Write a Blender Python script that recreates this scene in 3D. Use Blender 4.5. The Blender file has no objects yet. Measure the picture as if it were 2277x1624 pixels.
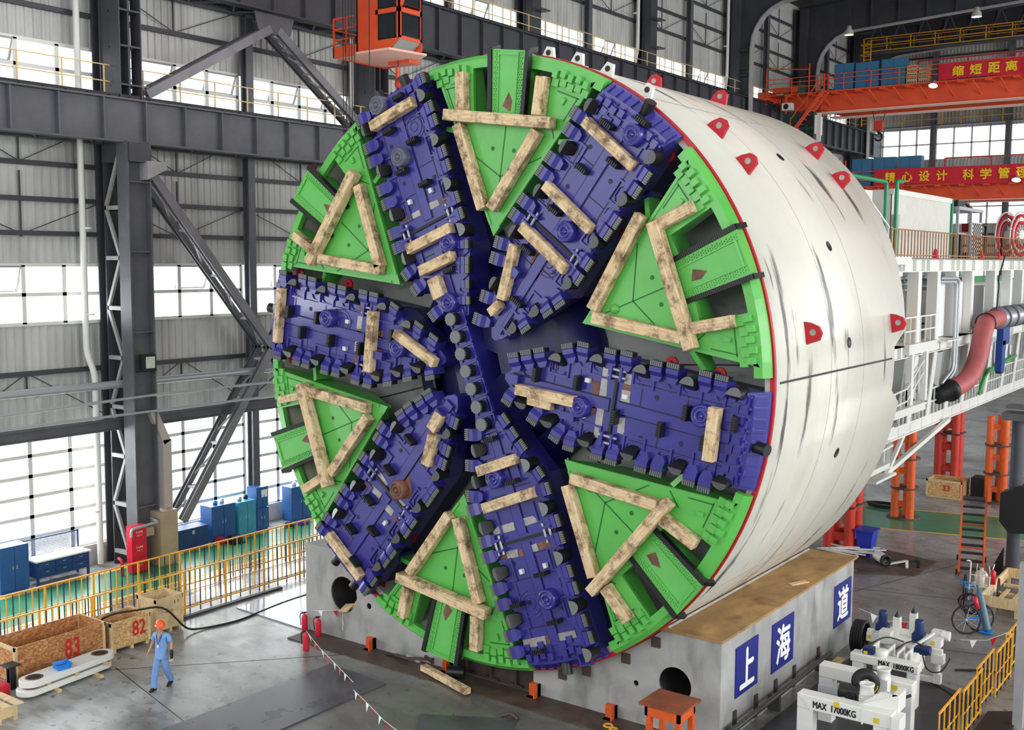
import bpy, bmesh, math, random
from mathutils import Vector as V, Matrix as Mx
random.seed(11)
PI=math.pi; sin=math.sin; cos=math.cos; R=math.radians
SC=bpy.context.scene
COL=SC.collection
# ------------------------------------------------------------------ camera
YAW,PIT,ROL,FPX=.63,.095,.005,2450.7
cf=V((-sin(YAW)*cos(PIT),cos(YAW)*cos(PIT),-sin(PIT)))
c0=V((cos(YAW),sin(YAW),0)); cu0=c0.cross(cf)
cr=c0*cos(ROL)+cu0*sin(ROL); cu=cu0*cos(ROL)-c0*sin(ROL)
CAM=V((0,0,11))
cd=bpy.data.cameras.new('camera'); cam=bpy.data.objects.new('camera',cd); COL.objects.link(cam)
cd.sensor_width=36; cd.lens=36*FPX/2277; cd.clip_end=400
cam.matrix_world=Mx(((cr.x,cu.x,-cf.x,0),(cr.y,cu.y,-cf.y,0),(cr.z,cu.z,-cf.z,11),(0,0,0,1)))
SC.camera=cam
# ------------------------------------------------------------------ world, light, exposure
SC.view_settings.view_transform='Standard'; SC.view_settings.look='None'
SC.view_settings.gamma=1; SC.view_settings.use_curve_mapping=False
SC.view_settings.exposure=0.0
W=bpy.data.worlds.new('sky'); SC.world=W; W.use_nodes=True
W.node_tree.nodes['Background'].inputs[0].default_value=(.93,.97,1,1)
W.node_tree.nodes['Background'].inputs[1].default_value=2.1
SC.cycles.max_bounces=6; SC.cycles.diffuse_bounces=3; SC.cycles.glossy_bounces=3
SC.cycles.transparent_max_bounces=8; SC.cycles.use_denoising=True; SC.cycles.sample_clamp_indirect=6
def area(n,loc,tgt,sx,sy,e,col=(1,1,1)):
    l=bpy.data.lights.new(n,'AREA'); l.shape='RECTANGLE'; l.size=sx; l.size_y=sy; l.energy=e; l.color=col
    o=bpy.data.objects.new(n,l); COL.objects.link(o); o.location=loc
    o.rotation_euler=(V(tgt)-V(loc)).to_track_quat('-Z','Y').to_euler()
    return o
# daylight entering by the open hall end behind the camera, and the window bands opposite; plus an unseen overhead fill lamp
area('hall_end_daylight',(-14,-15,19),(-17,22,9),40,16,3000,(1,.98,.95))
area('right_window_daylight',(32,45,16),(-20,45,10),100,14,31000,(.97,.99,1))
area('overhead_fill',(-12,20,30.5),(-12,20,0),30,30,2600)
area('left_window_daylight',(-38,26,6),(-20,26,0),40,7,12000,(.95,.98,1))
# ------------------------------------------------------------------ helpers
def unp(x,y):                       # direction of a photograph pixel
    return cf+cr*((x-1138.5)/FPX)+cu*((812-y)/FPX)
def on(ax,v,x,y):                   # its point on the plane axis=v
    d=unp(x,y); return CAM+d*((v-CAM[ax])/d[ax])
def onZ(x,y,z=0): return on(2,z,x,y)
def onY(x,y,v): return on(1,v,x,y)
def onX(x,y,v): return on(0,v,x,y)
class MB:
    def __init__(s,xf=None): s.v=[]; s.f=[]; s.mi=[]; s.sm=[]; s.xf=xf
    def add(s,vs,fs,mi=0,sm=False):
        b=len(s.v)
        for p in vs:
            p=V(p); s.v.append(s.xf@p if s.xf else p)
        for f in fs: s.f.append([b+i for i in f]); s.mi.append(mi); s.sm.append(sm)
        return s
    def bx(s,x0,x1,y0,y1,z0,z1,mi=0):
        return s.add([(x,y,z) for z in (z0,z1) for y in (y0,y1) for x in (x0,x1)],
            [(0,2,3,1),(4,5,7,6),(0,1,5,4),(2,6,7,3),(0,4,6,2),(1,3,7,5)],mi)
    def bar(s,p,q,w,h=None,up=(0,0,1),mi=0):
        p=V(p);q=V(q);h=w if h is None else h
        d=(q-p).normalized();u=V(up)
        if abs(d.dot(u))>.98: u=V((0,1,0)) if abs(d.y)<.9 else V((1,0,0))
        a=d.cross(u).normalized()*w/2; u=a.cross(d).normalized()*h/2
        return s.add([c+i*a+j*u for c in (p,q) for i,j in ((-1,-1),(1,-1),(1,1),(-1,1))],
            [(3,2,1,0),(4,5,6,7),(0,1,5,4),(1,2,6,5),(2,3,7,6),(3,0,4,7)],mi)
    def ib(s,p,q,h,w,t=.04,up=(0,0,1),mi=0):   # an I-section, centre line p-q
        p=V(p);q=V(q);d=(q-p).normalized();u=V(up)
        if abs(d.dot(u))>.98: u=V((0,1,0))
        a=d.cross(u).normalized(); u=a.cross(d).normalized()
        for o in (h/2-t/2,-h/2+t/2): s.bar(p+u*o,q+u*o,w,t,u,mi)
        return s.bar(p,q,t,h-2*t,u,mi)
    def cyl(s,p,q,r,r2=None,n=12,mi=0,cap=True):
        p=V(p);q=V(q);r2=r if r2 is None else r2
        d=(q-p).normalized(); a=d.orthogonal().normalized(); b=d.cross(a)
        cs=[(cos(2*PI*i/n),sin(2*PI*i/n)) for i in range(n)]
        vs=[p+(a*c+b*e)*r for c,e in cs]+[q+(a*c+b*e)*r2 for c,e in cs]
        s.add(vs,[(i,(i+1)%n,n+(i+1)%n,n+i) for i in range(n)],mi,True)
        if cap:
            s.add(vs[:n],[list(range(n))[::-1]],mi); s.add(vs[n:],[list(range(n))],mi)
        return s
    def lathe(s,o,ax,prof,n=24,mi=0):          # prof: (radius, height along ax)
        o=V(o);d=V(ax).normalized();a=d.orthogonal().normalized();b=d.cross(a);vs=[]
        for r,h in prof: vs+=[o+d*h+(a*cos(2*PI*i/n)+b*sin(2*PI*i/n))*r for i in range(n)]
        fs=[(k*n+i,k*n+(i+1)%n,(k+1)*n+(i+1)%n,(k+1)*n+i) for k in range(len(prof)-1) for i in range(n)]
        return s.add(vs,fs,mi,True)
    def prism(s,pts,vec,mi=0):
        vec=V(vec);n=len(pts);vs=[V(p) for p in pts]+[V(p)+vec for p in pts]
        return s.add(vs,[list(range(n))[::-1],list(range(n,2*n))]+[(i,(i+1)%n,n+(i+1)%n,n+i) for i in range(n)],mi)
    def tube(s,pts,r,n=8,mi=0,closed=False):
        pts=[V(p) for p in pts];m=len(pts);vs=[];u=None
        for i,p in enumerate(pts):
            d=(pts[(i+1)%m if closed else min(i+1,m-1)]-pts[i-1 if closed else max(i-1,0)]).normalized()
            if u is None: u=d.orthogonal().normalized()
            u=(u-d*u.dot(d)).normalized(); b=d.cross(u); rr=r[i] if isinstance(r,(list,tuple)) else r
            vs+=[p+(u*cos(2*PI*k/n)+b*sin(2*PI*k/n))*rr for k in range(n)]
        k=m if closed else m-1
        fs=[(i*n+j,i*n+(j+1)%n,((i+1)%m)*n+(j+1)%n,((i+1)%m)*n+j) for i in range(k) for j in range(n)]
        s.add(vs,fs,mi,True)
        if not closed:
            s.add(vs[:n],[list(range(n))[::-1]],mi); s.add(vs[-n:],[list(range(n))],mi)
        return s
    def pipe(s,pts,r,rc=.3,n=10,mi=0):          # a pipe with rounded bends
        pts=[V(p) for p in pts];o=[pts[0]]
        for a,b,c in zip(pts,pts[1:],pts[2:]):
            k=min(rc,(b-a).length/2,(c-b).length/2);p=b+(a-b).normalized()*k;q=b+(c-b).normalized()*k
            o+=[p*(1-t)**2+b*2*t*(1-t)+q*t*t for t in (0,.25,.5,.75,1)]
        return s.tube(o+[pts[-1]],r,n,mi)
    def obj(s,name,mats,parent=None,origin=None,bevel=0):
        sh=V((0,0,0));p=parent
        while p: sh=sh+p.location; p=p.parent
        if origin is not None: sh=V(origin)
        me=bpy.data.meshes.new(name); me.from_pydata([v-sh for v in s.v],[],s.f)
        if not isinstance(mats,(list,tuple)): mats=[mats]
        for m in mats: me.materials.append(m)
        me.polygons.foreach_set('material_index',s.mi); me.polygons.foreach_set('use_smooth',s.sm)
        bm=bmesh.new(); bm.from_mesh(me); bmesh.ops.recalc_face_normals(bm,faces=bm.faces); bm.to_mesh(me); bm.free()
        o=bpy.data.objects.new(name,me); COL.objects.link(o)
        if parent: o.parent=parent
        if origin is not None: o.location=origin
        if bevel:
            b=o.modifiers.new('b','BEVEL'); b.width=bevel; b.segments=1; b.limit_method='ANGLE'
        return o
def tag(o,label=None,cat=None,group=None,kind=None):
    for k,v in (('label',label),('category',cat),('group',group),('kind',kind)):
        if v: o[k]=v
    return o
def thing(name,label,cat,loc=(0,0,0),group=None,kind=None):
    o=bpy.data.objects.new(name,None); COL.objects.link(o); o.location=loc; o.empty_display_size=.2
    return tag(o,label,cat,group,kind)
def dup(root,mat=None,label=None,loc=None,rz=None):
    def rec(o,par):
        c=o.copy(); COL.objects.link(c)
        if par: c.parent=par
        for ch in list(o.children): rec(ch,c)
        return c
    c=rec(root,None)
    if mat is not None: c.matrix_world=mat
    if loc is not None: c.location=loc
    if rz is not None: c.rotation_euler=(0,0,rz)
    if label: c['label']=label
    return c
def struct(o): o['kind']='structure'; return o
# ------------------------------------------------------------------ materials
def node(t,ty,**k):
    n=t.nodes.new(ty)
    for a,b in k.items():
        if a.startswith('i_'): n.inputs[a[2:].replace('_',' ')].default_value=b
        else: setattr(n,a,b)
    return n
def mat(name,col,rough=.5,metal=0,coat=0,vary=0,vscale=3,stretch=(1,1,1),col2=None,lo=.4,hi=.65,bump=0,bscale=20,rand=0,spec=.5,rvary=0):
    m=bpy.data.materials.new(name); m.use_nodes=True; t=m.node_tree; b=t.nodes['Principled BSDF']
    L=t.links.new; c=(*col,1)
    b.inputs['Base Color'].default_value=c; b.inputs['Roughness'].default_value=rough; b.inputs['Metallic'].default_value=metal
    b.inputs['Coat Weight'].default_value=coat; b.inputs['Coat Roughness'].default_value=.12
    b.inputs['Specular IOR Level'].default_value=spec
    if vary or col2 or bump:
        tc=node(t,'ShaderNodeTexCoord'); mp=node(t,'ShaderNodeMapping'); mp.inputs['Scale'].default_value=stretch
        src=tc.outputs['Object']
        if rand:
            oi=node(t,'ShaderNodeObjectInfo'); ad=node(t,'ShaderNodeVectorMath',operation='MULTIPLY_ADD')
            L(oi.outputs['Random'],ad.inputs[0]); ad.inputs[1].default_value=(37,91,53); L(src,ad.inputs[2]); src=ad.outputs[0]
        L(src,mp.inputs[0])
    if vary or col2:
        nz=node(t,'ShaderNodeTexNoise'); nz.inputs['Scale'].default_value=vscale; nz.inputs['Detail'].default_value=6; nz.inputs['Roughness'].default_value=.65
        L(mp.outputs[0],nz.inputs['Vector'])
        rp=node(t,'ShaderNodeValToRGB'); e=rp.color_ramp.elements
        e[0].position=lo; e[1].position=hi
        if col2: e[0].color=c; e[1].color=(*col2,1)
        else: e[0].color=tuple(max(0,x*(1-vary)) for x in col)+(1,); e[1].color=tuple(min(1,x*(1+vary)) for x in col)+(1,)
        L(nz.outputs[0],rp.inputs[0]); L(rp.outputs[0],b.inputs['Base Color'])
        if rvary:
            mr=node(t,'ShaderNodeMapRange'); mr.inputs[3].default_value=max(.02,rough-rvary); mr.inputs[4].default_value=rough+rvary
            mr.inputs[1].default_value=.35; mr.inputs[2].default_value=.65
            L(nz.outputs[0],mr.inputs[0]); L(mr.outputs[0],b.inputs['Roughness'])
    if bump:
        n2=node(t,'ShaderNodeTexNoise'); n2.inputs['Scale'].default_value=bscale; n2.inputs['Detail'].default_value=4
        L(mp.outputs[0],n2.inputs['Vector']); bp=node(t,'ShaderNodeBump'); bp.inputs['Strength'].default_value=bump; bp.inputs['Distance'].default_value=.02
        L(n2.outputs[0],bp.inputs['Height']); L(bp.outputs[0],b.inputs['Normal'])
    return m
def srgb(r,g,b): return tuple(((x/255+.055)/1.055)**2.4 if x>10 else x/255/12.92 for x in (r,g,b))
def layer(m,col,scale,lo,hi,stretch=(1,1,1),amount=1,detail=5,rough=None):   # stains or wear laid over a material's colour
    t=m.node_tree;b=t.nodes['Principled BSDF'];L=t.links.new
    tc=node(t,'ShaderNodeTexCoord');mp=node(t,'ShaderNodeMapping');mp.inputs['Scale'].default_value=stretch
    nz=node(t,'ShaderNodeTexNoise');nz.inputs['Scale'].default_value=scale;nz.inputs['Detail'].default_value=detail
    mr=node(t,'ShaderNodeMapRange');mr.inputs[1].default_value=lo;mr.inputs[2].default_value=hi;mr.inputs[4].default_value=amount
    mx=node(t,'ShaderNodeMix',data_type='RGBA')
    L(tc.outputs['Object'],mp.inputs[0]);L(mp.outputs[0],nz.inputs['Vector']);L(nz.outputs[0],mr.inputs[0]);L(mr.outputs[0],mx.inputs[0])
    i=b.inputs['Base Color']
    if i.links: L(i.links[0].from_socket,mx.inputs[6])
    else: mx.inputs[6].default_value=i.default_value
    mx.inputs[7].default_value=(*col,1); L(mx.outputs[2],i)
    return m
BLUE=mat('blue_paint',srgb(50,47,138),.3,coat=.5,vary=.12,vscale=1.2,bump=.03,bscale=6)
BLUE_SHADE=mat('blue_paint_shaded',srgb(22,20,84),.4,vary=.15,vscale=1)  # darker copy of the blue paint, shade between the spokes put into colour
GREEN=mat('green_paint',srgb(94,188,82),.34,coat=.3,vary=.06,vscale=.8)
GRND=mat('green_paint_groove',srgb(30,105,34),.5)
BLUEG=mat('blue_paint_groove',srgb(17,16,60),.5)
CARB=mat('carbide',srgb(112,114,114),.4,.3)
BLACKM=mat('black_steel',srgb(34,34,36),.38,.2)
BARE=mat('bare_steel',srgb(172,168,165),.45,.35,vary=.2,vscale=5)
RUST=mat('rust_primer',srgb(122,82,64),.6,vary=.3,vscale=4,rand=1)
CHROME=mat('white_tab',srgb(225,225,222),.3)
REDP=mat('red_paint',srgb(190,22,38),.4)
GREYW=mat('grey_bulkhead',srgb(168,170,167),.5,vary=.12,vscale=.5)
layer(GREYW,srgb(60,60,58),1.3,.56,.75,(1,1,3),.6)
WHITE=mat('white_paint',srgb(226,226,220),.38,vary=.04,vscale=.4)
SHELL=mat('shield_paint',srgb(216,214,202),.36,vary=.05,vscale=.25)
layer(SHELL,srgb(66,66,68),.55,.63,.68,(.4,2.4,.4),.9,5)
layer(SHELL,srgb(150,140,110),.5,.55,.8,(.5,1.2,.5),.35)
WOOD=mat('timber',srgb(196,160,114),.75,vary=.3,vscale=2.2,stretch=(1,9,9),col2=srgb(236,212,172),lo=.3,hi=.62,rand=1,bump=.15,bscale=6)
def wood_dark():
    t=WOOD.node_tree;b=t.nodes['Principled BSDF'];L=t.links.new
    tc=node(t,'ShaderNodeTexCoord');oi=node(t,'ShaderNodeObjectInfo');ad=node(t,'ShaderNodeVectorMath',operation='MULTIPLY_ADD')
    L(oi.outputs['Random'],ad.inputs[0]);ad.inputs[1].default_value=(71,19,43);L(tc.outputs['Object'],ad.inputs[2])
    nz=node(t,'ShaderNodeTexNoise');nz.inputs['Scale'].default_value=2.6;nz.inputs['Detail'].default_value=9;nz.inputs['Roughness'].default_value=.75;L(ad.outputs[0],nz.inputs['Vector'])
    mr=node(t,'ShaderNodeMapRange');mr.inputs[1].default_value=.47;mr.inputs[2].default_value=.62;mr.inputs[4].default_value=.85;L(nz.outputs[0],mr.inputs[0])
    mx=node(t,'ShaderNodeMix',data_type='RGBA');L(mr.outputs[0],mx.inputs[0]);L(b.inputs['Base Color'].links[0].from_socket,mx.inputs[6]);mx.inputs[7].default_value=(*srgb(88,58,38),1);L(mx.outputs[2],b.inputs['Base Color'])
wood_dark()
STEEL=mat('grey_steel_paint',srgb(92,93,100),.5,vary=.12,vscale=1)
STEELD=mat('dark_steel_paint',srgb(66,67,74),.5,vary=.12,vscale=1)
STEELL=mat('light_steel_paint',srgb(158,156,158),.5,vary=.1,vscale=1)
SHEET=mat('ribbed_sheet',srgb(196,196,192),.5,vary=.12,vscale=.5,stretch=(1,1,.3))
layer(SHEET,srgb(80,76,72),.9,.5,.8,(1,2,.25),.45)
ROOFM=mat('roof_sheet',srgb(70,70,70),.6,vary=.2,vscale=.6)
ORANGE=mat('crane_orange',srgb(226,84,44),.45,vary=.08,vscale=.8)
ORANGE2=mat('stand_orange',srgb(222,92,30),.45,vary=.15,vscale=1.5)
REDST=mat('red_oxide_paint',srgb(196,52,34),.5,vary=.12,vscale=1.2)
YEL=mat('yellow_paint',srgb(238,172,44),.45,vary=.1,vscale=3)
BLK=mat('black_paint',srgb(24,24,26),.5)
RUBBER=mat('black_rubber',srgb(22,22,23),.6)
CONC=mat('concrete',srgb(166,166,164),.6,vary=.12,vscale=1.1,bump=.1,bscale=8,rvary=.15)
layer(CONC,srgb(96,95,92),1.4,.52,.72,(1,1,.35),.75)
PLATE=mat('steel_floor_plate',srgb(92,90,96),.38,.25,vary=.25,vscale=.7,rvary=.15)
PLATER=mat('rusty_floor_plate',srgb(86,70,62),.55,.1,vary=.35,vscale=1.2)
PLY=mat('plywood',srgb(168,132,82),.75,vary=.25,vscale=1.1,stretch=(1,.5,1),rvary=.1)
layer(PLY,srgb(84,56,30),.9,.52,.7,(1,1,1),.8)
def chips(name,cols,sc):
    m=mat(name,cols[0],.7); t=m.node_tree; b=t.nodes['Principled BSDF']; L=t.links.new
    tc=node(t,'ShaderNodeTexCoord'); mp=node(t,'ShaderNodeMapping'); mp.inputs['Scale'].default_value=(1,1,1.8); mp.inputs['Rotation'].default_value=(.6,.3,.5)
    nz=node(t,'ShaderNodeTexNoise'); nz.inputs['Scale'].default_value=5; mxv=node(t,'ShaderNodeVectorMath',operation='MULTIPLY_ADD'); mxv.inputs[1].default_value=(.25,.25,.25)
    vo=node(t,'ShaderNodeTexVoronoi'); vo.inputs['Scale'].default_value=sc; rp=node(t,'ShaderNodeValToRGB'); sp=node(t,'ShaderNodeSeparateColor')
    L(tc.outputs['Object'],mp.inputs[0]); L(mp.outputs[0],nz.inputs['Vector']); L(nz.outputs['Color'],mxv.inputs[0]); L(mp.outputs[0],mxv.inputs[2]); L(mxv.outputs[0],vo.inputs['Vector']); L(vo.outputs['Color'],sp.inputs[0]); L(sp.outputs[0],rp.inputs[0])
    e=rp.color_ramp.elements; e[0].color=(*cols[0],1); e[1].color=(*cols[2],1); k=rp.color_ramp.elements.new(.6); k.color=(*cols[1],1); L(rp.outputs[0],b.inputs['Base Color']); return m
PINE=mat('pine_board',srgb(214,186,140),.7,vary=.18,vscale=3,stretch=(6,1,1))
OSB=chips('osb_board',(srgb(176,132,82),srgb(206,164,108),srgb(228,194,142)),16)
OSB2=chips('brown_osb_board',(srgb(146,92,50),srgb(182,122,72),srgb(208,156,104)),16)
CBLUE=mat('blue_cabinet',srgb(36,88,150),.45,vary=.1,vscale=1.5)
CBLUE2=mat('dark_blue_cabinet',srgb(24,62,118),.45,vary=.12,vscale=1.5)
CTURQ=mat('turquoise_cabinet',srgb(62,150,178),.45,vary=.1,vscale=1.5)
BEIGE=mat('beige_enamel',srgb(176,158,132),.5,vary=.06,vscale=2)
FIRER=mat('fire_red',srgb(206,24,52),.4)
GREENF=mat('green_floor_paint',srgb(54,132,98),.3,vary=.15,vscale=.8)
YELF=mat('yellow_floor_line',srgb(226,176,60),.4)
GREENP=mat('green_pipe',srgb(20,140,96),.4)
PIPEG=mat('galvanised_pipe',srgb(176,180,186),.35,.4)
SIGNB=mat('sign_blue',srgb(20,32,122),.5)
SIGNW=mat('sign_white',(.9,.9,.9),.5)
BANR=mat('banner_red',srgb(206,18,48),.6)
BANY=mat('banner_yellow',srgb(246,206,20),.6)
GLASSD=mat('dark_cab_glass',srgb(40,44,48),.08,spec=.8)
DENIM=mat('work_shirt',srgb(126,164,218),.8,vary=.08,vscale=8)
DENIM2=mat('work_trousers',srgb(112,150,206),.8,vary=.08,vscale=8)
SKIN=mat('skin',srgb(196,140,108),.5)
HAIR=mat('hair',srgb(20,18,18),.6)
HELM=mat('helmet_orange',srgb(240,92,36),.35)
BLUEPL=mat('blue_plastic',srgb(28,128,220),.4)
BIN=mat('bin_blue',srgb(34,52,168),.4,vary=.1)
MOTB=mat('motor_blue',srgb(22,44,96),.4)
STICK=mat('sticker_yellow',srgb(220,190,30),.5)
DUCT=mat('pink_hose',srgb(178,92,92),.55,vary=.1,vscale=2)
TEAL=mat('teal_machine',srgb(20,104,90),.45)
def glass_mat():
    m=bpy.data.materials.new('window_glass'); m.use_nodes=True; t=m.node_tree; t.nodes.clear()
    o=node(t,'ShaderNodeOutputMaterial'); a=node(t,'ShaderNodeBsdfTransparent'); b=node(t,'ShaderNodeBsdfGlossy'); b.inputs['Roughness'].default_value=.05
    a.inputs[0].default_value=(.96,.97,.97,1)
    x=node(t,'ShaderNodeMixShader'); x.inputs[0].default_value=.06
    t.links.new(a.outputs[0],x.inputs[1]);t.links.new(b.outputs[0],x.inputs[2]);t.links.new(x.outputs[0],o.inputs[0]); return m
GLASS=glass_mat()
def lamp_mat(n,c,e):
    m=mat(n,c,.5); b=m.node_tree.nodes['Principled BSDF']; b.inputs['Emission Color'].default_value=(*c,1); b.inputs['Emission Strength'].default_value=e; return m
LAMP=lamp_mat('lamp_lens',(1,.97,.9),2); LAMPO=lamp_mat('lamp_on',(1,.85,.6),30)
def floor_mat():
    m=mat('floor_concrete',srgb(160,161,160),.3,vary=.12,vscale=.35,rvary=.13)
    layer(m,srgb(84,84,84),.55,.48,.7,(1,1,1),.7,10)
    layer(m,srgb(110,108,104),2.4,.5,.62,(.35,1,1),.6,9)
    layer(m,srgb(196,200,204),1.1,.6,.8,(1,1,1),.55,8)
    layer(m,srgb(46,43,40),4.2,.62,.68,(1,1,1),.8,6)
    # ground darkened round cradle and machine bay: oily dirt plus painted-in window light falloff
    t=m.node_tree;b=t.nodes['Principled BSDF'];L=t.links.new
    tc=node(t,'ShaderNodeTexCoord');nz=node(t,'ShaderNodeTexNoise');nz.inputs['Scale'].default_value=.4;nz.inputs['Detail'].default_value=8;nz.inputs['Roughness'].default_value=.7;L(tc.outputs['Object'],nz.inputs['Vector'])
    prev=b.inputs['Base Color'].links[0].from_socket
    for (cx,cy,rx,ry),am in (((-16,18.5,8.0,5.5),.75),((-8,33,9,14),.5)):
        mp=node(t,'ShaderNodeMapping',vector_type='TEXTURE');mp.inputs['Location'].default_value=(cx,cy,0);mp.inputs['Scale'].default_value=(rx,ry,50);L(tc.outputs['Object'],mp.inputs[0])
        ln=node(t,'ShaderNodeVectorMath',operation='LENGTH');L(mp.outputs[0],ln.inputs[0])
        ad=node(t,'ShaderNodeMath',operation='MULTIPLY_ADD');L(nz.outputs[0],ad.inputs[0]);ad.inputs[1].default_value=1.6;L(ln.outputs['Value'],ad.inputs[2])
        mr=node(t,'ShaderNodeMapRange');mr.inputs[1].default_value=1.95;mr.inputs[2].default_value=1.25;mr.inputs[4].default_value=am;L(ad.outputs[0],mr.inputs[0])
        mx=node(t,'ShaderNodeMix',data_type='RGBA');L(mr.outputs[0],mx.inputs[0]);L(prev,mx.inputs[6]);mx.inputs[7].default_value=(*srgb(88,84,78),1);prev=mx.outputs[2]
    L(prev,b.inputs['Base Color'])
    return m
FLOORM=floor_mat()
def text(body,mtl,parent,name,c,ex,ey,w,h,th=.006,bold=0,font=None):
    # lettering as a mesh: centre c, unit vectors ex (reading direction) and ey (up), fitted to w x h
    cv=bpy.data.curves.new(name,'FONT'); cv.body=body; cv.resolution_u=3
    o=bpy.data.objects.new(name,cv); COL.objects.link(o)
    bpy.context.view_layer.update()
    me=bpy.data.meshes.new_from_object(o.evaluated_get(bpy.context.evaluated_depsgraph_get()))
    bpy.data.objects.remove(o); bpy.data.curves.remove(cv)
    xs=[v.co.x for v in me.vertices];ys=[v.co.y for v in me.vertices]
    x0,x1,y0,y1=min(xs),max(xs),min(ys),max(ys)
    ex=V(ex).normalized();ey=V(ey).normalized();n=ex.cross(ey); m=MB()
    def P(co): return V(c)+ex*((co.x-x0)/(x1-x0)-.5)*w+ey*((co.y-y0)/(y1-y0)-.5)*h+n*th
    for dx,dy in ([(0,0)] if not bold else [(0,0),(bold,0),(-bold,0),(0,bold),(0,-bold)]):
        m.add([P(v.co)+ex*dx+ey*dy+n*.0006*(dx*3+dy)/(bold or 1) for v in me.vertices],[list(p.vertices) for p in me.polygons])
    bpy.data.meshes.remove(me)
    ob=m.obj(name,mtl,parent)
    return ob
# ================================================================== the hall
def ribs(m,a0,a1,z0,z1,pl,ax='y',pitch=.3,d=.05,mi=0):   # ribbed sheet between a0..a1
    n=int((a1-a0)/pitch); vs=[]
    for i in range(n):
        a=a0+i*pitch
        for o,h in ((0,0),(.5,0),(.6,d),(.9,d)): vs.append((a+o*pitch,h))
    vs.append((a1,0)); k=len(vs)
    P=(lambda a,h,z:(pl+h,a,z)) if ax=='y' else (lambda a,h,z:(a,pl-h,z))
    m.add([P(a,h,z) for z in (z0,z1) for a,h in vs],[(i,i+1,k+i+1,k+i) for i in range(k-1)],mi)
YEND=104
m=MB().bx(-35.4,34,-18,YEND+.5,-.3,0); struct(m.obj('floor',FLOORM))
m=MB().bx(-120,120,-60,200,-.5,-.31); struct(m.obj('floor_outside',mat('pale_yard',srgb(205,205,200),.8)))
bands=[(5.15,8.75),(10.75,16.55),(18.25,23.1),(24.12,32)]
m=MB()
for a,b in bands:
    ribs(m,2,YEND,a,b,-35.3)
m.bx(-35.4,-35.1,2,YEND,0,.72,1)
struct(m.obj('wall_left',[SHEET,mat('white_dado',srgb(196,192,188),.7,vary=.2,vscale=.8)]))
m=MB()
for a,b in ((0,7.5),(11,14.4),(17.5,20.2),(23,32)): ribs(m,-35,34,a,b,YEND,'x')
struct(m.obj('wall_back',SHEET))
m=MB()
for a,b in ((0,1),(6,9),(12,17),(19,32)): m.bx(34.1,34.2,-18,YEND,a,b)
struct(m.obj('wall_right',SHEET))
m=MB()
ribs(m,-35,34,0,9.5,-18,'x'); ribs(m,-35,34,26,32,-18,'x')
for i in range(12): m.bx(-35+6.2*i,-34.6+6.2*i,-18.3,-17.9,0,32)
struct(m.obj('wall_front',SHEET))  # end wall out of view, closed low to dim the floor and reflections
m=MB()
m.add([(-36,-18,31.4),(0,-18,34),(35,-18,31.4),(-36,105,31.4),(0,105,34),(35,105,31.4)],[(0,1,4,3),(1,2,5,4)])
for i in range(40):
    y=-15+i*3
    m.bar((-35,y,31.2),(0,y,33.7),.12,.22); m.bar((0,y,33.7),(34,y,31.2),.12,.22)
struct(m.obj('ceiling',ROOFM))
# joints sawn into the concrete
for i,(p,q) in enumerate((((-25.6,17.0),(-12,13.6)),((-29,13),(-19,24)),((-9.9,31.4),(-4,33)),((-13,36),(-4,38.4)),((-24,28),(-12,31.8)),((-20,56),(0,61.5)),((-14,30),(-5,56)))):
    m=MB().bar((*p,.002),(*q,.002),.025,.004); struct(m.obj('trim_%d'%(10+i),BLK))
# painted lanes
m=MB().prism([(-33.7,10,0),(-30.9,10,0),(-30.9,60,0),(-33.7,60,0)],(0,0,.004)); struct(m.obj('trim_1',GREENF))
m=MB().bx(-30.9,-30.75,10,60,0,.005).bx(-33.85,-33.7,10,60,0,.005); struct(m.obj('trim_2',YELF))
dl=V((6.12,1.6,0)).normalized()
a=V((-16.4,48.9,0)); b=V((-15.06,45,0))
m=MB().prism([a-dl*14,a+dl*30,b+dl*30,b-dl*14],(0,0,.004)); struct(m.obj('trim_3',GREENF))
m=MB()
for p in (a,b): m.bar(p-dl*14+V((0,0,.003)),p+dl*30+V((0,0,.003)),.14,.006)
struct(m.obj('trim_4',YELF))
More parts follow.
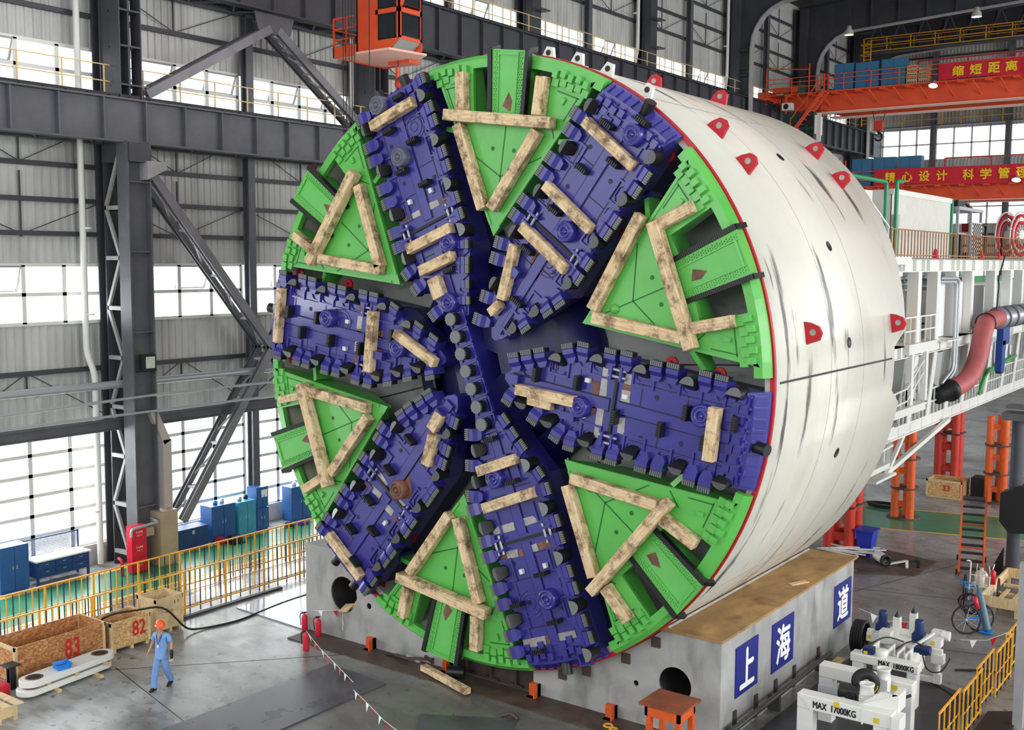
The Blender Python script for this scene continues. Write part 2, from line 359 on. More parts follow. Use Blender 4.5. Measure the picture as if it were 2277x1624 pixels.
# windows of the left wall: a frame, panes and a few sashes tilted open
WN=[0]
def window(pl,a0,a1,z0,z1,nc,rows,sash=(),ax='y',fw=.15):
    WN[0]+=1
    P=(lambda a,z,o=0:(pl+o,a,z)) if ax=='y' else (lambda a,z,o=0:(a,pl-o,z))
    f=MB(); nr=rows
    up=(1,0,0) if ax=='y' else (0,1,0)
    for i in range(nc+1):
        a=a0+(a1-a0)*i/nc; f.bar(P(a,z0),P(a,z1),fw,.1,up)
    for j in range(nr+1):
        z=z0+(z1-z0)*j/nr; f.bar(P(a0,z),P(a1,z),.1,fw*.8)
    o=f.obj('window_%d'%WN[0],WHITE); struct(o)
    g=MB()
    for i in range(nc):
        for j in range(nr):
            if (i,j) in sash: continue
            x0=a0+(a1-a0)*i/nc;x1=a0+(a1-a0)*(i+1)/nc;y0=z0+(z1-z0)*j/nr;y1=z0+(z1-z0)*(j+1)/nr
            g.add([P(x0,y0,-.02),P(x1,y0,-.02),P(x1,y1,-.02),P(x0,y1,-.02)],[(0,1,2,3)])
    g.obj('pane',GLASS,o)
    for i,j in sash:
        x0=a0+(a1-a0)*i/nc+.06;x1=a0+(a1-a0)*(i+1)/nc-.06;y0=z0+(z1-z0)*j/nr+.05;y1=z0+(z1-z0)*(j+1)/nr-.05;h=y1-y0
        q=[P(x0,y1,.03),P(x1,y1,.03),P(x1,y1-h*.93,-h*.36),P(x0,y1-h*.93,-h*.36)]
        s=MB()
        for k in range(4): s.bar(q[k],q[(k+1)%4],.07,.06)
        so=s.obj('sash',STEELL,o)
        g=MB().add(q,[(0,1,2,3)]); g.obj('pane',GLASS,so)
PY=[23.5+6.3*k for k in range(-2,13)]
random.seed(3)
for k in range(-2,4):
    y0=23.5+6.3*k+.15;y1=y0+6.0
    window(-35.25,y0,y1,.72,4.95,4,6,[(i,5) for i in range(4) if (i+k)%2==0 and k>=0])
    window(-35.25,y0,y1,8.75,10.75,4,2,[(1,1)] if k%2 else [(2,1)])
    window(-35.25,y0,y1,16.55,18.25,4,2,[(1,1)] if k<0 else [(1,1),(3,1)])
for k in range(3,13):
    y0=23.5+6.3*k+.15;y1=min(y0+6.0,YEND)
    if y0<YEND-1: window(-35.25,y0,y1,23.1,24.12,5,1,[(2,0)] if k%2 else [],'y',.06)
for i in range(6): window(YEND,-35+i*6.3+.1,-35+i*6.3+6.2,20.2,23,4,2,(),'x')
for i in range(6): window(YEND,-35+i*6.3+.1,-35+i*6.3+6.2,7.5,11,4,2,(),'x')
for i in range(6): window(YEND,-35+i*6.3+.1,-35+i*6.3+6.2,14.4,17.5,4,2,(),'x')
# girts and tie rods of the sheet walls
m=MB()
for z in (7.0,11.75,12.9,14.1,19.3,20.6,25.7,27.0,28.3,29.6): m.bx(-35.24,-35.06,2,YEND,z,z+.16)
for z in (12.4,13.4,18.6,24.4,26,27.6,29.2): m.bx(-35,34,YEND-.3,YEND-.1,z,z+.16)
for k in range(-2,12):
    y=23.5+6.3*k
    for z0,z1 in ((7.1,5.4),(14.2,15.6),(11.8,12.9),(25.8,27),(28.4,29.6),(19.4,20.6)):
        m.bar((-35.1,y+.3,z1),(-35.1,y+3.1,z0),.03); m.bar((-35.1,y+3.1,z0),(-35.1,y+6,z1),.03); m.bar((-35.15,y+3.1,z0-.1),(-35.15,y+3.1,z1+1),.05)
struct(m.obj('trim_5',STEELD))
STEELM=mat('mid_steel_paint',srgb(124,123,128),.5,vary=.12,vscale=1)
# main columns (two legs laced together) and intermediate posts
names={23.5:'built-up grey column behind the red fire cabinet, nearest to the camera',36.1:'built-up grey column just left of the cutter wheel top, under the orange cab'}
def column(y,lab,zt=31,top=20.4):
    t=thing('steel_column',lab,'column',(-34.2,y,0),'main columns along the windowed wall','thing')
    m=MB()
    m.bx(-33.7,-33.08,y-.47,y-.42,0,15).bx(-33.7,-33.08,y+.42,y+.47,0,15).bx(-33.42,-33.36,y-.42,y+.42,0,15)
    for z in (2.2,5.6,8.4,11.2,13.6): m.bx(-33.68,-33.12,y-.42,y+.42,z,z+.05)
    m.obj('front_leg',STEEL,t)
    m=MB()
    m.bx(-35.0,-34.95,y-.45,y+.45,0,zt).bx(-34.55,-34.5,y-.45,y+.45,0,zt).bx(-34.95,-34.55,y-.03,y+.03,0,zt).obj('rear_leg',STEELD,t)
    m=MB();z=.5;i=0
    while z<14:
        for dy in (-.4,.4):
            m.bar((-34.5,y+dy,z),(-33.7,y+dy,z),.1,.14)
            a,b=(-34.5,-33.7) if i%2 else (-33.7,-34.5)
            m.bar((a,y+dy,z),(b,y+dy,z+1.75),.1,.12)
        m.bar((-34.5,y-.4,z),(-33.7,y+.4,z),.06); z+=1.75;i+=1
    m.obj('lacing',STEELL,t)
    m=MB().bx(-34.6,-33.0,y-.44,y+.44,14.3,14.95); m.bx(-34.6,-34.0,y-.4,y+.4,14.9,zt)
    for z in (16.9,18.2,19.4,21,22.4,24,25.7): m.bx(-34.05,-33.4,y-.4,y+.4,z,z+.06)
    m.bx(-33.95,-33.4,y-.44,y-.4,16.45,20.5); m.bx(-33.95,-33.4,y+.4,y+.44,16.45,20.5); m.bx(-34,-33.5,y-.03,y+.03,16.45,20.5); m.obj('upper_shaft',STEELD,t)
    return t
for k in range(0,7):
    y=round(23.5+12.6*k,1)
    column(y,names.get(y,'built-up grey column along the windowed wall, %s'%({-1:'out past the left edge',2:'hidden low behind the white shield',3:'fourth bay, beside a bent white downpipe',4:'fifth bay, right of a bent white downpipe',5:'sixth bay, behind the first curved roof frame',6:'in the far corner of the hall'}.get(k,''))))
wo=['behind the zigzag bracing left of the wheel','above the top of the cutter wheel','high behind the top of the white shield','over the far end of the shield','just before the red crane','beyond the red crane']
for i,k in enumerate(range(1,13,2)):
    y=23.5+6.3*k
    m=MB().ib((-34.8,y,0),(-34.8,y,31),.36,.34,.05,(1,0,0))
    tag(m.obj('wall_post',STEEL,origin=(-34.8,y,0)),'slim grey wall post '+wo[i],'post','intermediate wall posts','thing')
for i,(y,zk,w) in enumerate([(22.55,7.3,'white downpipe with a kink beside the nearest column'),(35.2,17.2,'white downpipe hanging just left of the cutter wheel top'),(60.2,23.6,'white downpipe with a kink beside the fourth column'),(72.9,23.6,'white downpipe with a kink at the sixth column')]):
    m=MB().pipe([(-34.7,y+.35*(i!=0)-(0 if i else .25),31),(-34.7,y+.35*(i!=0)-(0 if i else .25),zk+.4),(-34.62,y-.05 if i else y,zk-.4),(-34.62,y-.05 if i else y,.1)],.11)
    for z in (2,5,9,12,16,20,26): m.cyl((-34.66,y-.1,z),(-34.66,y-.1,z+.06),.15)
    tag(m.obj('downpipe',WHITE,origin=(-34.65,y,0)),w,'pipe','rain downpipes','thing')
# crane runways
def runway(zb,zt,lab,step,y1,mt):
    t=thing('crane_runway_girder',lab,'girder',(-33.5,20,zb),kind='thing')
    MB().bx(-33.78,-33.22,4,y1,zt-.06,zt).bx(-33.75,-33.25,4,y1,zb,zb+.06).bx(-33.52,-33.48,4,y1,zb+.06,zt-.06).obj('girder',mt,t)
    for i in range(int((y1-6)/1.655)):
        y=step+i*1.655; MB().bx(-33.72,-33.28,y-.03,y+.03,zb+.06,zt-.06).obj('stiffener',mt,t)
    m=MB().bx(-33.55,-33.45,4,y1,zt,zt+.14)
    for i in range(int((y1-4)/.8)): m.bx(-33.66,-33.34,4.2+i*.8,4.4+i*.8,zt,zt+.06)
    m.obj('rail',BLK,t)
    m=MB().bx(-34.8,-33.8,4,y1,zt-.1,zt-.05); m.bar((-34.85,4,zb+.1),(-34.85,y1,zb+.1),.16)
    for i in range(int((y1-4)/2.1)):
        y=4+i*2.1; m.bar((-34.85,y,zb+.08),(-33.5,y+1.05,zb+.08),.07); m.bar((-33.5,y+1.05,zb+.08),(-34.85,y+2.1,zb+.08),.07)
    m.obj('bracing',STEEL,t)
    r=MB()
    for i in range(int((y1-4)/1.57)):
        y=4+i*1.57; r.bar((-34.0,y,zt),(-34.0,y,zt+1.15),.04)
    for h in (.6,1.15): r.bar((-34.0,4,zt+h),(-34.0,y1,zt+h),.035)
    r.obj('handrail',mat('pale_yellow_rail',srgb(228,196,130),.5),t)
    return t
runway(14.95,16.45,'grey lower crane girder crossing behind the nearest column',5.79,YEND,STEEL)
runway(20.5,22.55,'dark upper crane girder rising above the cutter wheel',5.11,YEND,STEELD)

def brace(lab,segs,w=.26,grp='diagonal wall braces'):
    t=thing('wall_brace',lab,'brace',segs[0][0],grp,'thing')
    for p,q in segs:
        p=V(p);q=V(q); m=MB()
        for dx in (0,-.75): MB().ib(p+V((dx,0,0)),q+V((dx,0,0)),.22,w+.06 if dx==0 else w-.04,.03,(1,0,0)).obj('diagonal',STEELM if dx==0 else STEEL,t)
        m=MB();n=4
        for i in range(n):
            a=p.lerp(q,(i+.3)/n);b=p.lerp(q,(i+1.1)/n) if i<n-1 else q
            m.bar(a,a+V((-.75,0,0)),.09); m.bar(a,b+V((-.75,0,0)),.07)
        m.obj('lacing',STEELL,t)
brace('long grey brace from the column bracket down to the middle post left of the wheel',[((-33.55,24.1,14.2),(-33.55,29.75,7.5)),((-33.55,29.75,7.5),(-33.55,25.3,1.3))])
brace('grey braces spreading from the middle post behind the wheel edge',[((-33.55,35.5,14.2),(-33.55,30.1,7.5)),((-33.55,30.1,7.5),(-33.55,34.6,1.3))])
brace('pair of grey braces meeting in a peak under the upper crane girder',[((-33.55,24.2,16.7),(-33.55,29.9,19.9)),((-33.55,34.9,16.7),(-33.55,30.3,19.9))])
m=MB().prism([(-33.52,29.3,19.75),(-33.52,30.9,19.75),(-33.52,31.1,20.45),(-33.52,29.1,20.45)],(.05,0,0)).bx(-34.9,-33.5,30,30.2,19.7,20.3); tag(m.obj('gusset_plate',STEEL,origin=(-33.5,30,19.5)),'dark gusset plate joining the peak of the upper braces','plate',kind='thing')
m=MB().prism([(-32.9,23.7,13.7),(-32.9,24.5,14.1),(-32.9,24.5,14.35),(-32.9,23.7,14.35)],(-.7,0,0)); tag(m.obj('column_bracket',STEELL,origin=(-33.5,24,13.7)),'pale steel bracket on the nearest column, heading the long brace','bracket',kind='thing')
# horizontal members and pipes on the left wall
m=MB().ib((-34.1,4,5.15),(-34.1,48,5.15),.4,.3,.04); tag(m.obj('tie_beam',STEEL,origin=(-34.1,20,5)),'grey horizontal tie beam above the big windows','beam',kind='thing')
m=MB().tube([(-33.0,4,5.62),(-33.0,48,5.62)],.05); tag(m.obj('conduit',PIPEG,origin=(-33,20,5.6)),'thin grey conduit running above the tie beam','pipe',kind='thing')
m=MB().tube([(-33.9,4,6.58),(-33.9,48,6.58)],.14)
for i in range(9): m.bar((-34.8,8+i*4,6.4),(-33.9,8+i*4,6.42),.06)
tag(m.obj('supply_pipe',PIPEG,origin=(-33.9,20,6.5)),'thick pale supply pipe along the wall at mid height','pipe',kind='thing')
m=MB().tube([(-32.9,4,5.95),(-32.9,15,6.0),(-32.9,23.5,6.2),(-32.9,48,6.2)],.05); tag(m.obj('gas_pipe',PIPEG,origin=(-33,20,6.1)),'thin pale pipe passing in front of the nearest column','pipe',kind='thing')
t=thing('flood_lamp','black flood lamp on the nearest column','lamp',(-33,23.45,7.1))
MB().bx(-33.05,-32.75,23.25,23.75,7.1,7.65).bar((-33.1,23.2,7.05),(-33.1,24.0,7.05),.06).obj('housing',BLK,t); MB().bx(-32.76,-32.73,23.32,23.68,7.18,7.58).obj('lens',mat('lamp_glass',srgb(200,205,196),.2),t)
t=thing('ventilation_duct','beige square duct with a slanted neck beside the nearest column','duct',(-33.3,24.4,1.6),kind='thing')
MB().bar((-33.3,24.4,1.6),(-33.3,24.4,4.5),.34).bar((-33.3,24.42,4.4),(-33.3,23.85,5.6),.3,.34,(1,0,0)).obj('shaft',mat('duct_beige',srgb(186,178,168),.5),t)
# roof frames with curved knees
def frame(y,lab):
    t=thing('portal_rib',lab,'roof rib',(-34,y,0),'curved roof frames','thing')
    path=[(-33.2,16.5),(-33.2,25.9)]+[(-30.2-3*cos(a),25.9+3*sin(a)) for a in [i*PI/12 for i in range(1,7)]]+[(-18.4,29.55),(0,31),(33.8,29.3)]
    m=MB()
    for a,b in zip(path,path[1:]): m.bar((a[0],y,a[1]),(b[0],y,b[1]),.08,.62,(0,1,0))
    m.obj('inner_flange',STEELL,t)
    out=[(-34.9,16.5),(-34.9,31.0),(0,33.3),(33.8,31.0)]
    pl=[(x,y-.04,z) for x,z in path]+[(x,y-.04,z) for x,z in out[::-1]]
    m=MB().prism(pl,(0,.08,0))
    for i in range(14):
        x=-29+i*2.1; zl=28.9+(x+30.2)*.055; m.bx(x-.04,x+.04,y-.28,y+.28,zl,31.2+(x+35)*.06)
    for z in (18,20,22.5,24.5): m.bx(-34.9,-33.2,y-.28,y+.28,z,z+.06)
    m.obj('web',STEELD,t)
frame(74,'first curved roof frame, before the red crane'); frame(86.6,'second curved roof frame, lower in view over the blue cabinets'); frame(99.2,'third curved roof frame at the far end')
t=thing('roof_catwalk','yellow railed catwalk under the roof by the far wall','catwalk',(-20,97,29),kind='thing')
m=MB().bx(-33,34,96.6,97.6,28.9,29.0); m.obj('deck',STEELD,t)
m=MB()
for yy in (96.6,97.6):
    for h in (29.05,29.6,30.15): m.bar((-33,yy,h),(34,yy,h),.07)
    for i in range(34): m.bar((-33+i*2,yy,29),(-33+i*2,yy,30.15),.07)
m.obj('railing',YEL,t)
m=MB()
for i in range(32): m.bar((-33+i*2,97.1,29),(-32+i*2,97.1,31.5),.08); m.bar((-31+i*2,97.1,29),(-32+i*2,97.1,31.5),.08)
m.obj('hangers',STEEL,t)
t=thing('caged_ladder','yellow caged ladder in the far roof corner','ladder',(-32.6,97,20))
m=MB()
for dx in (-.3,.3): m.bar((-32.6+dx,96.5,22.7),(-32.6+dx,96.5,30),.08)
for i in range(22): m.bar((-32.9,96.5,22.9+i*.32),(-32.3,96.5,22.9+i*.32),.05)
m.obj('rungs',YEL,t)
m=MB()
for i in range(8):
    m=MB(); z=23.6+i*.85; m.tube([(-32.6+.45*cos(a),96.5-.5+.5*sin(a) if False else 96.1+.45*sin(a),z) for a in [k*PI/4 for k in range(8)]],.03,5,closed=True); m.obj('cage_hoop',YEL,t)
t=thing('far_walkway','pale yellow railing along the far wall above its windows','railing',(-20,103,23),kind='thing')
m=MB().bx(-33,34,102.8,103.8,23.1,23.2); m.obj('deck',STEEL,t)
m=MB()
for h in (23.7,24.3): m.bar((-33,102.8,h),(34,102.8,h),.06)
for i in range(40): m.bar((-33+i*1.7,102.8,23.1),(-33+i*1.7,102.8,24.3),.06)
m.obj('railing',YEL,t)
for i in range(1,11):
    x=-35+6.3*i; m=MB().ib((x,103.3,0),(x,103.3,31),.5,.4,.05,(0,1,0))
    tag(m.obj('wall_post',STEEL,origin=(x,103.3,0)),'grey post of the far wall','post','posts of the far wall','thing')
# bell lamps under the roof
for px,py,lab in ((1888,68,'bell lamp hanging above the blue cabinets of the upper crane'),(2172,27,'bell lamp hanging at the top right, above the red banner')):
    p=onY(px,py,76)
    t=thing('bell_lamp',lab,'lamp',p,'high bay lamps')
    MB().lathe(p,(0,0,1),[(.33,-.3),(.3,-.05),(.16,.12),(.14,.3),(.02,.34)],16).obj('shade',mat('lamp_shade_alu',srgb(205,200,190),.35,.3),t)
    MB().cyl(p+V((0,0,.3)),(p.x,p.y,31.5),.025,n=6).obj('stem',BLK,t); MB().lathe(p,(0,0,1),[(0,-.28),(.31,-.27)],16).obj('lens',LAMP,t)
# ================================================================== the tunnel boring machine: cutter wheel
# measured positions on the wheel, in metres: (along the spoke, across it)
S={'A':[(7.21,1.02),(6.42,1.03),(6.03,1.03),(5.23,.99),(4.83,.98),(4.03,1.05),(3.64,1.04),(2.93,.99),(2.46,.83),(1.66,.51),(7.26,-1.07),(6.49,-1.06),(6.13,-1.06),(5.3,-1.05),(4.93,-1.04),(4.08,-1.02),(3.67,-.99),(2.95,-.88),(2.57,-.75),(2.38,-.67),(2.03,-.55),(1.65,-.42)],'B':[(6.62,1.08),(6.24,1.02),(5.45,1.04),(5.06,1.05),(4.24,1.08),(3.82,1.08),(3.05,1.06),(2.68,.93),(1.76,.61),(1.18,.45),(6.54,-1.07),(6.15,-1.06),(5.32,-1.06),(4.98,-1.03),(4.14,-1.05),(3.72,-1.04),(2.99,-.98),(2.62,-.84),(1.92,-.57)],'C':[(6.95,-1.11),(6.14,-1.13),(5.76,-1.12),(4.99,-1.08),(4.6,-1.08),(3.81,-1.1),(3.43,-1.1),(2.72,-.94),(1.83,-.61),(1.3,-.4),(6.87,1.0),(6.08,.98),(5.71,.99),(4.95,1.0),(4.53,.98),(3.77,1.02),(3.33,1.02),(2.67,.82),(2.01,.54),(1.27,.34)],'D':[(1.45,-.49),(1.79,-.6),(2.17,-.76),(2.51,-.85),(3.2,-1.13),(3.53,-1.04),(4.31,-1.08),(4.72,-1.03),(5.52,-1.04),(5.9,-1.03),(6.64,-1.03),(7.07,-1.05),(1.42,.4),(2.15,.66),(2.51,.78),(3.24,1.02),(3.56,1.02),(4.42,1.01),(4.78,1.02),(5.6,1.03),(5.96,1.01),(6.72,1.02),(7.15,1.0)],'E':[(1.57,-.51),(2.3,-.77),(3.03,-1.04),(3.34,-1.14),(4.18,-1.06),(4.57,-1.1),(5.38,-1.11),(5.78,-1.12),(6.56,-1.12),(6.98,-1.17),(1.53,.48),(1.91,.61),(2.26,.75),(3.01,1.01),(3.38,1.07),(4.17,1.07),(4.58,1.05),(5.38,.99),(5.79,1.0),(6.57,.97),(6.98,1.0)],'F':[(1.31,.46),(1.67,.6),(2.03,.73),(2.8,.99),(3.17,1.1),(3.91,1.1),(4.33,1.13),(5.1,1.07),(5.51,1.1),(6.3,1.1),(6.68,1.09),(1.3,-.4),(2.1,-.68),(2.79,-.94),(3.16,-1.05),(3.94,-1.06),(4.33,-1.07),(5.1,-1.04),(5.5,-1.02),(6.31,-1.01),(6.68,-1.05)]}
K={'A':[(6.87,.99),(5.68,.88),(4.46,.88),(3.27,.9),(6.86,-1.0),(5.67,-1.0),(4.5,-.98),(3.29,-.98)],'B':[(6.98,.92),(5.88,.92),(4.68,.91),(3.51,.91),(2.18,.63),(6.94,-1.0),(5.82,-.98),(4.64,-.96),(3.46,-.96),(2.38,-.63),(1.65,-.37)],'C':[(6.45,-1.01),(5.3,-1.01),(4.18,-.99),(3.05,-.95),(2.15,-.64),(6.4,.88),(5.29,.88),(4.15,.87),(3.0,.82),(2.3,.55),(1.64,.3)],'D':[(2.84,-.84),(3.95,-.91),(5.13,-.9),(6.24,-.9),(1.76,.45),(2.86,.88),(3.96,.96),(5.14,.97),(6.25,.97)],'E':[(1.97,-.5),(2.7,-.77),(3.85,-.97),(5.02,-.95),(6.21,-.96),(2.69,.78),(3.81,.92),(5.01,.92),(6.21,.92),(7.34,.9)],'F':[(2.51,.75),(3.62,.96),(4.76,.96),(5.94,.95),(7.04,.96),(1.71,-.45),(2.51,-.71),(3.59,-.9),(4.76,-.91),(5.98,-.91),(7.05,-.94)]}
R_={'A':[(7.18,-.3),(6.53,.32),(5.97,-.32),(5.4,.28),(4.82,-.3),(2.5,-.27)],'B':[(6.88,.35),(7.43,-.34),(6.3,-.3),(5.73,.3),(4.55,.34),(3.37,.4),(2.22,-.13)],'C':[(6.6,-.22),(5.46,-.25),(6.03,.27),(4.9,.28),(3.77,.27),(2.67,-.29)],'D':[(2.8,-.33),(3.97,-.36),(5.13,-.36),(6.26,-.33),(5.69,.27),(6.85,.35)],'E':[(1.82,-.04),(2.97,.25),(5.29,.27),(5.87,-.72),(6.46,.23),(7.06,-.47)],'F':[(1.96,.28),(3.12,.34),(4.24,-.2),(5.97,.31),(5.42,-.2),(7.13,.35),(6.49,-.24)]}
H={'A':[(7.29,.41),(5.76,.21),(3.14,-.5),(1.75,.03)],'B':[(7.07,-.36),(4.36,-.23)],'C':[(5.06,-.31),(2.41,-.03)],'D':[(4.12,.23)],'E':[(2.77,-.24),(5.9,.27)],'F':[(3.29,-.2),(6.37,.35)]}
O={'A':[(6.34,-.39)],'B':[(3.44,-.21)],'C':[(4.67,-.29)],'E':[(5.94,-.38)]}
M={'A':[[(4.33,.52),(4.33,.22),(4.18,.21),(4.19,.5)],[(4.36,-.11),(4.33,-.44),(4.18,-.45),(4.18,-.1)]],'C':[[(4.09,-.57),(3.91,-.58),(3.91,-.24),(4.09,-.21)],[(4.09,.14),(3.92,.12),(3.91,.42),(4.09,.41)]],'D':[[(4.45,-.83),(4.3,-.73),(4.38,-.21),(4.53,-.23)],[(4.81,-.59),(4.74,-.2),(4.93,-.19),(4.98,-.6)],[(4.81,.12),(4.8,.4),(4.98,.41),(5.01,.12)],[(4.41,.03),(4.36,.7),(4.46,.73),(4.53,.0)]],'E':[[(3.91,-.71),(3.91,-.19),(4.11,-.21),(4.11,-.89),(4.0,-.91)],[(3.89,.03),(3.9,.43),(4.07,.6),(4.09,.04)],[(4.56,-.68),(4.57,-.32),(4.75,-.34),(4.75,-.69)],[(4.57,.02),(4.56,.3),(4.74,.31),(4.74,.03)],[(6.74,-.97),(6.75,-.27),(6.96,-.3),(6.95,-.98)],[(6.76,.07),(6.77,.65),(6.94,.65),(6.95,.05)]],'F':[[(3.68,.83),(3.82,.81),(3.87,.18),(3.68,.16)],[(3.67,-.08),(3.86,-.07),(3.87,-.82),(3.69,-.83)],[(4.29,.82),(4.47,.82),(4.47,.58),(4.28,.58)],[(4.25,.43),(4.47,.44),(4.48,.17),(4.25,.17)],[(4.26,-.22),(4.44,-.19),(4.47,-.58),(4.29,-.57)]]}
U={'A':[[(4.31,.87),(4.31,.53),(4.16,.52),(4.14,.87)],[(4.3,.2),(4.32,-.1),(4.17,-.1),(4.16,.19)],[(4.33,-.51),(4.32,-.78),(4.16,-.75),(4.17,-.48)]],'B':[[(3.47,.26),(3.5,.06),(3.28,.04),(3.32,-.12),(3.14,-.19),(2.88,-.15),(2.91,.11),(3.2,.24)]],'C':[[(4.05,-.21),(3.91,-.23),(3.92,.12),(4.08,.11)],[(4.06,-.92),(3.9,-.92),(3.92,-.6),(4.07,-.62)],[(4.08,.45),(3.89,.44),(3.89,.76),(4.06,.75)],[(3.3,-.32),(3.12,-.33),(3.13,.42),(3.32,.41)]],'D':[[(4.86,-.86),(4.81,-.62),(4.98,-.62),(5.01,-.85)],[(4.79,-.19),(4.81,.09),(4.98,.1),(5.01,-.2)],[(4.86,.42),(4.82,.75),(5.0,.74),(4.98,.49)],[(3.79,.0),(3.62,.13),(3.96,.58),(4.2,.6),(4.38,.24),(4.46,-.02)]],'E':[[(3.91,-.16),(3.89,.02),(4.1,-.01),(4.09,-.18)],[(4.59,-.93),(4.57,-.69),(4.75,-.69),(4.76,-.92)],[(4.59,-.3),(4.59,-.04),(4.77,-.02),(4.76,-.31)],[(4.56,.34),(4.55,.69),(4.74,.7),(4.74,.32)],[(6.76,-.26),(6.75,.06),(6.95,.04),(6.95,-.26)]],'F':[[(3.43,.48),(3.65,.47),(3.66,.17),(3.51,.16)],[(3.46,.13),(3.87,.14),(3.86,-.03),(3.46,-.01)],[(3.42,-.08),(3.65,-.07),(3.61,-.33),(3.42,-.29)],[(4.28,.58),(4.47,.58),(4.47,.45),(4.27,.43)],[(4.25,.13),(4.42,.13),(4.41,-.18),(4.27,-.11)]]}
T=[('A',-3.24,6.11,-1.81,6.65,.26),('A',-2.0,2.94,-.57,3.48,.26),('A',-1.58,2.39,-.51,2.79,.26),('A',-1.14,2.23,-.92,1.74,.36),('B',3.31,5.81,4.59,4.73,.24),('B',2.24,4.43,3.5,3.37,.24),('B',1.58,3.49,2.85,2.46,.26),('B',1.38,3.05,1.0,1.74,.24),('B',.66,1.41,.97,1.64,.22),('C',-6.76,1.87,-6.97,.32,.2),('C',-3.24,1.33,-3.42,-.29,.26),('C',-2.45,.79,-1.1,.07,.24),('D',-.92,-1.21,-1.21,-1.63,.28),('D',-1.14,-1.74,-1.39,-2.57,.28),('D',-4.99,-4.94,-3.76,-5.97,.24),('E',.29,-2.54,1.45,-2.09,.26),('E',.47,-3.45,1.99,-2.84,.26),('F',1.45,-.4,3.11,-.57,.25),('F',1.78,-.64,2.46,-.73,.2),('F',6.66,-.41,6.53,-1.58,.26),('T',-.41,7.26,-.39,6.33,.26),('T',2.01,6.94,1.88,6.06,.27),('T',-.83,6.26,2.35,5.84,.27),('T',-.51,6.01,.27,3.93,.27),('T',1.88,5.7,.53,3.92,.27),('UL',-3.96,4.99,-5.71,2.57,.27),('UL',-3.91,4.64,-3.15,2.49,.27),('UL',-5.41,2.7,-3.09,2.41,.27),('UL',-6.39,3.35,-5.63,2.95,.24),('UR',5.04,3.53,6.01,.79,.27),('UR',4.68,3.7,3.45,1.57,.27),('UR',3.47,1.39,5.75,1.02,.27),('UR',5.9,1.22,6.94,1.43,.27),('UR',5.07,3.45,5.95,3.86,.26),('LR',2.92,-2.41,5.23,-2.76,.26),('LR',2.8,-2.6,3.57,-4.69,.26),('LR',5.54,-2.62,3.56,-5.02,.26),('LR',5.34,-3.04,6.18,-3.5,.27),('LR',3.88,-4.87,4.52,-5.55,.27),('B_',-.78,-3.82,-2.15,-5.6,.27),('B_',-.53,-3.87,.17,-5.97,.27),('B_',-2.47,-5.72,.51,-6.16,.27),('B_',-2.21,-5.99,-2.42,-6.83,.26),('B_',.09,-6.31,.06,-7.22,.27),('LL',-6.1,-.8,-5.09,-3.62,.27),('LL',-6.04,-.99,-3.61,-1.3,.27),('LL',-3.61,-1.53,-5.05,-3.26,.27),('LL',-7.07,-1.35,-6.17,-1.16,.22),('LL',-6.12,-3.85,-5.38,-3.42,.24)]
G={'W':[(-.96,1.26),(-.71,.94),(-.55,.42),(-.36,-.17),(-.13,-.69),(.04,-1.1),(.06,-1.55),(.62,-1.4),(.43,-.82),(.18,-.11),(-.04,.52),(-.25,1.13),(-.26,1.55),(-.46,1.57)]}
GC={'W':[(-.55,1.21),(-.39,.78),(-.23,.36),(-.07,-.06),(.1,-.49),(.27,-.93),(.43,-1.35)]}
RL=[(-1.78,6.75),(-1.21,5.22),(-6.95,2.25),(-5.02,1.98),(-7.38,-.2),(5.13,.37),(6.32,.19),(4.95,5.05),(3.72,3.41),(-2.68,-4.81),(-3.89,-6.37),(2.42,-4.24),(3.19,-6.23)]
CX,CZ=-16.85,8.31
SPA=dict(A=111.3,B=53,C=171.3,D=-128.7,E=-68.7,F=-8.7)
SPL=dict(A=3.86,B=3.98,C=3.65,D=4.5,E=4.37,F=4.1)
TOPIC=dict(A='upper left',B='upper right',C='left',D='lower left',E='bottom',F='right')
def wframe(deg,y=21.5):             # local x outward along the spoke, y across, z towards the viewer
    a=R(deg); return Mx(((cos(a),-sin(a),0,CX),(0,0,-1,y),(sin(a),cos(a),0,CZ),(0,0,0,1)))
def wid(r): return 1.0 if r>3 else max(.22,1.0-.42*(3-r))
wheel=thing('cutter_wheel','round blue and green cutter wheel covering the front of the white shield','cutter wheel',(CX,22.2,.6))
# --- one scraper tooth, one gouging cutter, one ripper, one hub
def scraper(F,r,t,par,wide=.15):
    s=1 if t>0 else -1; sl=0 if r>3.05 else .36
    n=V((-sl,s,0)).normalized() if r<=3.05 else V((0,s,0)); e=V((n.y,-n.x,0))*1
    M=F@Mx(((n.x,e.x,0,r),(n.y,e.y,0,t),(0,0,1,0),(0,0,0,1)))
    m=MB(M);w=wide
    def blk(u0,u1,z0,z1,k=0): m.prism([(u0,-w,z0),(u1,-w,z0),(u1,w,z0),(u0,w,z0),(u0-.13,w*.55,z0),(u0-.13,-w*.55,z0)],(0,0,z1-z0),k)
    blk(-.12,.1,-.25,.13); 
    m.add([(-.12,-w,.13),(.1,-w,.13),(.1,w,.13),(-.12,w,.13),(-.02,-w,.2),(.09,-w,.2),(.09,w,.2),(-.02,w,.2)],[(4,5,6,7),(0,1,5,4),(1,2,6,5),(2,3,7,6),(3,0,4,7)])
    o=m.obj('scraper',BLUE,par)
    m=MB(M); m.bx(.1,.2,-w,w,-.04,.17,0)
    for i in range(6): v=-w+(i+.5)*w/3; m.bx(.12,.225,v-w*.11,v+w*.11,.165,.215,1)
    m.bx(.105,.2,-w,w,.17,.19,1)
    m.obj('carbide_tip',[BLACKM,CARB],o)
    return o
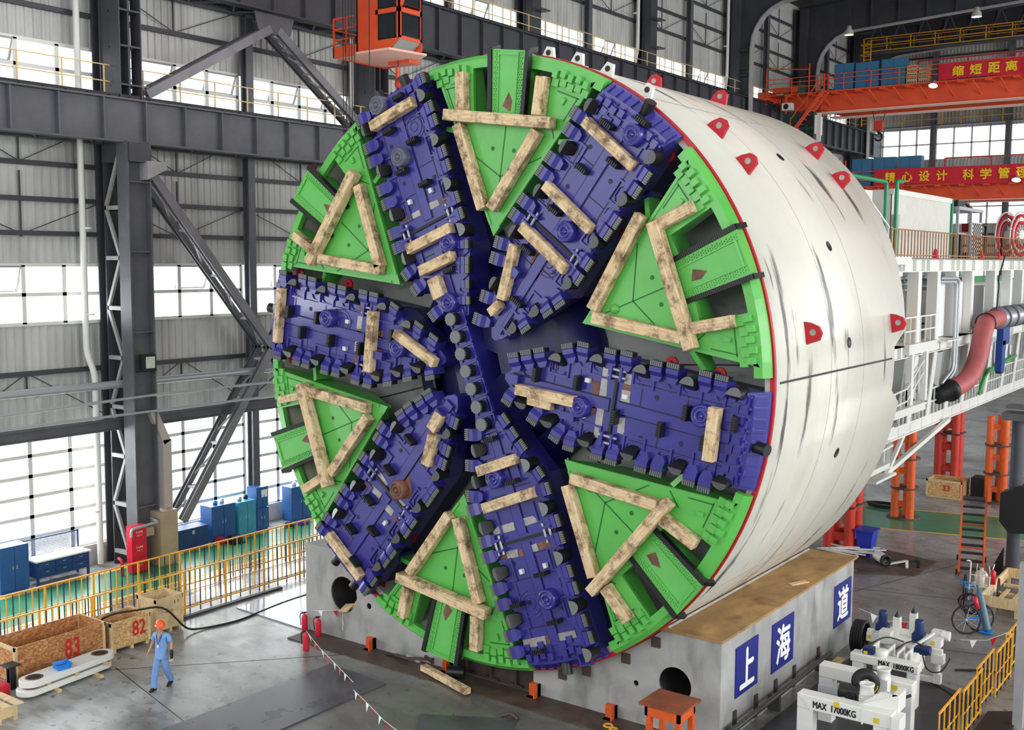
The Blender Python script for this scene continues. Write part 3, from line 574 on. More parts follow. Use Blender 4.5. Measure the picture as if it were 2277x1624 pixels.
def gouge(F,r,t,par,ra=.17):
    s=1 if t>0 else -1; m=MB(F@Mx.Translation((r,t,0))); n=20
    vs=[];cs=[(cos(2*PI*i/n),sin(2*PI*i/n)) for i in range(n)]
    for c,d in cs: vs.append((c*ra,d*ra,-.2))
    for c,d in cs: vs.append((c*ra,d*ra,.3-max(0,-d*s)*ra*2.2-max(0,d*s)*ra*.5))
    m.add(vs,[(i,(i+1)%n,n+(i+1)%n,n+i) for i in range(n)],0,True)
    hi=[n+i for i in range(n) if cs[i][1]*s>=-1e-6]; lo=[n+i for i in range(n) if cs[i][1]*s<=1e-6]
    if s<0: hi=[n+(n//2+k)%n for k in range(n//2+1)]; lo=[n+k for k in range(n//2+1)]
    else: hi=[n+k for k in range(n//2+1)]; lo=[n+(n//2+k)%n for k in range(n//2+1)]
    m.add(vs,[hi],1); m.add(vs,[lo],0)
    return m.obj('gouging_cutter',[BLACKM,CARB],par)
def ripper(F,r,t,par):
    m=MB(F@Mx.Translation((r,t,0)))
    m.bx(-.055,.055,-.17,.17,-.02,.22)
    for i in range(6): v=-.17+(i+.5)*.34/6; m.bx(-.05,.05,v-.018,v+.018,.22,.25)
    return m.obj('ripper_tooth',BLACKM,par)
def hub(F,r,t,par,mt=None,ra=.25,h=.26):
    m=MB(F); m.lathe((r,t,0),(0,0,1),[(ra,-.1),(ra,h-.04),(ra-.03,h),(ra*.78,h),(ra*.74,h-.03),(ra*.6,h-.03),(ra*.56,h+.01),(ra*.42,h+.01),(ra*.38,h-.05),(ra*.24,h-.05),(ra*.2,h+.02),(0,h+.05)],24)
    return m.obj('wear_sensor',mt or BLUE,par)
random.seed(5)
for k in 'ABCDEF':
    F=wframe(SPA[k]); sp=SPL[k]
    rs=[1.15,1.6,2.1,2.6,3.0,5,7.25]
    pts=[(r,wid(r)) for r in rs]+[(7.38,1.02)]
    if k in 'AE': pts[0]=(1.3,.3)
    else: pts=[(.95,.06)]+pts
    poly=pts+[(7.44,.5),(7.46,0),(7.44,-.5)]+[(r,-w) for r,w in pts[::-1]]
    m=MB(F).prism([(r,t,-.85) for r,t in poly],(0,0,.81))
    S0=m.obj('spoke',BLUE,wheel); S0['label']=TOPIC[k]+' blue spoke'
    # the face plate, notched round every tooth
    def side(sg):
        ev=[]
        for r,t in S[k]:
            if t*sg>0: ev.append((r,[(-.19,0),(-.16,-.13),(-.07,-.25),(.07,-.25),(.16,-.13),(.19,0)]))
        for r,t in K[k]:
            if t*sg>0: ev.append((r,[(-.2,0),(-.2,-.2),(-.1,-.27),(.1,-.27),(.2,-.2),(.2,0)]))
        out=[];last=1.3 if k not in 'AE' else 1.75
        out.append((last,wid(last)-.03))
        for r,sh in sorted(ev):
            if r+sh[0][0]<last+.01 or r>7.1: continue
            for dr,dt in sh: out.append((r+dr,max(.1,wid(r+dr)-.03+dt)))
            last=r+.2
        out.append((7.3,.98)); return [(r,sg*w) for r,w in out]
    MB(F).prism([(r,t,-.04) for r,t in side(1)+side(-1)[::-1]],(0,0,.04)).obj('face_plate',BLUE,S0)
    # side walls running down to the hub, shade painted into their blue
    m=MB(F).prism([(r,t*.94,-1.6) for r,t in poly],(0,0,.75)); m.obj('spoke_web',BLUE_SHADE,S0)
    # centre rib, panel seams, cutter pockets
    m=MB(F); r0=1.2 if k not in 'AE' else 1.7
    for a,b in ((r0,sp-.12),(sp+.12,7.0)):
        m.bx(a,b,-.13,.13,0,.035)
    m.obj('centre_rib',BLUE,S0)
    m=MB(F)
    for a,b in ((r0,sp-.1),(sp+.1,7.0)):
        m.bx(a,b,.135,.165,0,.006); m.bx(a,b,-.165,-.135,0,.006)
    for r,sg in ((2.4,1),(3.2,-1),(3.1,1),(4.75,1),(5.3,-1),(5.9,1),(6.5,-1)):
        if abs(r-sp)>.3: m.bx(r,r+.025,.165*sg if sg>0 else -.66,.66 if sg>0 else -.165,0,.006)
    for sg in (1,-1): m.bx(sp+.5,6.95,sg*.66-.012,sg*.66+.012,0,.006)
    for r,t in ((2.7,.45),(3.35,-.45),(5.15,.45),(5.9,-.42),(6.2,.5),(4.9,-.55)):
        m.cyl((r,t,0),(r,t,.006),.06,n=12)
    m.obj('seam_grooves',BLUEG,S0)
    for r,t in K[k]:
        s=1 if t>0 else -1
        MB(F).add([(r+a,t-s*b,c) for c in (0,.045) for a,b in ((-.29,-.02),(-.29,.38),(.29,.38),(.29,-.02),(.24,-.02),(.24,.33),(-.24,.33),(-.24,-.02))],
            [tuple(range(8)),tuple(range(8,16))]+[(i,(i+1)%8,8+(i+1)%8,8+i) for i in range(8)]).obj('cutter_pocket',BLUE,S0)
    for r,t in S[k]: scraper(F,r,t,S0,.1 if (k=='A' and t<0 and r<3.1) else .15)
    for r,t in K[k]: gouge(F,r,t,S0)
    for r,t in R_[k]: ripper(F,r,t,S0)
    for i,(r,t) in enumerate(H[k]):
        o=hub(F,r,t,S0,RUST if k=='D' else mat('sensor_grey',srgb(96,98,112),.35) if (k=='A' and i<2) else None)
    for r,t in O.get(k,[]):
        m=MB(F)
        for ra in (.34,.25,.12): m.tube([(r+ra*cos(i*PI/14),t+ra*sin(i*PI/14),.005) for i in range(28)],.014,6,closed=True)
        m.obj('ring_weld',BLUE,S0)
    for q in M[k] if k in M else []: MB(F).prism([(r,t,0) for r,t in q],(0,0,.008)).obj('bare_patch',BARE,S0)
    for q in U[k] if k in U else []: MB(F).prism([(r,t,0) for r,t in q],(0,0,.006)).obj('primer_patch',RUST,S0)
    # the bolted joint across the spoke
    m=MB(F).bx(sp-.035,sp+.035,-wid(sp),wid(sp),.0,.05); m.obj('joint_gap',BLK,S0)
    for sg in (-.78,.78):
        m=MB(F)
        for d in (-.16,.1): m.bx(sp+d,sp+d+.06,sg-.17,sg+.17,0,.16)
        m.obj('joint_lug',BLUE,S0)
        m=MB(F)
        for e in (-.08,.08): m.cyl((sp-.24,sg+e,.09),(sp+.24,sg+e,.09),.035,n=8)
        m.obj('joint_bolt',PIPEG,S0)
    if M.get(k):
        for rr,tt in ((sp+.75,-.35),(sp+.75,.4)) if k!='F' else ((sp-.75,.45),(sp-.75,-.4),(sp+.28,.3)): 
            MB(F).bx(rr-.06,rr+.06,tt-.05,tt+.05,0,.09).obj('clamp_tab',CHROME,S0)
    # stepped armour and sloping shoulder at the rim
    for i in range(9):
        t=-.88+i*.22
        if abs(t)<.06 and k!='F': continue
        MB(F).bx(6.86+.1*(i%2),7.02+.1*(i%2),t-.085,t+.085,0,.06).obj('armour_block',BLUE,S0); MB(F).bx(7.1+.06*(i%2),7.27+.06*(i%2),t-.07,t+.085,0,.1).obj('armour_block',BLUE,S0)
    n=10;vs=[]
    for i in range(n+1):
        a=R(-8.2+16.4*i/n)
        for rr,z in ((7.3,.0),(7.62,-.34),(7.66,-.42),(7.66,-.46),(7.3,-.46),(7.2,-.2)): vs.append((rr*cos(a),rr*sin(a),z))
    fs=[(i*6+j,i*6+(j+1)%6,(i+1)*6+(j+1)%6,(i+1)*6+j) for i in range(n) for j in range(6)]+[tuple(range(6)),tuple(range(n*6+5,n*6-1,-1))]
    m=MB(F).add(vs,fs)
    for i in range(9):
        a=R(-7.4+i*1.85); m.bar((7.34*cos(a),7.34*sin(a),-.01),(7.64*cos(a),7.64*sin(a),-.33),.05,.05,(cos(a),sin(a),0))
    m.obj('rim_shoe',BLUE,S0)
    for t in ((-.35,.55) if k in 'AD' else (-.1,)):
        a=t/7.6; MB(F).cyl((7.4,t,-.3),(7.8,t*1.02,-.2),.14,n=14).obj('rim_cutter',BLACKM,S0)
# box-like studs and domes seen on single spokes
def stud(k,r,t,sx,sy,h):
    MB(wframe(SPA[k])).bx(r-sx,r+sx,t-sy,t+sy,0,h).obj('lifting_stud',BLUE,wheel)
for a in (('F',1.35,.05,.14,.1,.2),('D',1.6,-.02,.12,.14,.22),('E',2.4,.2,.12,.12,.2),('C',3.05,.3,.14,.1,.2),('B',2.75,.36,.1,.14,.24),('F',2.95,-.5,.2,.09,.12)): stud(*a)
# --- centre beam with the seven round cutters
cb=[(a+CX,21.5,b+CZ) for a,b in G['W']]
m=MB().prism(cb,(0,1.0,0)); CB=m.obj('centre_beam',BLUE,wheel)
for i,(a,b) in enumerate(GC['W']):
    d=V((.37,0,-.93)); e=V((.93,0,.37)); c=V((a+CX+.05,21.5,b+CZ))
    m=MB()
    for s in (-1,1):
        m.bar(c+d*.2*s-e*.24,c+d*.2*s+e*.24,.04,.09,(0,1,0)); m.bar(c-d*.2+e*.24*s,c+d*.2+e*.24*s,.04,.09,(0,1,0))
    m.obj('cutter_socket',BLUE,CB)
    m=MB();n=14;o=V((a+CX,21.5,b+CZ))
    m.cyl(o+V((0,.1,0)),o+V((0,-.22,0)),.155,n=20)
    vs=[o+V(((.15+.02*(i%2))*cos(PI*i/n),-.22,(.15+.02*(i%2))*sin(PI*i/n))) for i in range(2*n)]
    m.prism(vs,(0,-.05,0),1); m.obj('centre_cutter',[BLACKM,CARB],CB)
# --- conical hub behind the spokes
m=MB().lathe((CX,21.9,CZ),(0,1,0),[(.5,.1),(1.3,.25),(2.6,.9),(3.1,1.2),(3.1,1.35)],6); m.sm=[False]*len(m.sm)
m.obj('hub_cone',BLUE_SHADE,wheel)
m=MB().lathe((CX,22.4,CZ),(0,1,0),[(2.2,0),(2.9,.4),(2.9,.85)],36); m.obj('hub_drum',BLUE_SHADE,wheel)
# --- six green cover panels
GTOPIC=['top','upper right','lower right','bottom','lower left','upper left']
def pol(r,a): return (r*cos(R(a)),r*sin(R(a)))
def gpanel(i):
    F=wframe(82-60*i,21.68); 
    e0=(3.3,0); eo=[pol(7.42,18.3),pol(7.42,-18.3)]
    def edge(r,s):                       # point of the straight side at about radius r
        a,b=V((3.3,0)),V(pol(7.42,18.3*s)); f=(r-3.3)/(7.42-3.3); return tuple(a.lerp(b,f))
    arc=lambda r,a0,a1,n=6:[pol(r,a0+(a1-a0)*j/n) for j in range(n+1)]
    P=lambda pts,z=0:[(x,y,z) for x,y in pts]
    T=.14
    m=MB(F)
    op=9.4
    low=[e0,edge(6.2,-1)]+arc(6.22,-op,op)+[edge(6.2,1)]
    m.prism(P(low,-T),(0,0,T))
    for s in (1,-1):
        q=[edge(6.2,s),edge(7.5,s)]+arc(7.36,16.6*s,op*s,4)+[pol(6.22,op*s)]
        m.prism(P(q,-T),(0,0,T))
    G0=m.obj('cover_panel',GREEN,wheel); G0['label']=GTOPIC[i]+' green cover panel'
    # rim band
    n=16;vs=[];A=20.2
    for j in range(n+1):
        a=R(-A+2*A*j/n)
        for rr,z in ((7.36,0),(7.56,.0),(7.67,-.12),(7.67,-.27),(7.55,-.27),(7.55,-.16),(7.36,-.16)): vs.append((rr*cos(a),rr*sin(a),z))
    fs=[(j*7+k,j*7+(k+1)%7,(j+1)*7+(k+1)%7,(j+1)*7+k) for j in range(n) for k in range(7)]+[tuple(range(7)),tuple(range(n*7+6,n*7-1,-1))]
    MB(F).add(vs,fs).obj('rim_band',GREEN,G0)
    # deep side plates
    m=MB(F)
    for s in (1,-1):
        a=edge(3.3,s);b=edge(7.5,s); q=[(*a,-.1),(*b,-.1),(*b,-.42),(*edge(6.6,s),-.7),(*edge(4.4,s),-.7)]
        off=(0,-.05*s,0); m.prism(q,off)
        c=pol(6.22,op*s);d=pol(7.4,op*s); m.prism([(*c,-.1),(*d,-.1),(*d,-.4),(*c,-.6)],(0,.05*s,0))
    c=pol(6.22,op);d=pol(6.22,-op); m.prism([(*c,-.1),(*d,-.1),(*d,-.8),(*c,-.8)],(-.05,0,0))
    m.obj('side_plate',GREEN,G0)
    # raised frame along the side edges, seams, rivet holes
    m=MB(F)
    jn=(4.75,0)
    for p,q in ((jn,(3.9,0)),(jn,(6.2,0)),(jn,edge(5.6,1)),(jn,edge(5.6,-1)),((5.55,.0),(5.55,0.01))):
        m.bar((*p,.003),(*q,.003),.03,.006)
    for s in (1,-1):
        m.bar((*pol(6.3,op*s*1.25),.003),(*edge(5.9,s),.003),.03,.006)
        m.bar((*pol(7.0,op*1.2*s),.003),(*pol(7.0,16.6*s),.003),.03,.006); m.bar((*pol(7.0,16.2*s),.003),(*pol(6.4,14.8*s),.003),.03,.006)
        m.cyl((5.4,.32*s,0),(5.4,.32*s,.005),.055,n=12)
    m.obj('seam_grooves',GRND,G0)
    m=MB(F)
    for s in (1,-1):
        a=V(edge(3.6,s));b=V(edge(7.3,s)); m.bar((a.x,a.y-.05*s,.01),(b.x,b.y-.05*s,.01),.07,.03)
    m.lathe((4.25,0,0),(0,0,1),[(.12,0),(.11,.05),(.05,.1),(0,.11)],14)
    for s in (1,-1): m.bar((*pol(6.75,13.2*s),.0),(*pol(6.9,13.6*s),.0),.1,.12)
    m.obj('edge_strips',GREEN,G0)
    # toothed blocks along the rim
    for s in (1,-1):
        for j in range(5):
            a=(10.6+j*1.75)*s; rr=7.08+.05*(j%2)
            m=MB(F@Mx.Rotation(R(a),4,'Z')); m.bx(rr,rr+.17,-.09,.09,0,.07).obj('rim_block',GREEN,G0); MB(F@Mx.Rotation(R(a),4,'Z')).bx(rr+.19,rr+.36,-.03,.11,0,.12).obj('rim_block',GREEN,G0)
    # scoop between two toothed black bars
    m=MB(F); q=[(6.0,-.43),(7.62,-.5),(7.62,.5),(6.0,.43)]
    m.add([(x,y,-.5) for x,y in q]+[(6.0,-.43,.02),(7.72,-.5,.22),(7.72,.5,.22),(6.0,.43,.02)],[(0,1,2,3),(4,5,6,7),(0,1,5,4),(1,2,6,5),(2,3,7,6),(3,0,4,7)])
    SB=m.obj('scoop',GREEN,G0)
    m=MB(F); dz=.2/1.72
    for s in (1,-1):
        for rr in (1,): m.bar((6.05,.25*s,.04),(7.68,.29*s,.235),.03,.03)
        for j in range(26):
            f=j/25; 
            for e in (.3,.36): m.bar((6.1+1.55*f,(e+.03*(j%2))*s,.035+dz*(.1+1.55*f)),(6.13+1.55*f,(e+.03*(j%2)+.02)*s,.04+dz*(.1+1.55*f)),.02,.02)
    m.bar((7.62,-.3,.23),(7.62,.3,.23),.05,.04); m.obj('scoop_tread',GREEN,SB)
    m=MB(F)
    m.add([(x,y,.026+(x-6)*dz) for x,y in ((6.3,-.12),(6.42,.12),(6.62,.02),(6.75,-.05),(6.55,-.16))],[(0,1,2,3,4)]); m.obj('primer_patch',RUST,SB)
    for s in (1,-1):
        m=MB(F); y=.52*s
        m.bar((6.0,.48*s,-.02),(7.74,.56*s,.19),.11,.16,(0,0,1))
        for j in range(34):
            f=j/33; m.bar((6.02+1.7*f,(.48+.08*f)*s-.055,.065+.2*f),(6.02+1.7*f,(.48+.08*f)*s+.055,.065+.2*f),.022,.022)
        m.bar((7.7,.555*s,.2),(7.8,.56*s,-.1),.11,.12); m.obj('toothed_bar',BLACKM,SB)
    # struts to the neighbouring spokes
    for s in (1,-1):
        a=V(edge(6.0,s)); b=a+V((.0,.55*s)); m=MB(F); m.prism([(a.x-.1,a.y,-.05),(b.x-.05,b.y,-.25),(b.x-.05,b.y,-.75),(a.x-.1,a.y,-.75)],(.12,0,0)); m.obj('strut',GREEN,G0)
        MB(F).bx(a.x-.14,a.x+.16,min(b.y,b.y+.1*s),max(b.y,b.y+.1*s),-.75,-.3).obj('strut_clamp',BLUE,G0)
for i in range(6): gpanel(i)
for i,(a,b) in enumerate(RL):        # red lifting lugs on the sides of the spokes
    o=V((CX+a,22.2,CZ+b)); m=MB(); an=math.atan2(b,a); d=V((cos(an),0,sin(an)))
    k=min(range(6),key=lambda j:abs(((math.degrees(an)-[111.3,53,171.3,-128.7,-68.7,-8.7][j]+180)%360)-180))
    ka=R([111.3,53,171.3,-128.7,-68.7,-8.7][k]); er=V((cos(ka),0,sin(ka))); et=V((-sin(ka),0,cos(ka)))
    sg=1 if V((a,0,b)).dot(et)>0 else -1
    q=[o+er*.17-et*sg*.28,o+er*.14+et*sg*.08,o+er*.06+et*sg*.16,o-er*.06+et*sg*.16,o-er*.14+et*sg*.08,o-er*.17-et*sg*.28]
    m.prism(q,(0,.06,0)); m.cyl(o+et*sg*.03+V((0,-.005,0)),o+et*sg*.03+V((0,.065,0)),.045,n=10,mi=1); m.obj('lifting_lug',[REDP,BLK],wheel)
# ================================================================== timbers lashed over the wheel
NT={'A':['timber across the upper left spoke near its rim','long timber across the upper left spoke just below the bolted joint','timber across the narrow inner end of the upper left spoke','short thick timber block hanging at the inner tip of the upper left spoke'],
'B':['timber across the upper right spoke near its rim','timber across the middle of the upper right spoke','timber just inside the bolted joint of the upper right spoke','timber lying along the left edge of the upper right spoke','little pale block at the inner tip of the upper right spoke'],
'C':['reddish timber standing at the rim end of the left spoke','long upright timber across the joint of the left spoke','slanted timber on the inner end of the left spoke'],
'D':['short timber at the inner end of the lower left spoke, upper of two','stubby timber on the inner end of the lower left spoke, lower of two','weathered timber along the rim end of the lower left spoke'],
'E':['upper timber across the narrow part of the bottom spoke','timber across the bottom spoke above the bolted joint'],
'F':['timber lying along the inner end of the right spoke','short block tucked under the timber of the right spoke','upright timber near the rim end of the right spoke'],
'T':['short upright timber left of the scoop on the top green panel','short upright timber right of the scoop on the top green panel','long crosswise timber of the top green panel','left leg of the timber V on the top green panel','right leg of the timber V on the top green panel'],
'UL':['long timber beside the windows of the upper left green panel','right hand timber of the upper left green panel triangle','lower timber of the upper left green panel triangle','stub timber at the rim of the upper left green panel'],
'UR':['long timber beside the windows of the upper right green panel','upper timber of the upper right green panel triangle','lower timber of the upper right green panel triangle','stub timber by the lower window of the upper right green panel','stub timber by the upper window of the upper right green panel'],
'LR':['upper timber of the lower right green panel triangle','left timber of the lower right green panel triangle','long slanted timber beside the windows of the lower right green panel','stub timber by the upper window of the lower right green panel','stub timber by the lower window of the lower right green panel'],
'B_':['left timber of the bottom green panel triangle','right timber of the bottom green panel triangle','crosswise timber over the bottom green panel','stub timber left of the bottom scoop','stub timber right of the bottom scoop'],
'LL':['long timber beside the windows of the lower left green panel','upper timber of the lower left green panel triangle','right hand timber of the lower left green panel triangle','stub timber at the upper rim of the lower left green panel','stub timber at the lower rim of the lower left green panel']}
cnt={}
def beam(p,q,w,h,label,cat='timber',group=None,up=(0,1,0),m_=None,name='timber',bevel=.012):
    p=V(p);q=V(q);d=(q-p);L=d.length;d.normalize();u=V(up);a=d.cross(u).normalized();u=a.cross(d)
    m=MB().bx(-L/2,L/2,-w/2,w/2,-h/2,h/2); o=m.obj(name,m_ or WOOD,bevel=bevel)
    c=(p+q)/2; o.matrix_world=Mx(((d.x,a.x,u.x,c.x),(d.y,a.y,u.y,c.y),(d.z,a.z,u.z,c.z),(0,0,0,1)))
    return tag(o,label,cat,group)
random.seed(21)
LAY={('T',2):1,('UR',0):1,('LR',2):1,('B_',2):1,('UL',0):1,('LL',0):1}
for sp,a,b,c,d,w in T:
    i=cnt.get(sp,0); cnt[sp]=i+1
    f=21.22 if sp in 'ABCDEF' else (21.28 if (sp,i) in LAY else 21.4)   # depth of the front face
    back=21.46 if sp in 'ABCDEF' else 21.66
    th=back-f if (sp,i) not in LAY else .3
    if (sp,i)==('F',1): f+=.04;th=.2
    y=f+th/2
    beam((CX+a,y,CZ+b),(CX+c,y,CZ+d),w,th,NT[sp][i],group='timbers tied over the cutter wheel')
# ================================================================== the shield behind the wheel
shield=thing('tunnel_shield','huge white cylindrical shield of the boring machine','shield',(CX,27,.6))
NS=120
def ring(y0,y1,r0,r1,mt,name,par,f=None):
    m=MB();vs=[]
    for i in range(NS):
        a=2*PI*i/NS;yy=f(a) if f else y1
        for r,y in ((r1,y0),(r1,yy),(r0,yy),(r0,y0)): vs.append((CX+r*cos(a),y,CZ+r*sin(a)))
    for i in range(NS):
        j=(i+1)%NS
        for k in range(4): m.add([],[])
    fs=[(i*4+k,i*4+(k+1)%4,((i+1)%NS)*4+(k+1)%4,((i+1)%NS)*4+k) for i in range(NS) for k in range(4)]
    m.add(vs,fs,0,False); m.sm=[k%4==0 for k in range(len(m.f))]
    return m.obj(name,mt,par)
def rear(a):
    s=sin(a); y=31.0+(2.0*s if s>0 else 0)
    d=math.degrees(a)%360
    if d<5 or d>353: y=30.2
    return y
sh=ring(22.05,31,7.45,7.68,SHELL,'shell',shield,rear)
ring(21.97,22.06,7.6,7.71,REDP,'front_seal',shield)
ring(22.07,22.1,7.5,7.69,BLK,'seal_gap',shield)
m=MB().cyl((CX,23.3,CZ),(CX,23.5,CZ),7.46,n=96); m.obj('bulkhead',GREYW,shield)
m=MB()
for a in (48,-42,138,3,-20,165,195):
    m=MB(); m.bar((CX+3*cos(R(a)),23.28,CZ+3*sin(R(a))),(CX+7.4*cos(R(a)),23.28,CZ+7.4*sin(R(a))),.03,.03); m.obj('bulkhead_seam',BLK,shield)
for a in (57,): 
    p=V((CX+6.55*cos(R(a)),23.27,CZ+6.55*sin(R(a)))); MB().cyl(p,p+V((0,.02,0)),.3,n=20).obj('vent_opening',BLK,shield)
p=V((CX+6.55*cos(R(57)),23.25,CZ+6.55*sin(R(57))))
m=MB().bar(p+V((-.22,0,-.22)),p+V((.22,0,.22)),.07,.03,(0,1,0)).bar(p+V((-.22,0,.22)),p+V((.22,0,-.22)),.07,.03,(0,1,0)); m.obj('vent_cross',GREYW,shield)
def cyl_hit(x,y,r):
    d=unp(x,y); o=CAM-V((CX,0,CZ)); a=d.x**2+d.z**2;b=2*(o.x*d.x+o.z*d.z);c=o.x**2+o.z**2-r*r
    t=(-b-math.sqrt(max(0,b*b-4*a*c)))/(2*a); return CAM+d*t
for px,py in ((1590,293),(1652,370),(1805,342),(1862,405),(1792,741),(1983,719),(1563,203),(1322,133),(1480,190)):
    c=cyl_hit(px,py,7.68) if py>250 else None
    if c is None:
        a={1563:70,1322:97,1480:80}[px]; y={1563:29.5,1322:23.2,1480:28}[px]; c=V((CX+7.68*cos(R(a)),y,CZ+7.68*sin(R(a))))
    n=V((c.x-CX,0,c.z-CZ)).normalized(); e=V((0,1,0)); tt=n.cross(e)
    m=MB(); q=[c+tt*.27-n*.05,c+tt*.22+n*.14,c+tt*.11+n*.33,c-tt*.05+n*.38,c-tt*.2+n*.3,c-tt*.27-n*.05]; q=[x-e*.05 for x in q]
    m.prism(q,e*.1); m.cyl(c+n*.18-e*.055,c+n*.18+e*.055,.075,n=14,mi=1); m.obj('lifting_lug',[REDP,BARE],shield)
for px,py,y in ((1212,112,22.25),(1277,126,22.3),(1345,147,22.3),(1432,197,22.3)):
    c=onY(px,py,y); n=V((c.x-CX,0,c.z-CZ)).normalized(); c=V((CX,y+.15,CZ))+n*7.6; t_=V((n.z,0,-n.x))
    m=MB(); q=[c-t_*.25-n*.1,c-t_*.08+n*.36,c+t_*.1+n*.36,c+t_*.25-n*.1]; m.prism(q,(0,.1,0)); m.cyl(c+n*.22-V((0,.01,0)),c+n*.22+V((0,.11,0)),.07,n=12,mi=1)
    m.bar(c+V((0,.1,0))-n*.05,c+V((0,.5,0))-n*.05,.08,.3,n); m.obj('pad_eye',[WHITE,BLK],shield)
for px,py in ((1843,548),(1888,762),(1860,1007),(1735,350)):
    c=cyl_hit(px,py,7.68); n=V((c.x-CX,0,c.z-CZ)).normalized(); MB().lathe(c-n*.02,n,[(.13,0),(.13,.035),(.1,.035),(.085,.022),(0,.022)],18).obj('port_hole',BLK,shield)
for a,w in ((56.5,.03),(0.7,.05),(-40,.03)):      # longitudinal seams
    m=MB(); n=V((cos(R(a)),0,sin(R(a)))); m.bar(V((CX,22.3,CZ))+n*7.675,V((CX,30.0,CZ))+n*7.675,w,.02,n); m.obj('seam',BLK if w>.04 else STEELL,shield)
for y in (25.4,27.7):
    m=MB(); m.tube([(CX+7.675*cos(2*PI*i/160),y,CZ+7.675*sin(2*PI*i/160)) for i in range(160)],.012,4,closed=True); m.obj('ring_seam',STEELL,shield)
ring(29,30.9,7.0,7.3,WHITE,'tail_frame',shield)
m=MB().cyl((CX,30.5,CZ),(CX,30.6,CZ),7.2,n=64); m.obj('tail_bulkhead',WHITE,shield)
# ================================================================== cradle, floor and the left side of the hall
RC=7.72
def cz(x): return CZ-math.sqrt(RC*RC-(x-CX)**2)
def cradle(pts,holes,lab):
    y0,y1=22.25,31.0
    # front and back faces are tessellated from the slit outline, walls follow it
    from mathutils.geometry import tessellate_polygon
    tri=tessellate_polygon([[V((x,z,0)) for x,z in pts]]+[[V((cx+r*cos(2*PI*j/24),cy+r*sin(2*PI*j/24),0)) for j in range(24)] for cx,cy,r in holes])
    fl=list(pts)+[(cx+r*cos(2*PI*j/24),cy+r*sin(2*PI*j/24)) for cx,cy,r in holes for j in range(24)]
    n=len(fl); k=len(pts); vs=[(x,y0,z) for x,z in fl]+[(x,y1 if i<k else y1-.6,z) for i,(x,z) in enumerate(fl)]
    fs=[tuple(f) for f in tri]+[tuple(range(n,n+k))]
    def loop(a,c): return [(a+i,a+(i+1)%c,n+a+(i+1)%c,n+a+i) for i in range(c)]
    fs+=loop(0,k); o=k
    for h in holes: fs+=loop(o,24); fs.append(tuple(range(n+o,n+o+24))); o+=24
    ob=tag(MB().add(vs,fs).obj('concrete_cradle',CONC,origin=(pts[0][0],26,0)),lab,'concrete block')
    for cx,cy,r in holes: MB().lathe((cx,y0,cy),(0,1,0),[(r-.004,.03),(r-.03,.06),(r-.03,7.9),(0,7.9)],24).obj('tunnel_shade',BLK,ob)  # black tube added so the holes look dark inside
    return ob
aL=[(-22.0+i*(4.0/10),cz(-22.0+i*.4)) for i in range(11)]
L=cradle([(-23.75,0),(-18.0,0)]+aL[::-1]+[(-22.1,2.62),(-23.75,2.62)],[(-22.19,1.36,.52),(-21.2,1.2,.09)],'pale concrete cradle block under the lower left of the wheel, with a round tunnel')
aR=[(-15.5+i*.38,cz(-15.5+i*.38)) for i in range(11)]
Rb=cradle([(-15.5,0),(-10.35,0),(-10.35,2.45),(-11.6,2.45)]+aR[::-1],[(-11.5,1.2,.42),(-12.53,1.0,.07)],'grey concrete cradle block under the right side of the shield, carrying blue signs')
m=MB().bx(-11.9,-10.28,22.15,31.1,2.46,2.52); tag(m.obj('plywood_sheet',PLY,origin=(-11,26,2.46)),'sand strewn plywood covering the top of the right cradle block','sheet')
for x,y,s,a in ((-11.3,23.3,.5,.5),(-11.2,24.3,.4,.7),(-11.4,28.6,.7,.2)):
    pass
m=MB().bar((-10.75,27.2,2.535),(-10.5,27.75,2.535),.16,.03); tag(m.obj('offcut',PINE,origin=(-10.6,27.5,2.52)),'small pale offcut lying on the plywood of the right cradle','offcut')
m=MB()
for x in (-17.7,-16.9,-16.1): m.ib((x,22.3,.3),(x,31,.3),.5,.4,.05)
m.bx(-18,-15.5,22.4,22.5,0,.55); tag(m.obj('support_beams',mat('rusty_beam',srgb(62,48,42),.6,vary=.3),origin=(-16.8,26,0)),'dark rusty steel beams between the two cradle blocks','beam')
for i,(x,lab) in enumerate(((-21.06,'orange angle bracket at the foot of the left cradle, below the tunnel'),(-18.25,'orange angle bracket by the scrap steel under the wheel'),(-15.4,'orange angle bracket at the left end of the right cradle'),(-13.15,'orange angle bracket at the foot of the right cradle, left of the orange stand'))):
    m=MB().bx(x-.13,x+.13,21.95,22.24,0,.03).bx(x-.13,x+.13,22.1,22.24,0,.34).bx(x+.1,x+.13,21.95,22.24,0,.34); tag(m.obj('angle_bracket',ORANGE2,origin=(x,22.1,0)),lab,'bracket','orange brackets')
m=MB().bx(-23.6,-10.2,21.35,22.25,.005,.03); tag(m.obj('base_strip',PLATER,origin=(-17,21.8,0)),'rusty steel strip along the front foot of the cradle blocks','strip')
for x in (-14.6,-13.9,-12.8,-12.0):       # small dark seats welded under the shield
    z=cz(x); m=MB().bx(x-.11,x+.11,22.19,22.25,z-.3,z-.06); tag(m.obj('anchor_plate',PLATER,origin=(x,22.1,z-.3)),'dark rusty anchor plate under the curve of the wheel on the right cradle','plate','anchor plates on the right cradle')
for y,z in ((23.0,0),(24.2,0),(25.4,0),(26.6,0),(28.3,0)):
    m=MB().bx(-10.35,-10.31,y-.08,y+.08,.05,.62); tag(m.obj('anchor_strip',PLATER,origin=(-10.3,y,0)),'short rusty strip standing at the foot of the signed concrete face','strip','rusty strips on the signed face')
m=MB().tube([(-10.1,22.3,.42),(-10.1,28.6,.42)],.07); [m.bx(-10.34,-10.04,y-.05,y+.05,0,.38) for y in (22.6,25,28.2)]
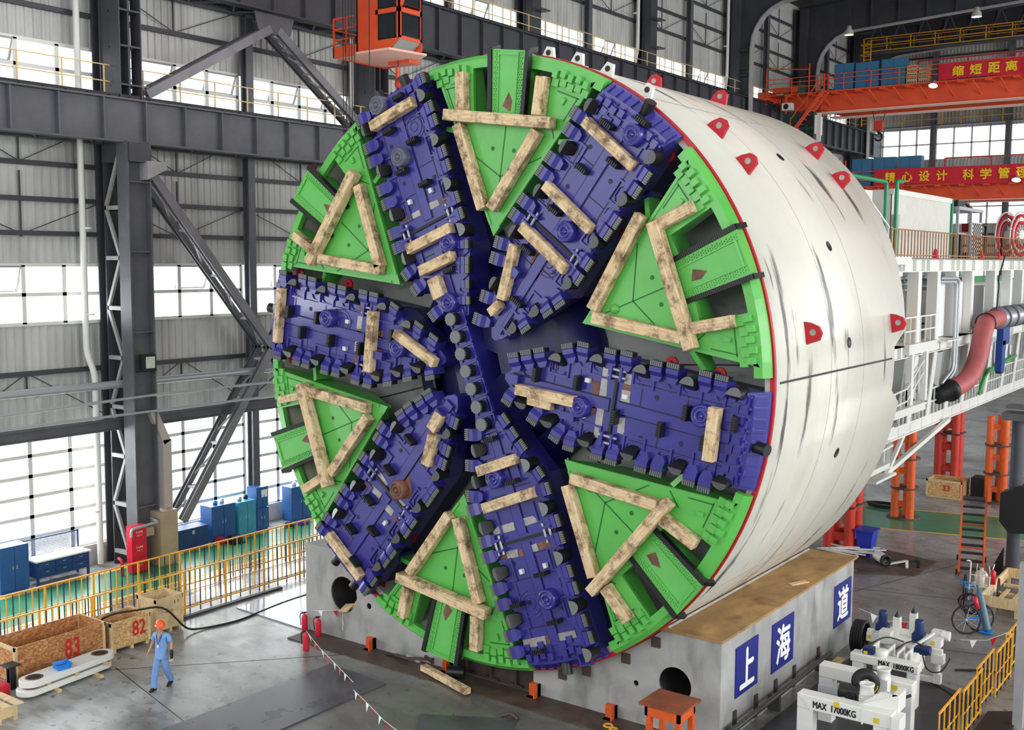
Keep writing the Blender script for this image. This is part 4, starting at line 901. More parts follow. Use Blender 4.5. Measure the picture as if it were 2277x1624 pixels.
tag(m.obj('steel_tube',mat('dull_tube',srgb(88,88,86),.4,.5),origin=(-10.1,25,0)),'long dull steel tube along the foot of the signed concrete face','tube')
for ch,y0,y1,z0,z1,lab in (('上',23.0,24.25,.9,2.1,'blue sign with a white character nearest to the orange stand'),('海',25.1,26.48,.84,2.08,'middle blue sign with a white character on the concrete block'),('道',29.45,30.78,.8,2.0,'blue sign with a white character at the far end of the concrete block')):
    t=thing('sign',lab,'sign',(-10.33,(y0+y1)/2,z0),'blue signs on the cradle')
    MB().bx(-10.35,-10.325,y0,y1,z0,z1).obj('panel',SIGNB,t)
    text(ch,SIGNW,t,'character',(-10.322,(y0+y1)/2,(z0+z1)/2),(0,1,0),(0,0,1),(y1-y0)*.62,(z1-z0)*.76,.004,.024)
# floor plates
def plate(pts,lab,mt=PLATE,h=.03):
    m=MB().prism([(x,y,.004) for x,y in pts],(0,0,h)); return tag(m.obj('floor_plate',mt,origin=(pts[0][0],pts[0][1],0)),lab,'steel plate')
plate([(-23.5,21.6),(-19.2,20.2),(-17.6,17.2),(-21,13.4),(-24.5,13.2)][::1],'large dark steel floor plate in front of the wheel') if False else None
plate([(-18.95,20.5),(-21.1,20.62),(-21.25,12.5),(-19.05,12.5)],'large dark steel floor plate in the middle of the open floor')
plate([(-26.95,22.3),(-23.75,22.15),(-23.75,27.5),(-27.2,27.3)],'shiny grey steel floor plate beside the left cradle block',mat('wet_plate',srgb(150,152,164),.22,.3,vary=.2,vscale=.6))
plate([(-16.95,19.55),(-14.9,20.75),(-14.2,19.2),(-16.2,18.6)],'dark floor plate at the bottom edge before the right cradle')
plate([(-9.9,30.2),(-6.4,28.7),(-6.5,22),(-10.0,22)],'black steel plate beneath the white lifting frames',mat('black_plate',srgb(54,53,56),.4,.2,vary=.2))
plate([(-15.2,39.4),(-12.7,38.6),(-12.6,38.0),(-10.8,39.0),(-10.7,41.2),(-13.5,42)],'rusty steel plate carrying scrap behind the shield',PLATER,.05)
m=MB().bx(-28.46,-28.28,18,29,.0,.006); tag(m.obj('floor_channel',BLK,origin=(-28.4,24,0)),'narrow dark channel in the floor between the two yellow fences','channel')
m=MB().bx(-27.55,-27.4,20.4,24.6,.0,.07); tag(m.obj('floor_rail',STEELD,origin=(-27.5,22,0)),'flat dark steel bar lying before the front yellow fence','bar')
# yellow and black railings in sections
def fence_proto(label,L=1.6,h=1.35,leg=.0):
    t=thing('barrier_section',label,'fence')
    MB().bx(-.02,.02,0,L,h-.04,h).obj('top_rail',YEL,t)
    MB().bx(-.012,.012,0,L,h*.5,h*.5+.02).obj('middle_rail',YEL,t)
    MB().bx(-.02,.02,0,L,.14,.18).obj('bottom_rail',YEL,t)
    for y in (0.02,L-.02): MB().bx(-.015,.015,y-.013,y+.013,0,h).obj('post',YEL,t)
    for i in range(7):
        y=L*(i+1)/8; MB().bx(-.013,.013,y-.013,y+.013,.16 if i%2 else 0,h-.05).obj('bar',YEL if i%2 else BLK,t)
    return t
def fence_line(x,y0,n,labs,group,h=1.35,L=1.6):
    p=fence_proto(labs[0],L,h); p['group']=group; p.location=(x,y0,0)
    for i in range(1,n): dup(p,loc=(x,y0+i*L,0),label=labs[i%len(labs)])
ordn=['first','second','third','fourth','fifth','sixth','seventh','eighth','ninth']
fence_line(-29.9,14.4,9,['%s yellow and black railing section of the rear row, counting from the left edge'%o for o in ordn],'rear row of yellow railings')
fence_line(-27.85,14.6,8,['%s yellow and black railing section of the front row, counting from the left edge'%o for o in ordn],'front row of yellow railings')
# wooden crates
def crate(x0,x1,y0,y1,h,lab,mt,num=None,feet=True,txt=None):
    t=thing('wooden_crate',lab,'crate',((x0+x1)/2,(y0+y1)/2,0))
    z0=.1 if feet else .02; w=.03
    m=MB().bx(x1-w,x1,y0,y1,z0,h).bx(x0,x0+w,y0,y1,z0,h).bx(x0+w,x1-w,y0,y0+w,z0,h).bx(x0+w,x1-w,y1-w,y1,z0,h).bx(x0+w,x1-w,y0+w,y1-w,z0,z0+w); m.obj('box',mt,t)
    for x in (x0-.02,x1-.06):
        for y in (y0-.03,y1-.05): MB().bx(x,x+.08,y,y+.08,z0,h+.01).obj('corner_batten',PINE,t)
    for y in (y0-.03,y1+.005): MB().bx(x0-.02,x1+.02,y,y+.025,h-.1,h+.012).obj('edge_batten',PINE,t)
    if feet:
        for y in (y0+.06,(y0+y1)/2,y1-.12): MB().bx(x0,x1,y,y+.09,0,z0).obj('skid',PINE,t)
    if num: text(num[0],mat('spray_red',srgb(200,36,30),.7),t,'number',(x1+.003,num[1],num[2]),(0,1,0),(0,0,1),num[3],num[4],.002,.01)
    if txt:
        for b,y,z,ww,hh in txt: text(b,BLK,t,'stencil',(x1+.003,y,z),(0,1,0),(0,0,1),ww,hh,.002)
    return t
crate(-27.75,-26.55,14.75,17.32,.98,'brown chipboard crate with a red 83 sprayed on its side',OSB2,('83',16.35,.55,.42,.5),False)
crate(-27.45,-26.52,17.52,18.76,.88,'pale chipboard crate with a red 82 sprayed on its side',OSB,('82',18.42,.55,.42,.42))
crate(-27.72,-26.85,19.24,20.14,1.05,'tall open pine crate next to the walking man',PINE,None,True,[('00 100',19.7,.62,.26,.07),('I I',19.95,.86,.14,.1)])
# white link plates, tray and the bits at the left edge
def oblong(c,d,L,w,z0,z1,m,n=14):
    c=V(c);d=V(d).normalized();e=V((-d.y,d.x,0)); q=[]
    for s in (1,-1):
        for i in range(n+1):
            a=-PI/2+PI*i/n; q.append(c+d*s*(L/2-w/2+w/2*cos(a))+e*s*(w/2*sin(a)))
    m.prism([(p.x,p.y,z0) for p in q],(0,0,z1-z0))
d=V((-.1,1,0)).normalized()
for c,z0,z1,lab in (((-25.72,15.62,0),.07,.22,'lower white link plate resting on the floor beside crate 83'),((-25.72,15.70,0),.28,.44,'upper white link plate with two dark bores, topped by a blue tray')):
    t=thing('link_plate',lab,'steel plate',(c[0],c[1],z0),'white link plates')
    m=MB(); oblong(c,d,2.75,.62,z0,z1,m); m.obj('plate',WHITE,t,bevel=.01)
    for s in (-1,1):
        p=V(c)+d*s*1.0; m=MB().lathe((p.x,p.y,z1),(0,0,1),[(.22,0),(.22,.006),(.17,.006)],24).lathe((p.x,p.y,z1),(0,0,1),[(.17,.003),(0,.003)],24,1); m.obj('bore',[RUST,BLK],t)
for y in (14.9,15.7,16.6):
    m=MB().bx(-26.05,-25.35,y,y+.09,.221,.279); tag(m.obj('spacer_block',PINE,origin=(-25.7,y,.22)),'wooden spacer squeezed between the two white link plates','block','spacers between the link plates')
for y in (15.1,16.3):
    m=MB().bx(-26.15,-25.2,y,y+.1,0,.068); tag(m.obj('floor_batten',PINE,origin=(-25.7,y,0)),'batten on the floor under the lower white link plate','block','battens under the link plates')
t=thing('parts_tray','bright blue plastic tray on the upper white link plate','tray',(-25.62,15.5,.44))
m=MB();q=[(-25.8,15.35),(-25.5,15.3),(-25.46,15.62),(-25.76,15.67)];c=V((-25.63,15.485,0))
m.prism([(x,y,.442) for x,y in q],(0,0,.012))
for i in range(4):
    a=V((*q[i],.45));b=V((*q[(i+1)%4],.45)); oa=(a-c)*.2;ob=(b-c)*.2;oa.z=ob.z=.13
    m.prism([a,b,b+ob,a+oa],((a+b)/2-c-V((0,0,.45)))*.06)
m.obj('tub',BLUEPL,t)
m=MB().ib((-26.42,14.55,.0),(-26.42,14.55,.62),.18,.16,.02,(1,0,0)).bx(-26.6,-26.2,14.35,14.7,.62,.65); tag(m.obj('steel_stand',BLK,origin=(-26.42,14.5,0)),'black steel stand before the left end of crate 83','stand')
m=MB().bx(-26.45,-26.05,14.0,14.3,0,.3); tag(m.obj('red_box',REDP,origin=(-26.2,14.1,0)),'small red box cut by the left edge below crate 83','box')
t=thing('pallet','pale wooden pallet corner at the lower left edge','pallet',(-23.4,12.7,0))
m=MB()
p0=onZ(40,1600,0)
for k in range(4): MB().bx(p0.x-1.0,p0.x+.02,p0.y-.95+k*.3,p0.y-.75+k*.3,.36,.39).obj('deck_board',PINE,t)
for k in range(3): MB().bx(p0.x-1.0,p0.x,p0.y-.9+k*.4,p0.y-.8+k*.4,0,.12).obj('block',PINE,t)
MB().bx(p0.x-.06,p0.x,p0.y-.95,p0.y+.0,.12,.36).obj('side_board',PINE,t)
a=onZ(5,1562,.02);b=onZ(35,1550,.02); m=MB().tube([a,b],.02,6); tag(m.obj('steel_bar',PIPEG,origin=a),'short steel bar on the floor at the left edge','bar')
m=MB().pipe([(-28.3,17.6,.02),(-27.2,17.9,.93),(-26.7,18.5,.98),(-26.45,19.2,1.0),(-26.3,19.9,.1),(-26.2,20.4,.03),(-25.9,21.4,.03),(-26.2,23.5,.03),(-26.2,25.6,.03),(-25,28,.03)],.03,.6); tag(m.obj('hose',RUBBER,origin=(-26.5,19,0)),'black hose draped over the crates and across the floor','hose')
# cupboards and benches along the windows
def cupboard(x0,x1,y0,y1,h,lab,mt,cat='cabinet',doors=2,junk=0,name='steel_cabinet'):
    t=thing(name,lab,cat,((x0+x1)/2,(y0+y1)/2,0)); MB().bx(x0,x1-.02,y0,y1,.05,h).bx(x0+.02,x1-.06,y0+.03,y1-.03,0,.05).obj('body',mt,t)
    for i in range(doors):
        a=y0+(y1-y0)*i/doors+.015;b=y0+(y1-y0)*(i+1)/doors-.015
        o=MB().bx(x1-.02,x1,a,b,.09,h-.03).obj('door',mt,t)
        MB().bx(x1,x1+.02,b-.07 if i%2==0 else a+.04,b-.04 if i%2==0 else a+.07,h*.5,h*.5+.12).obj('handle',PIPEG,o)
    return t
cupboard(-34.75,-34.1,18.55,19.55,1.55,'blue steel cabinet at the left edge beside the workbench',CBLUE)
t=thing('workbench','blue workbench with drawers and a mesh back panel under the window','workbench',(-34.3,20.7,0))
MB().bx(-34.75,-33.95,19.7,21.75,.84,.89).obj('top',WHITE,t)
m=MB().bx(-34.72,-34.0,19.75,21.7,.3,.84)
for y in (19.75,21.62):
    for x in (-34.7,-34.05): m.bx(x,x+.07,y,y+.07,0,.3)
m.obj('body',CBLUE2,t)
for i in range(3):
    for j in range(2):
        o=MB().bx(-34.0,-33.975,19.8+i*.63,20.39+i*.63,.34+j*.25,.56+j*.25).obj('drawer',CBLUE2,t); MB().bx(-33.975,-33.95,20.05+i*.63,20.17+i*.63,.47+j*.25,.49+j*.25).obj('handle',PIPEG,o)
m=MB()
for y in (19.7,21.72): m.bx(-34.74,-34.7,y,y+.04,.89,1.5)
m.bx(-34.74,-34.7,19.7,21.76,1.46,1.5)
for i in range(40): m.bx(-34.73,-34.72,19.74+i*.05,19.75+i*.05,.89,1.46)
for i in range(10): m.bx(-34.73,-34.72,19.7,21.74,.93+i*.055,.94+i*.055)
m.obj('mesh_panel',CBLUE2,t)
t=thing('fire_cabinet','tall red fire cabinet at the foot of the nearest column','cabinet',(-33.0,22.9,0))
MB().bx(-33.06,-32.74,22.55,23.15,.05,1.7).obj('body',FIRER,t)
for k in range(3): 
    o=MB().bx(-32.74,-32.72,22.58,23.12,.1+k*.53,.58+k*.53).obj('door',FIRER,t)
    text('灭火器箱',SIGNW,t,'lettering',(-32.718,22.84,.42+k*.53),(0,1,0),(0,0,1),.28,.07,.002); text('火警 119',SIGNW,t,'lettering',(-32.718,22.84,.3+k*.53),(0,1,0),(0,0,1),.22,.05,.002)
cupboard(-33.35,-32.75,23.75,24.5,2.0,'tall beige control cabinet under the slanted duct',BEIGE,doors=1)
m=MB().bx(-33.06,-32.92,23.2,23.6,1.2,1.5); tag(m.obj('junction_box',BEIGE,origin=(-33,23.4,1.2)),'small beige box on the nearest column','box')
t=thing('tool_chest','low dark blue tool chest right of the beige cabinet','chest',(-34.3,26.0,0)); MB().bx(-34.6,-33.95,25.35,26.75,.04,.72).obj('body',CBLUE2,t); MB().bx(-34.62,-33.92,25.33,26.77,.72,.82).obj('lid',CBLUE2,t); MB().bx(-33.95,-33.92,26.0,26.12,.58,.74).obj('hasp',PIPEG,t)
cupboard(-34.7,-34.0,27.0,28.15,1.42,'blue cupboard left of the turquoise cupboard',CBLUE)
cupboard(-34.7,-34.0,28.3,29.2,1.36,'turquoise cupboard between two blue ones',CTURQ)
cupboard(-34.75,-34.15,29.35,30.0,.9,'lower blue locker right of the turquoise cupboard',CBLUE)
t=cupboard(-34.75,-34.15,29.37,29.98,.86,'upper blue locker with a white notice, right of the turquoise cupboard',CBLUE); t.location.z=.905
MB().bx(-34.15,-34.13,29.6,29.9,1.35,1.65).obj('notice',SIGNW,t)
cupboard(-34.8,-34.2,31.3,32.5,1.45,'blue cupboard close to the edge of the cutter wheel',CBLUE)
random.seed(4)
for i,(x,y,z,lab) in enumerate(((-34.3,27.4,1.43,'blue tin on the blue cupboard'),(-34.4,27.8,1.43,'white tin on the blue cupboard'),(-34.3,28.6,1.37,'grey tin on the turquoise cupboard'),(-34.4,29.0,1.37,'dark tin on the turquoise cupboard'),(-34.5,31.7,1.46,'pale tin on the cupboard by the wheel'),(-34.4,32.1,1.46,'dark tin on the cupboard by the wheel'))):
    m=MB().lathe((x,y,z),(0,0,1),[(0,0),(.09,0),(.09,.12),(.08,.13),(.06,.13),(.06,.16),(0,.16)],12); tag(m.obj('tin',[BLUEPL,WHITE,PIPEG,BLK,WHITE,BLK][i],origin=(x,y,z)),lab,'tin','tins on the cupboards')
m=MB().bx(-33.7,-33.1,27.3,27.9,0,.04).bx(-33.6,-33.2,27.4,27.8,.04,.3); tag(m.obj('floor_machine',BLK,origin=(-33.4,27.6,0)),'small dark machine on the floor before the blue cupboard','machine')
m=MB().bx(-33.9,-33.55,27.05,27.3,0,.25); tag(m.obj('red_toolbox',REDP,origin=(-33.7,27.2,0)),'small red toolbox by the dark blue chest','toolbox')
m=MB().bx(-33.75,-33.35,31.0,31.4,0,.12); tag(m.obj('blue_crate',BLUE,origin=(-33.5,31.2,0)),'flat blue crate on the floor by the last cupboard','crate')
m=MB().tube([(-33.6+.18*cos(i*.7),30.6+.18*sin(i*.7),.03+.006*i) for i in range(28)],.025,6); tag(m.obj('hose_coil',RUBBER,origin=(-33.6,30.6,0)),'coil of dark hose on the floor by the lockers','hose')
m=MB().pipe([(-32.4,22.3,1.45),(-32.4,22.3,1.72),(-32.4,23.4,1.78),(-33.1,23.6,1.78)],.05,.12); tag(m.obj('handrail_pipe',PIPEG,origin=(-32.4,23,1.4)),'bent grey pipe above the red fire cabinet','pipe')
m=MB().pipe([(-32.9,22.25,.0),(-32.9,22.25,.55),(-33.1,22.25,.6)],.06,.1); tag(m.obj('standpipe',REDP,origin=(-32.9,22.25,0)),'short red standpipe left of the fire cabinet','pipe')
# extinguishers and bunting
def exting(x,y,lab,h=.55):
    t=thing('fire_extinguisher',lab,'fire extinguisher',(x,y,.03),'fire extinguishers by the left cradle')
    MB().lathe((x,y,.03),(0,0,1),[(0,0),(.085,0),(.09,.03),(.09,h*.78),(.07,h*.88),(.03,h*.93),(.03,h)],16).obj('bottle',FIRER,t)
    MB().bar((x-.03,y-.08,h+.06),(x+.02,y+.06,h+.04),.03).cyl((x,y,h),(x,y,h+.06),.025,n=8).obj('handle',BLK,t)
    MB().pipe([(x,y-.03,h+.03),(x-.14,y-.06,h),(x-.13,y-.03,h-.35)],.014,.08,6).obj('hose',RUBBER,t)
exting(-23.62,22.05,'fire extinguisher at the left corner of the left cradle'); exting(-23.0,22.0,'fire extinguisher right of the corner one, before the left cradle'); exting(-22.4,20.95,'fire extinguisher standing out on the floor, bunting tied to it')
def bunting(pts,lab,step=.42,sag=.0,seed=1,w=.16):
    t=thing('bunting',lab,'bunting',pts[0]); MB().tube(pts,.008,5).obj('cord',WHITE,t)
    random.seed(seed);acc=0;k=0
    for a,b in zip(pts,pts[1:]):
        a=V(a);b=V(b);L=(b-a).length;n=int(L/step)
        for i in range(n):
            c=a.lerp(b,(i+.5)/n);d=(b-a).normalized();q=c+V((random.uniform(-.05,.05),random.uniform(-.05,.05),-w*1.25))
            m=MB().prism([c-d*w/2,c+d*w/2,q],d.cross(V((0,0,1)))*.004); m.obj('flag',REDP if k%2 else SIGNW,t); k+=1
bunting([(-22.4,20.95,.6),(-21.5,20.6,.4),(-20.3,20.1,.3),(-19.2,19.55,.3)],'red and white bunting from the extinguisher out across the floor plate',.34,seed=2)
bunting([(-18.75,19.1,.35),(-17.8,18.7,.3),(-17,18.3,.3),(-16.2,18.0,.3)],'red and white bunting at the bottom edge before the wheel',.3,seed=3)
bunting([(-23.2,22.0,.75),(-22.2,22.2,.9),(-22.1,22.1,.35)],'short bunting hanging below the tunnel of the left cradle',.4,seed=5)
# scrap under the wheel
t=thing('cardboard_scraps','torn cardboard stuffed in the tunnel of the left cradle','cardboard',(-22.2,22.5,.84)); 
for a,b,c in (((-22.35,22.35,.9),(-22.0,22.35,.98),.3),((-22.1,22.5,.9),(-21.85,22.5,1.2),.25)): MB().bar(a,b,.35,.04,(0,-.4,1)).obj('piece',PINE,t)
beam((-18.75,21.75,.13),(-16.75,21.15,.13),.2,.16,'long rotten timber lying on the floor under the wheel',up=(0,0,1))
m=MB().cyl((-17.9,21.75,.2),(-17.5,21.95,.2),.16,n=20); tag(m.obj('steel_drum',BLACKM,origin=(-17.7,21.8,0)),'short dark steel drum lying right of the rotten timber','drum')
random.seed(9)
for i,lab in enumerate(('dark scrap bar crossing the pile under the wheel','bent scrap bar on the pile under the wheel','pale scrap pipe on the pile under the wheel','short scrap angle in the pile under the wheel','flat scrap strip in the pile under the wheel')):
    x=-19.9+i*.33;y=22.0-i*.05; a=random.uniform(-.8,.8); m=MB().bar((x-.4*cos(a),y-.25*sin(a),.06+.07*i),(x+.4*cos(a),y+.25*sin(a),.1+.07*i),.07,.06); tag(m.obj('scrap_bar',[BLACKM,PLATER,PIPEG,PLATER,BLACKM][i],origin=(x,y,0)),lab,'scrap')
m=MB().pipe([(-15.35,20.6,.03),(-15.1,20.75,.12),(-14.85,20.7,.05)],.05,.1,8); tag(m.obj('scrap_hook',PLATER,origin=(-15.1,20.7,0)),'bent rusty offcut on the floor before the right cradle','scrap')
m=MB().tube([(-12.95+.1*cos(a*PI/6),21.7+.1*sin(a*PI/6),.03) for a in range(12)],.03,6,closed=True).tube([(-12.75+.08*cos(a*PI/6),21.6+.08*sin(a*PI/6),.03) for a in range(12)],.03,6,closed=True); tag(m.obj('shackle',YEL,origin=(-12.9,21.7,0)),'yellow shackle on the floor by the orange bracket','shackle')
# ================================================================== right side floor
def p2(x,y): return 1760+x/5.523,1330+y/5.523
t=thing('work_stand','orange steel stand in front of the right cradle, cut by the bottom edge','stand',(-11.0,21.0,0))
MB().bx(-11.5,-10.45,20.55,21.5,1.3,1.36).obj('top',mat('rusty_top',srgb(138,72,44),.55,vary=.25,vscale=2),t)
m=MB().bx(-11.4,-10.55,20.65,20.72,1.05,1.3).bx(-11.4,-10.55,21.33,21.4,1.05,1.3).bx(-11.4,-11.33,20.65,21.4,1.05,1.3).bx(-10.62,-10.55,20.65,21.4,1.05,1.3); m.obj('apron',ORANGE2,t)
for x in (-11.38,-10.67):
    for y in (20.67,21.28): MB().bx(x,x+.12,y,y+.12,0,1.05).obj('leg',ORANGE2,t)
# white lifting frames
def portal(y,x0,x1,zt,h,lab,txt,tx,legs):
    t=thing('lifting_gantry',lab,'lifting frame',((x0+x1)/2,y,0),'white lifting frames')
    MB().bx(x0,x1,y,y+.34,zt-h,zt).obj('crossbeam',WHITE,t,bevel=.02)
    for x,w in legs: MB().bx(x,x+w,y+.02,y+.32,0,zt-h).obj('leg',WHITE,t,bevel=.01)
    if txt:
        text(txt,BLK,t,'lettering',(tx[0],y-.004,tx[1]),(1,0,0),(0,0,1),tx[2],tx[3],.002,.008)
    return t
f1=portal(23,-8.85,-6.75,1.42,.33,'nearest white lifting frame, lettered MAX 17000KG','MAX  17000KG',(-8.0,1.24,.95,.15),((-8.85,.36),(-7.15,.3)))
m=MB().bx(-7.4,-7.36,22.985,23,1.07,1.42).prism([(-8.85,22.99,1.42),(-8.8,22.99,1.42),(-8.47,22.99,1.1),(-8.52,22.99,1.1)],(0,-.01,0)); m.obj('weld_seam',WHITE,f1)
for q in ((-6.75,-6.58,22.95,23.4,1.05,1.38),(-7.3,-6.9,23.34,23.8,1.1,1.35)): MB().bx(*q).obj('end_block',WHITE,f1)
m=MB().prism([(-7.5,23.2,1.42),(-7.5,23.3,1.42),(-7.1,23.3,1.75),(-6.75,23.3,1.75),(-6.75,23.3,1.42)],(0,.04,0)).bx(-7.15,-6.8,23.4,23.75,1.36,1.62).bx(-6.85,-6.72,23.3,23.85,1.35,1.75); m.obj('bracket',WHITE,f1)
f2=portal(25,-9.1,-6.9,1.42,.31,'white lifting frame behind the nearest one, with a yellow sticker',None,None,((-9.1,.34),(-7.2,.28)))
m=MB().bx(-8.2,-7.6,23.34,25.0,1.08,1.2); m.obj('long_beam',WHITE,f1)
for y,s in ((23.6,1.0),(24.75,.9)):
    m=MB().bx(-7.62,-7.36,y-.13,y+.13,1.2,1.52).lathe((-7.49,y,1.52),(0,0,1),[(.15,0),(.16,.02),(.15,.03),(.15,.2),(.165,.21),(.165,.24),(.13,.24),(.12,.05),(0,.05)],20); m.obj('socket',WHITE,f1)
for fr,x,y,z in ((f1,-7.95,22.995,1.36),(f1,-7.08,22.995,1.22),(f2,-7.3,24.995,1.26)):
    MB().bx(x-.06,x+.06,y-.003,y,z-.06,z+.06).obj('sticker',STICK,fr)
for fr,y in ((f2,25.15),): MB().lathe((-7.0,y+.0,.16),(1,0,0),[(0,-.05),(.16,-.05),(.16,.05),(0,.05)],18).obj('wheel',RUBBER,fr)
t=thing('hose_reel','black hose reel with a yellow stripe on the nearest lifting frames','reel',(-7.9,24.2,1.2))
c=V((-7.75,24.3,1.5)); ax=V((.5,-.85,.1)).normalized()
MB().lathe(c,ax,[(.1,-.1),(.3,-.1),(.3,-.07),(.24,-.06),(.24,.06),(.3,.07),(.3,.1),(.1,.1),(.1,-.1)],28).obj('drum',RUBBER,t)
a=ax.orthogonal().normalized();b=ax.cross(a)
MB().tube([c+ax*.1+(a*cos(i*.12)+b*sin(i*.12))*.255 for i in range(20)],.014,6).tube([c+ax*.105+(a*cos(i*.16)+b*sin(i*.16))*.18 for i in range(16)],.012,6).obj('yellow_hose',STICK,t)
t=thing('hydraulic_unit','dark motor and grey box on the nearest lifting frame','motor',(-8.3,23.9,1.2))
MB().bx(-8.65,-8.2,23.75,24.1,1.2,1.42).obj('grey_box',PIPEG,t); MB().cyl((-8.2,23.93,1.34),(-7.75,23.93,1.34),.16,n=18).bx(-8.0,-7.8,23.7,24.1,1.2,1.4).obj('motor',BLK,t)
MB().cyl((-7.95,23.42,1.2),(-7.95,23.42,1.38),.05,n=10).cyl((-7.85,23.4,1.2),(-7.85,23.4,1.3),.1,n=14).obj('valve',PIPEG,t)
m=MB().pipe([(-7.4,23.9,1.28),(-6.95,24.3,1.3),(-6.8,24.5,1.36)],.035,.1,8); tag(m.obj('nozzle_hose',RUBBER,origin=(-7.2,24.1,1.2)),'short black hose end on the nearest lifting frame','hose')
f3=portal(27,-9.03,-7.34,1.14,.22,'white lifting frame lettered MAX 18000KG','MAX  18000KG',(-7.88,1.03,.86,.13),((-8.98,.28),(-7.62,.24)))
MB().lathe((-7.5,26.9,.14),(1,0,0),[(0,-.05),(.14,-.05),(.14,.05),(0,.05)],18).obj('wheel',RUBBER,f3)
m=MB()
for x in (-8.6,-8.2,-7.95,-7.75): m.bx(x,x+.03,27.3,27.9,1.0,1.28)
m.bx(-9.0,-7.5,27.34,27.9,.9,1.0).lathe((-8.3,27.2,1.14),(0,0,1),[(.15,0),(.16,.03),(.15,.16),(.1,.17),(0,.17)],18).cyl((-7.6,27.5,1.1),(-7.5,27.5,1.1),.2,n=16); m.obj('hinge_set',WHITE,f3)
m=MB().bx(-8.75,-8.5,27.1,27.35,1.14,1.3); m.obj('valve_box',[MOTB],f3); MB().bx(-8.72,-8.62,27.09,27.1,1.15,1.22).obj('sticker',STICK,f3)
f4=thing('segment_crane_carriage','white rear carriage with blue motors and two pointed pegs','machine',(-8.7,29,0),'white lifting frames')
MB().bx(-9.28,-8.12,29,29.25,.82,1.08).bx(-9.1,-8.0,29.25,30.2,.8,.95).obj('frame',WHITE,f4,bevel=.015)
for x in (-9.1,-8.2): MB().bx(x,x+.15,29.1,30.2,0,.85).obj('leg',WHITE,f4)
for q in ((-8.9,-8.6,28.85,29.2,.9,1.22),(-8.6,-8.15,28.9,29.3,.9,1.02),(-8.6,-8.12,29.28,29.34,1.0,1.25),(-9.25,-9.1,28.98,29.1,1.0,1.16)): MB().bx(*q).obj('bracket',WHITE,f4)
for x,y in ((-8.56,29.3),(-8.3,29.9)):
    MB().bx(x-.09,x+.09,y-.09,y+.09,1.08,1.55).obj('peg',WHITE,f4); MB().cyl((x,y,1.55),(x,y,1.72),.08,.005,n=12).obj('peg_tip',BLK,f4)
for x,y,z in ((-9.0,29.5,1.0),(-7.98,29.3,1.0)):
    MB().bx(x-.15,x+.15,y-.15,y+.15,z,z+.22).lathe((x,y,z+.22),(0,0,1),[(.12,0),(.12,.3),(.1,.36),(0,.37)],16).obj('motor',MOTB,f4)
m=MB().bar((-8.9,29.1,1.05),(-8.0,28.7,.98),.06).bar((-8.0,28.7,.98),(-7.6,29.3,1.3),.06).bx(-7.9,-7.4,29.2,29.5,.95,1.15).bx(-7.75,-7.45,29.6,29.85,1.0,1.25).cyl((-7.5,29.7,1.15),(-7.3,29.7,1.15),.13,n=14); m.obj('arm',WHITE,f4)
for x,y,z in ((-9.2,28.995,.95),(-8.3,28.995,.93),(-7.6,29.195,1.05)): MB().bx(x-.05,x+.05,y-.003,y,z-.05,z+.05).obj('sticker',STICK,f4)
MB().bx(-7.95,-7.6,28.7,29.0,.85,1.0).cyl((-7.95,28.85,.95),(-7.55,28.85,.95),.12,n=14).obj('blue_pump',MOTB,f4)
m=MB().bx(-7.55,-7.25,28.9,29.15,.62,.86).cyl((-7.4,29.0,.3),(-7.4,29.0,.66),.075,n=14).prism([(-7.5,28.92,.08),(-7.3,28.92,.08),(-7.3,28.92,.35),(-7.48,28.92,.35)],(0,.16,0)).bx(-7.85,-7.45,28.9,29.1,.1,.2).bx(-7.7,-7.3,28.95,29.1,.86,.98); m.obj('hanging_arm',WHITE,f4)
for i,pts in enumerate(([(-8.2,28.0,1.1),(-7.9,28.3,1.35),(-7.6,28.6,1.1)],[(-8.8,27.5,1.2),(-8.5,28.2,1.35),(-8.2,28.7,1.1)],[(-7.8,28.8,1.1),(-7.5,28.3,.6),(-7.2,28.6,.5),(-7.1,29.0,.8)])): MB().pipe(pts,.02,.3,6).obj('cable',RUBBER,f4)
t=thing('tyre_stack','black rubber hose loops leaning on the far end of the signed block','hose',(-10.0,30.3,0))
for k in range(4): MB().tube([(-9.95+.08*k,30.2+.42*cos(i*PI/12),.48+.44*sin(i*PI/12)) for i in range(24)],.05,8,closed=True).obj('loop',RUBBER,t)
m=MB().bx(-10.15,-9.95,28.9,29.3,0,.1); tag(m.obj('wood_block',PINE,origin=(-10,29.1,0)),'short pale block on the floor by the signed face','block')
bunting([(-10.2,31.1,1.0),(-9.4,31.4,.7),(-8.6,31.6,.75)],'bunting from the signed block past the blue motors',.5,seed=7,w=.2)
bunting([(-7.4,31.2,.62),(-6.8,31.6,.62),(-6.1,31.9,1.0)],'bunting tied to the right yellow railing',.4,seed=8,w=.2)
for i,(pts,lab) in enumerate((([(-10.2,31.2,.03),(-9.6,30.6,.03),(-9.1,30.2,.4)],'black cable from the signed block to the rear carriage'),([(-7.3,30.4,.03),(-6.6,30.9,.03),(-6.0,30.9,.03)],'black cable on the floor toward the right railing'),([(-8.0,29.4,.03),(-7.3,28.9,.03),(-6.3,28.0,.03)],'black cable across the black steel plate'))):
    m=MB().pipe(pts,.03,.4,8); tag(m.obj('cable',RUBBER,origin=pts[0]),lab,'cable')
labs=['nearest section of the right hand yellow railing, cut by the bottom edge','second section of the right hand yellow railing','third section of the right hand yellow railing','fourth section of the right hand yellow railing, overlapping the third','farthest section of the right hand yellow railing with bunting']
p=fence_proto(labs[0],1.75,1.2); p['group']='right hand yellow railings'; p.location=(-6.12,24.3,0)
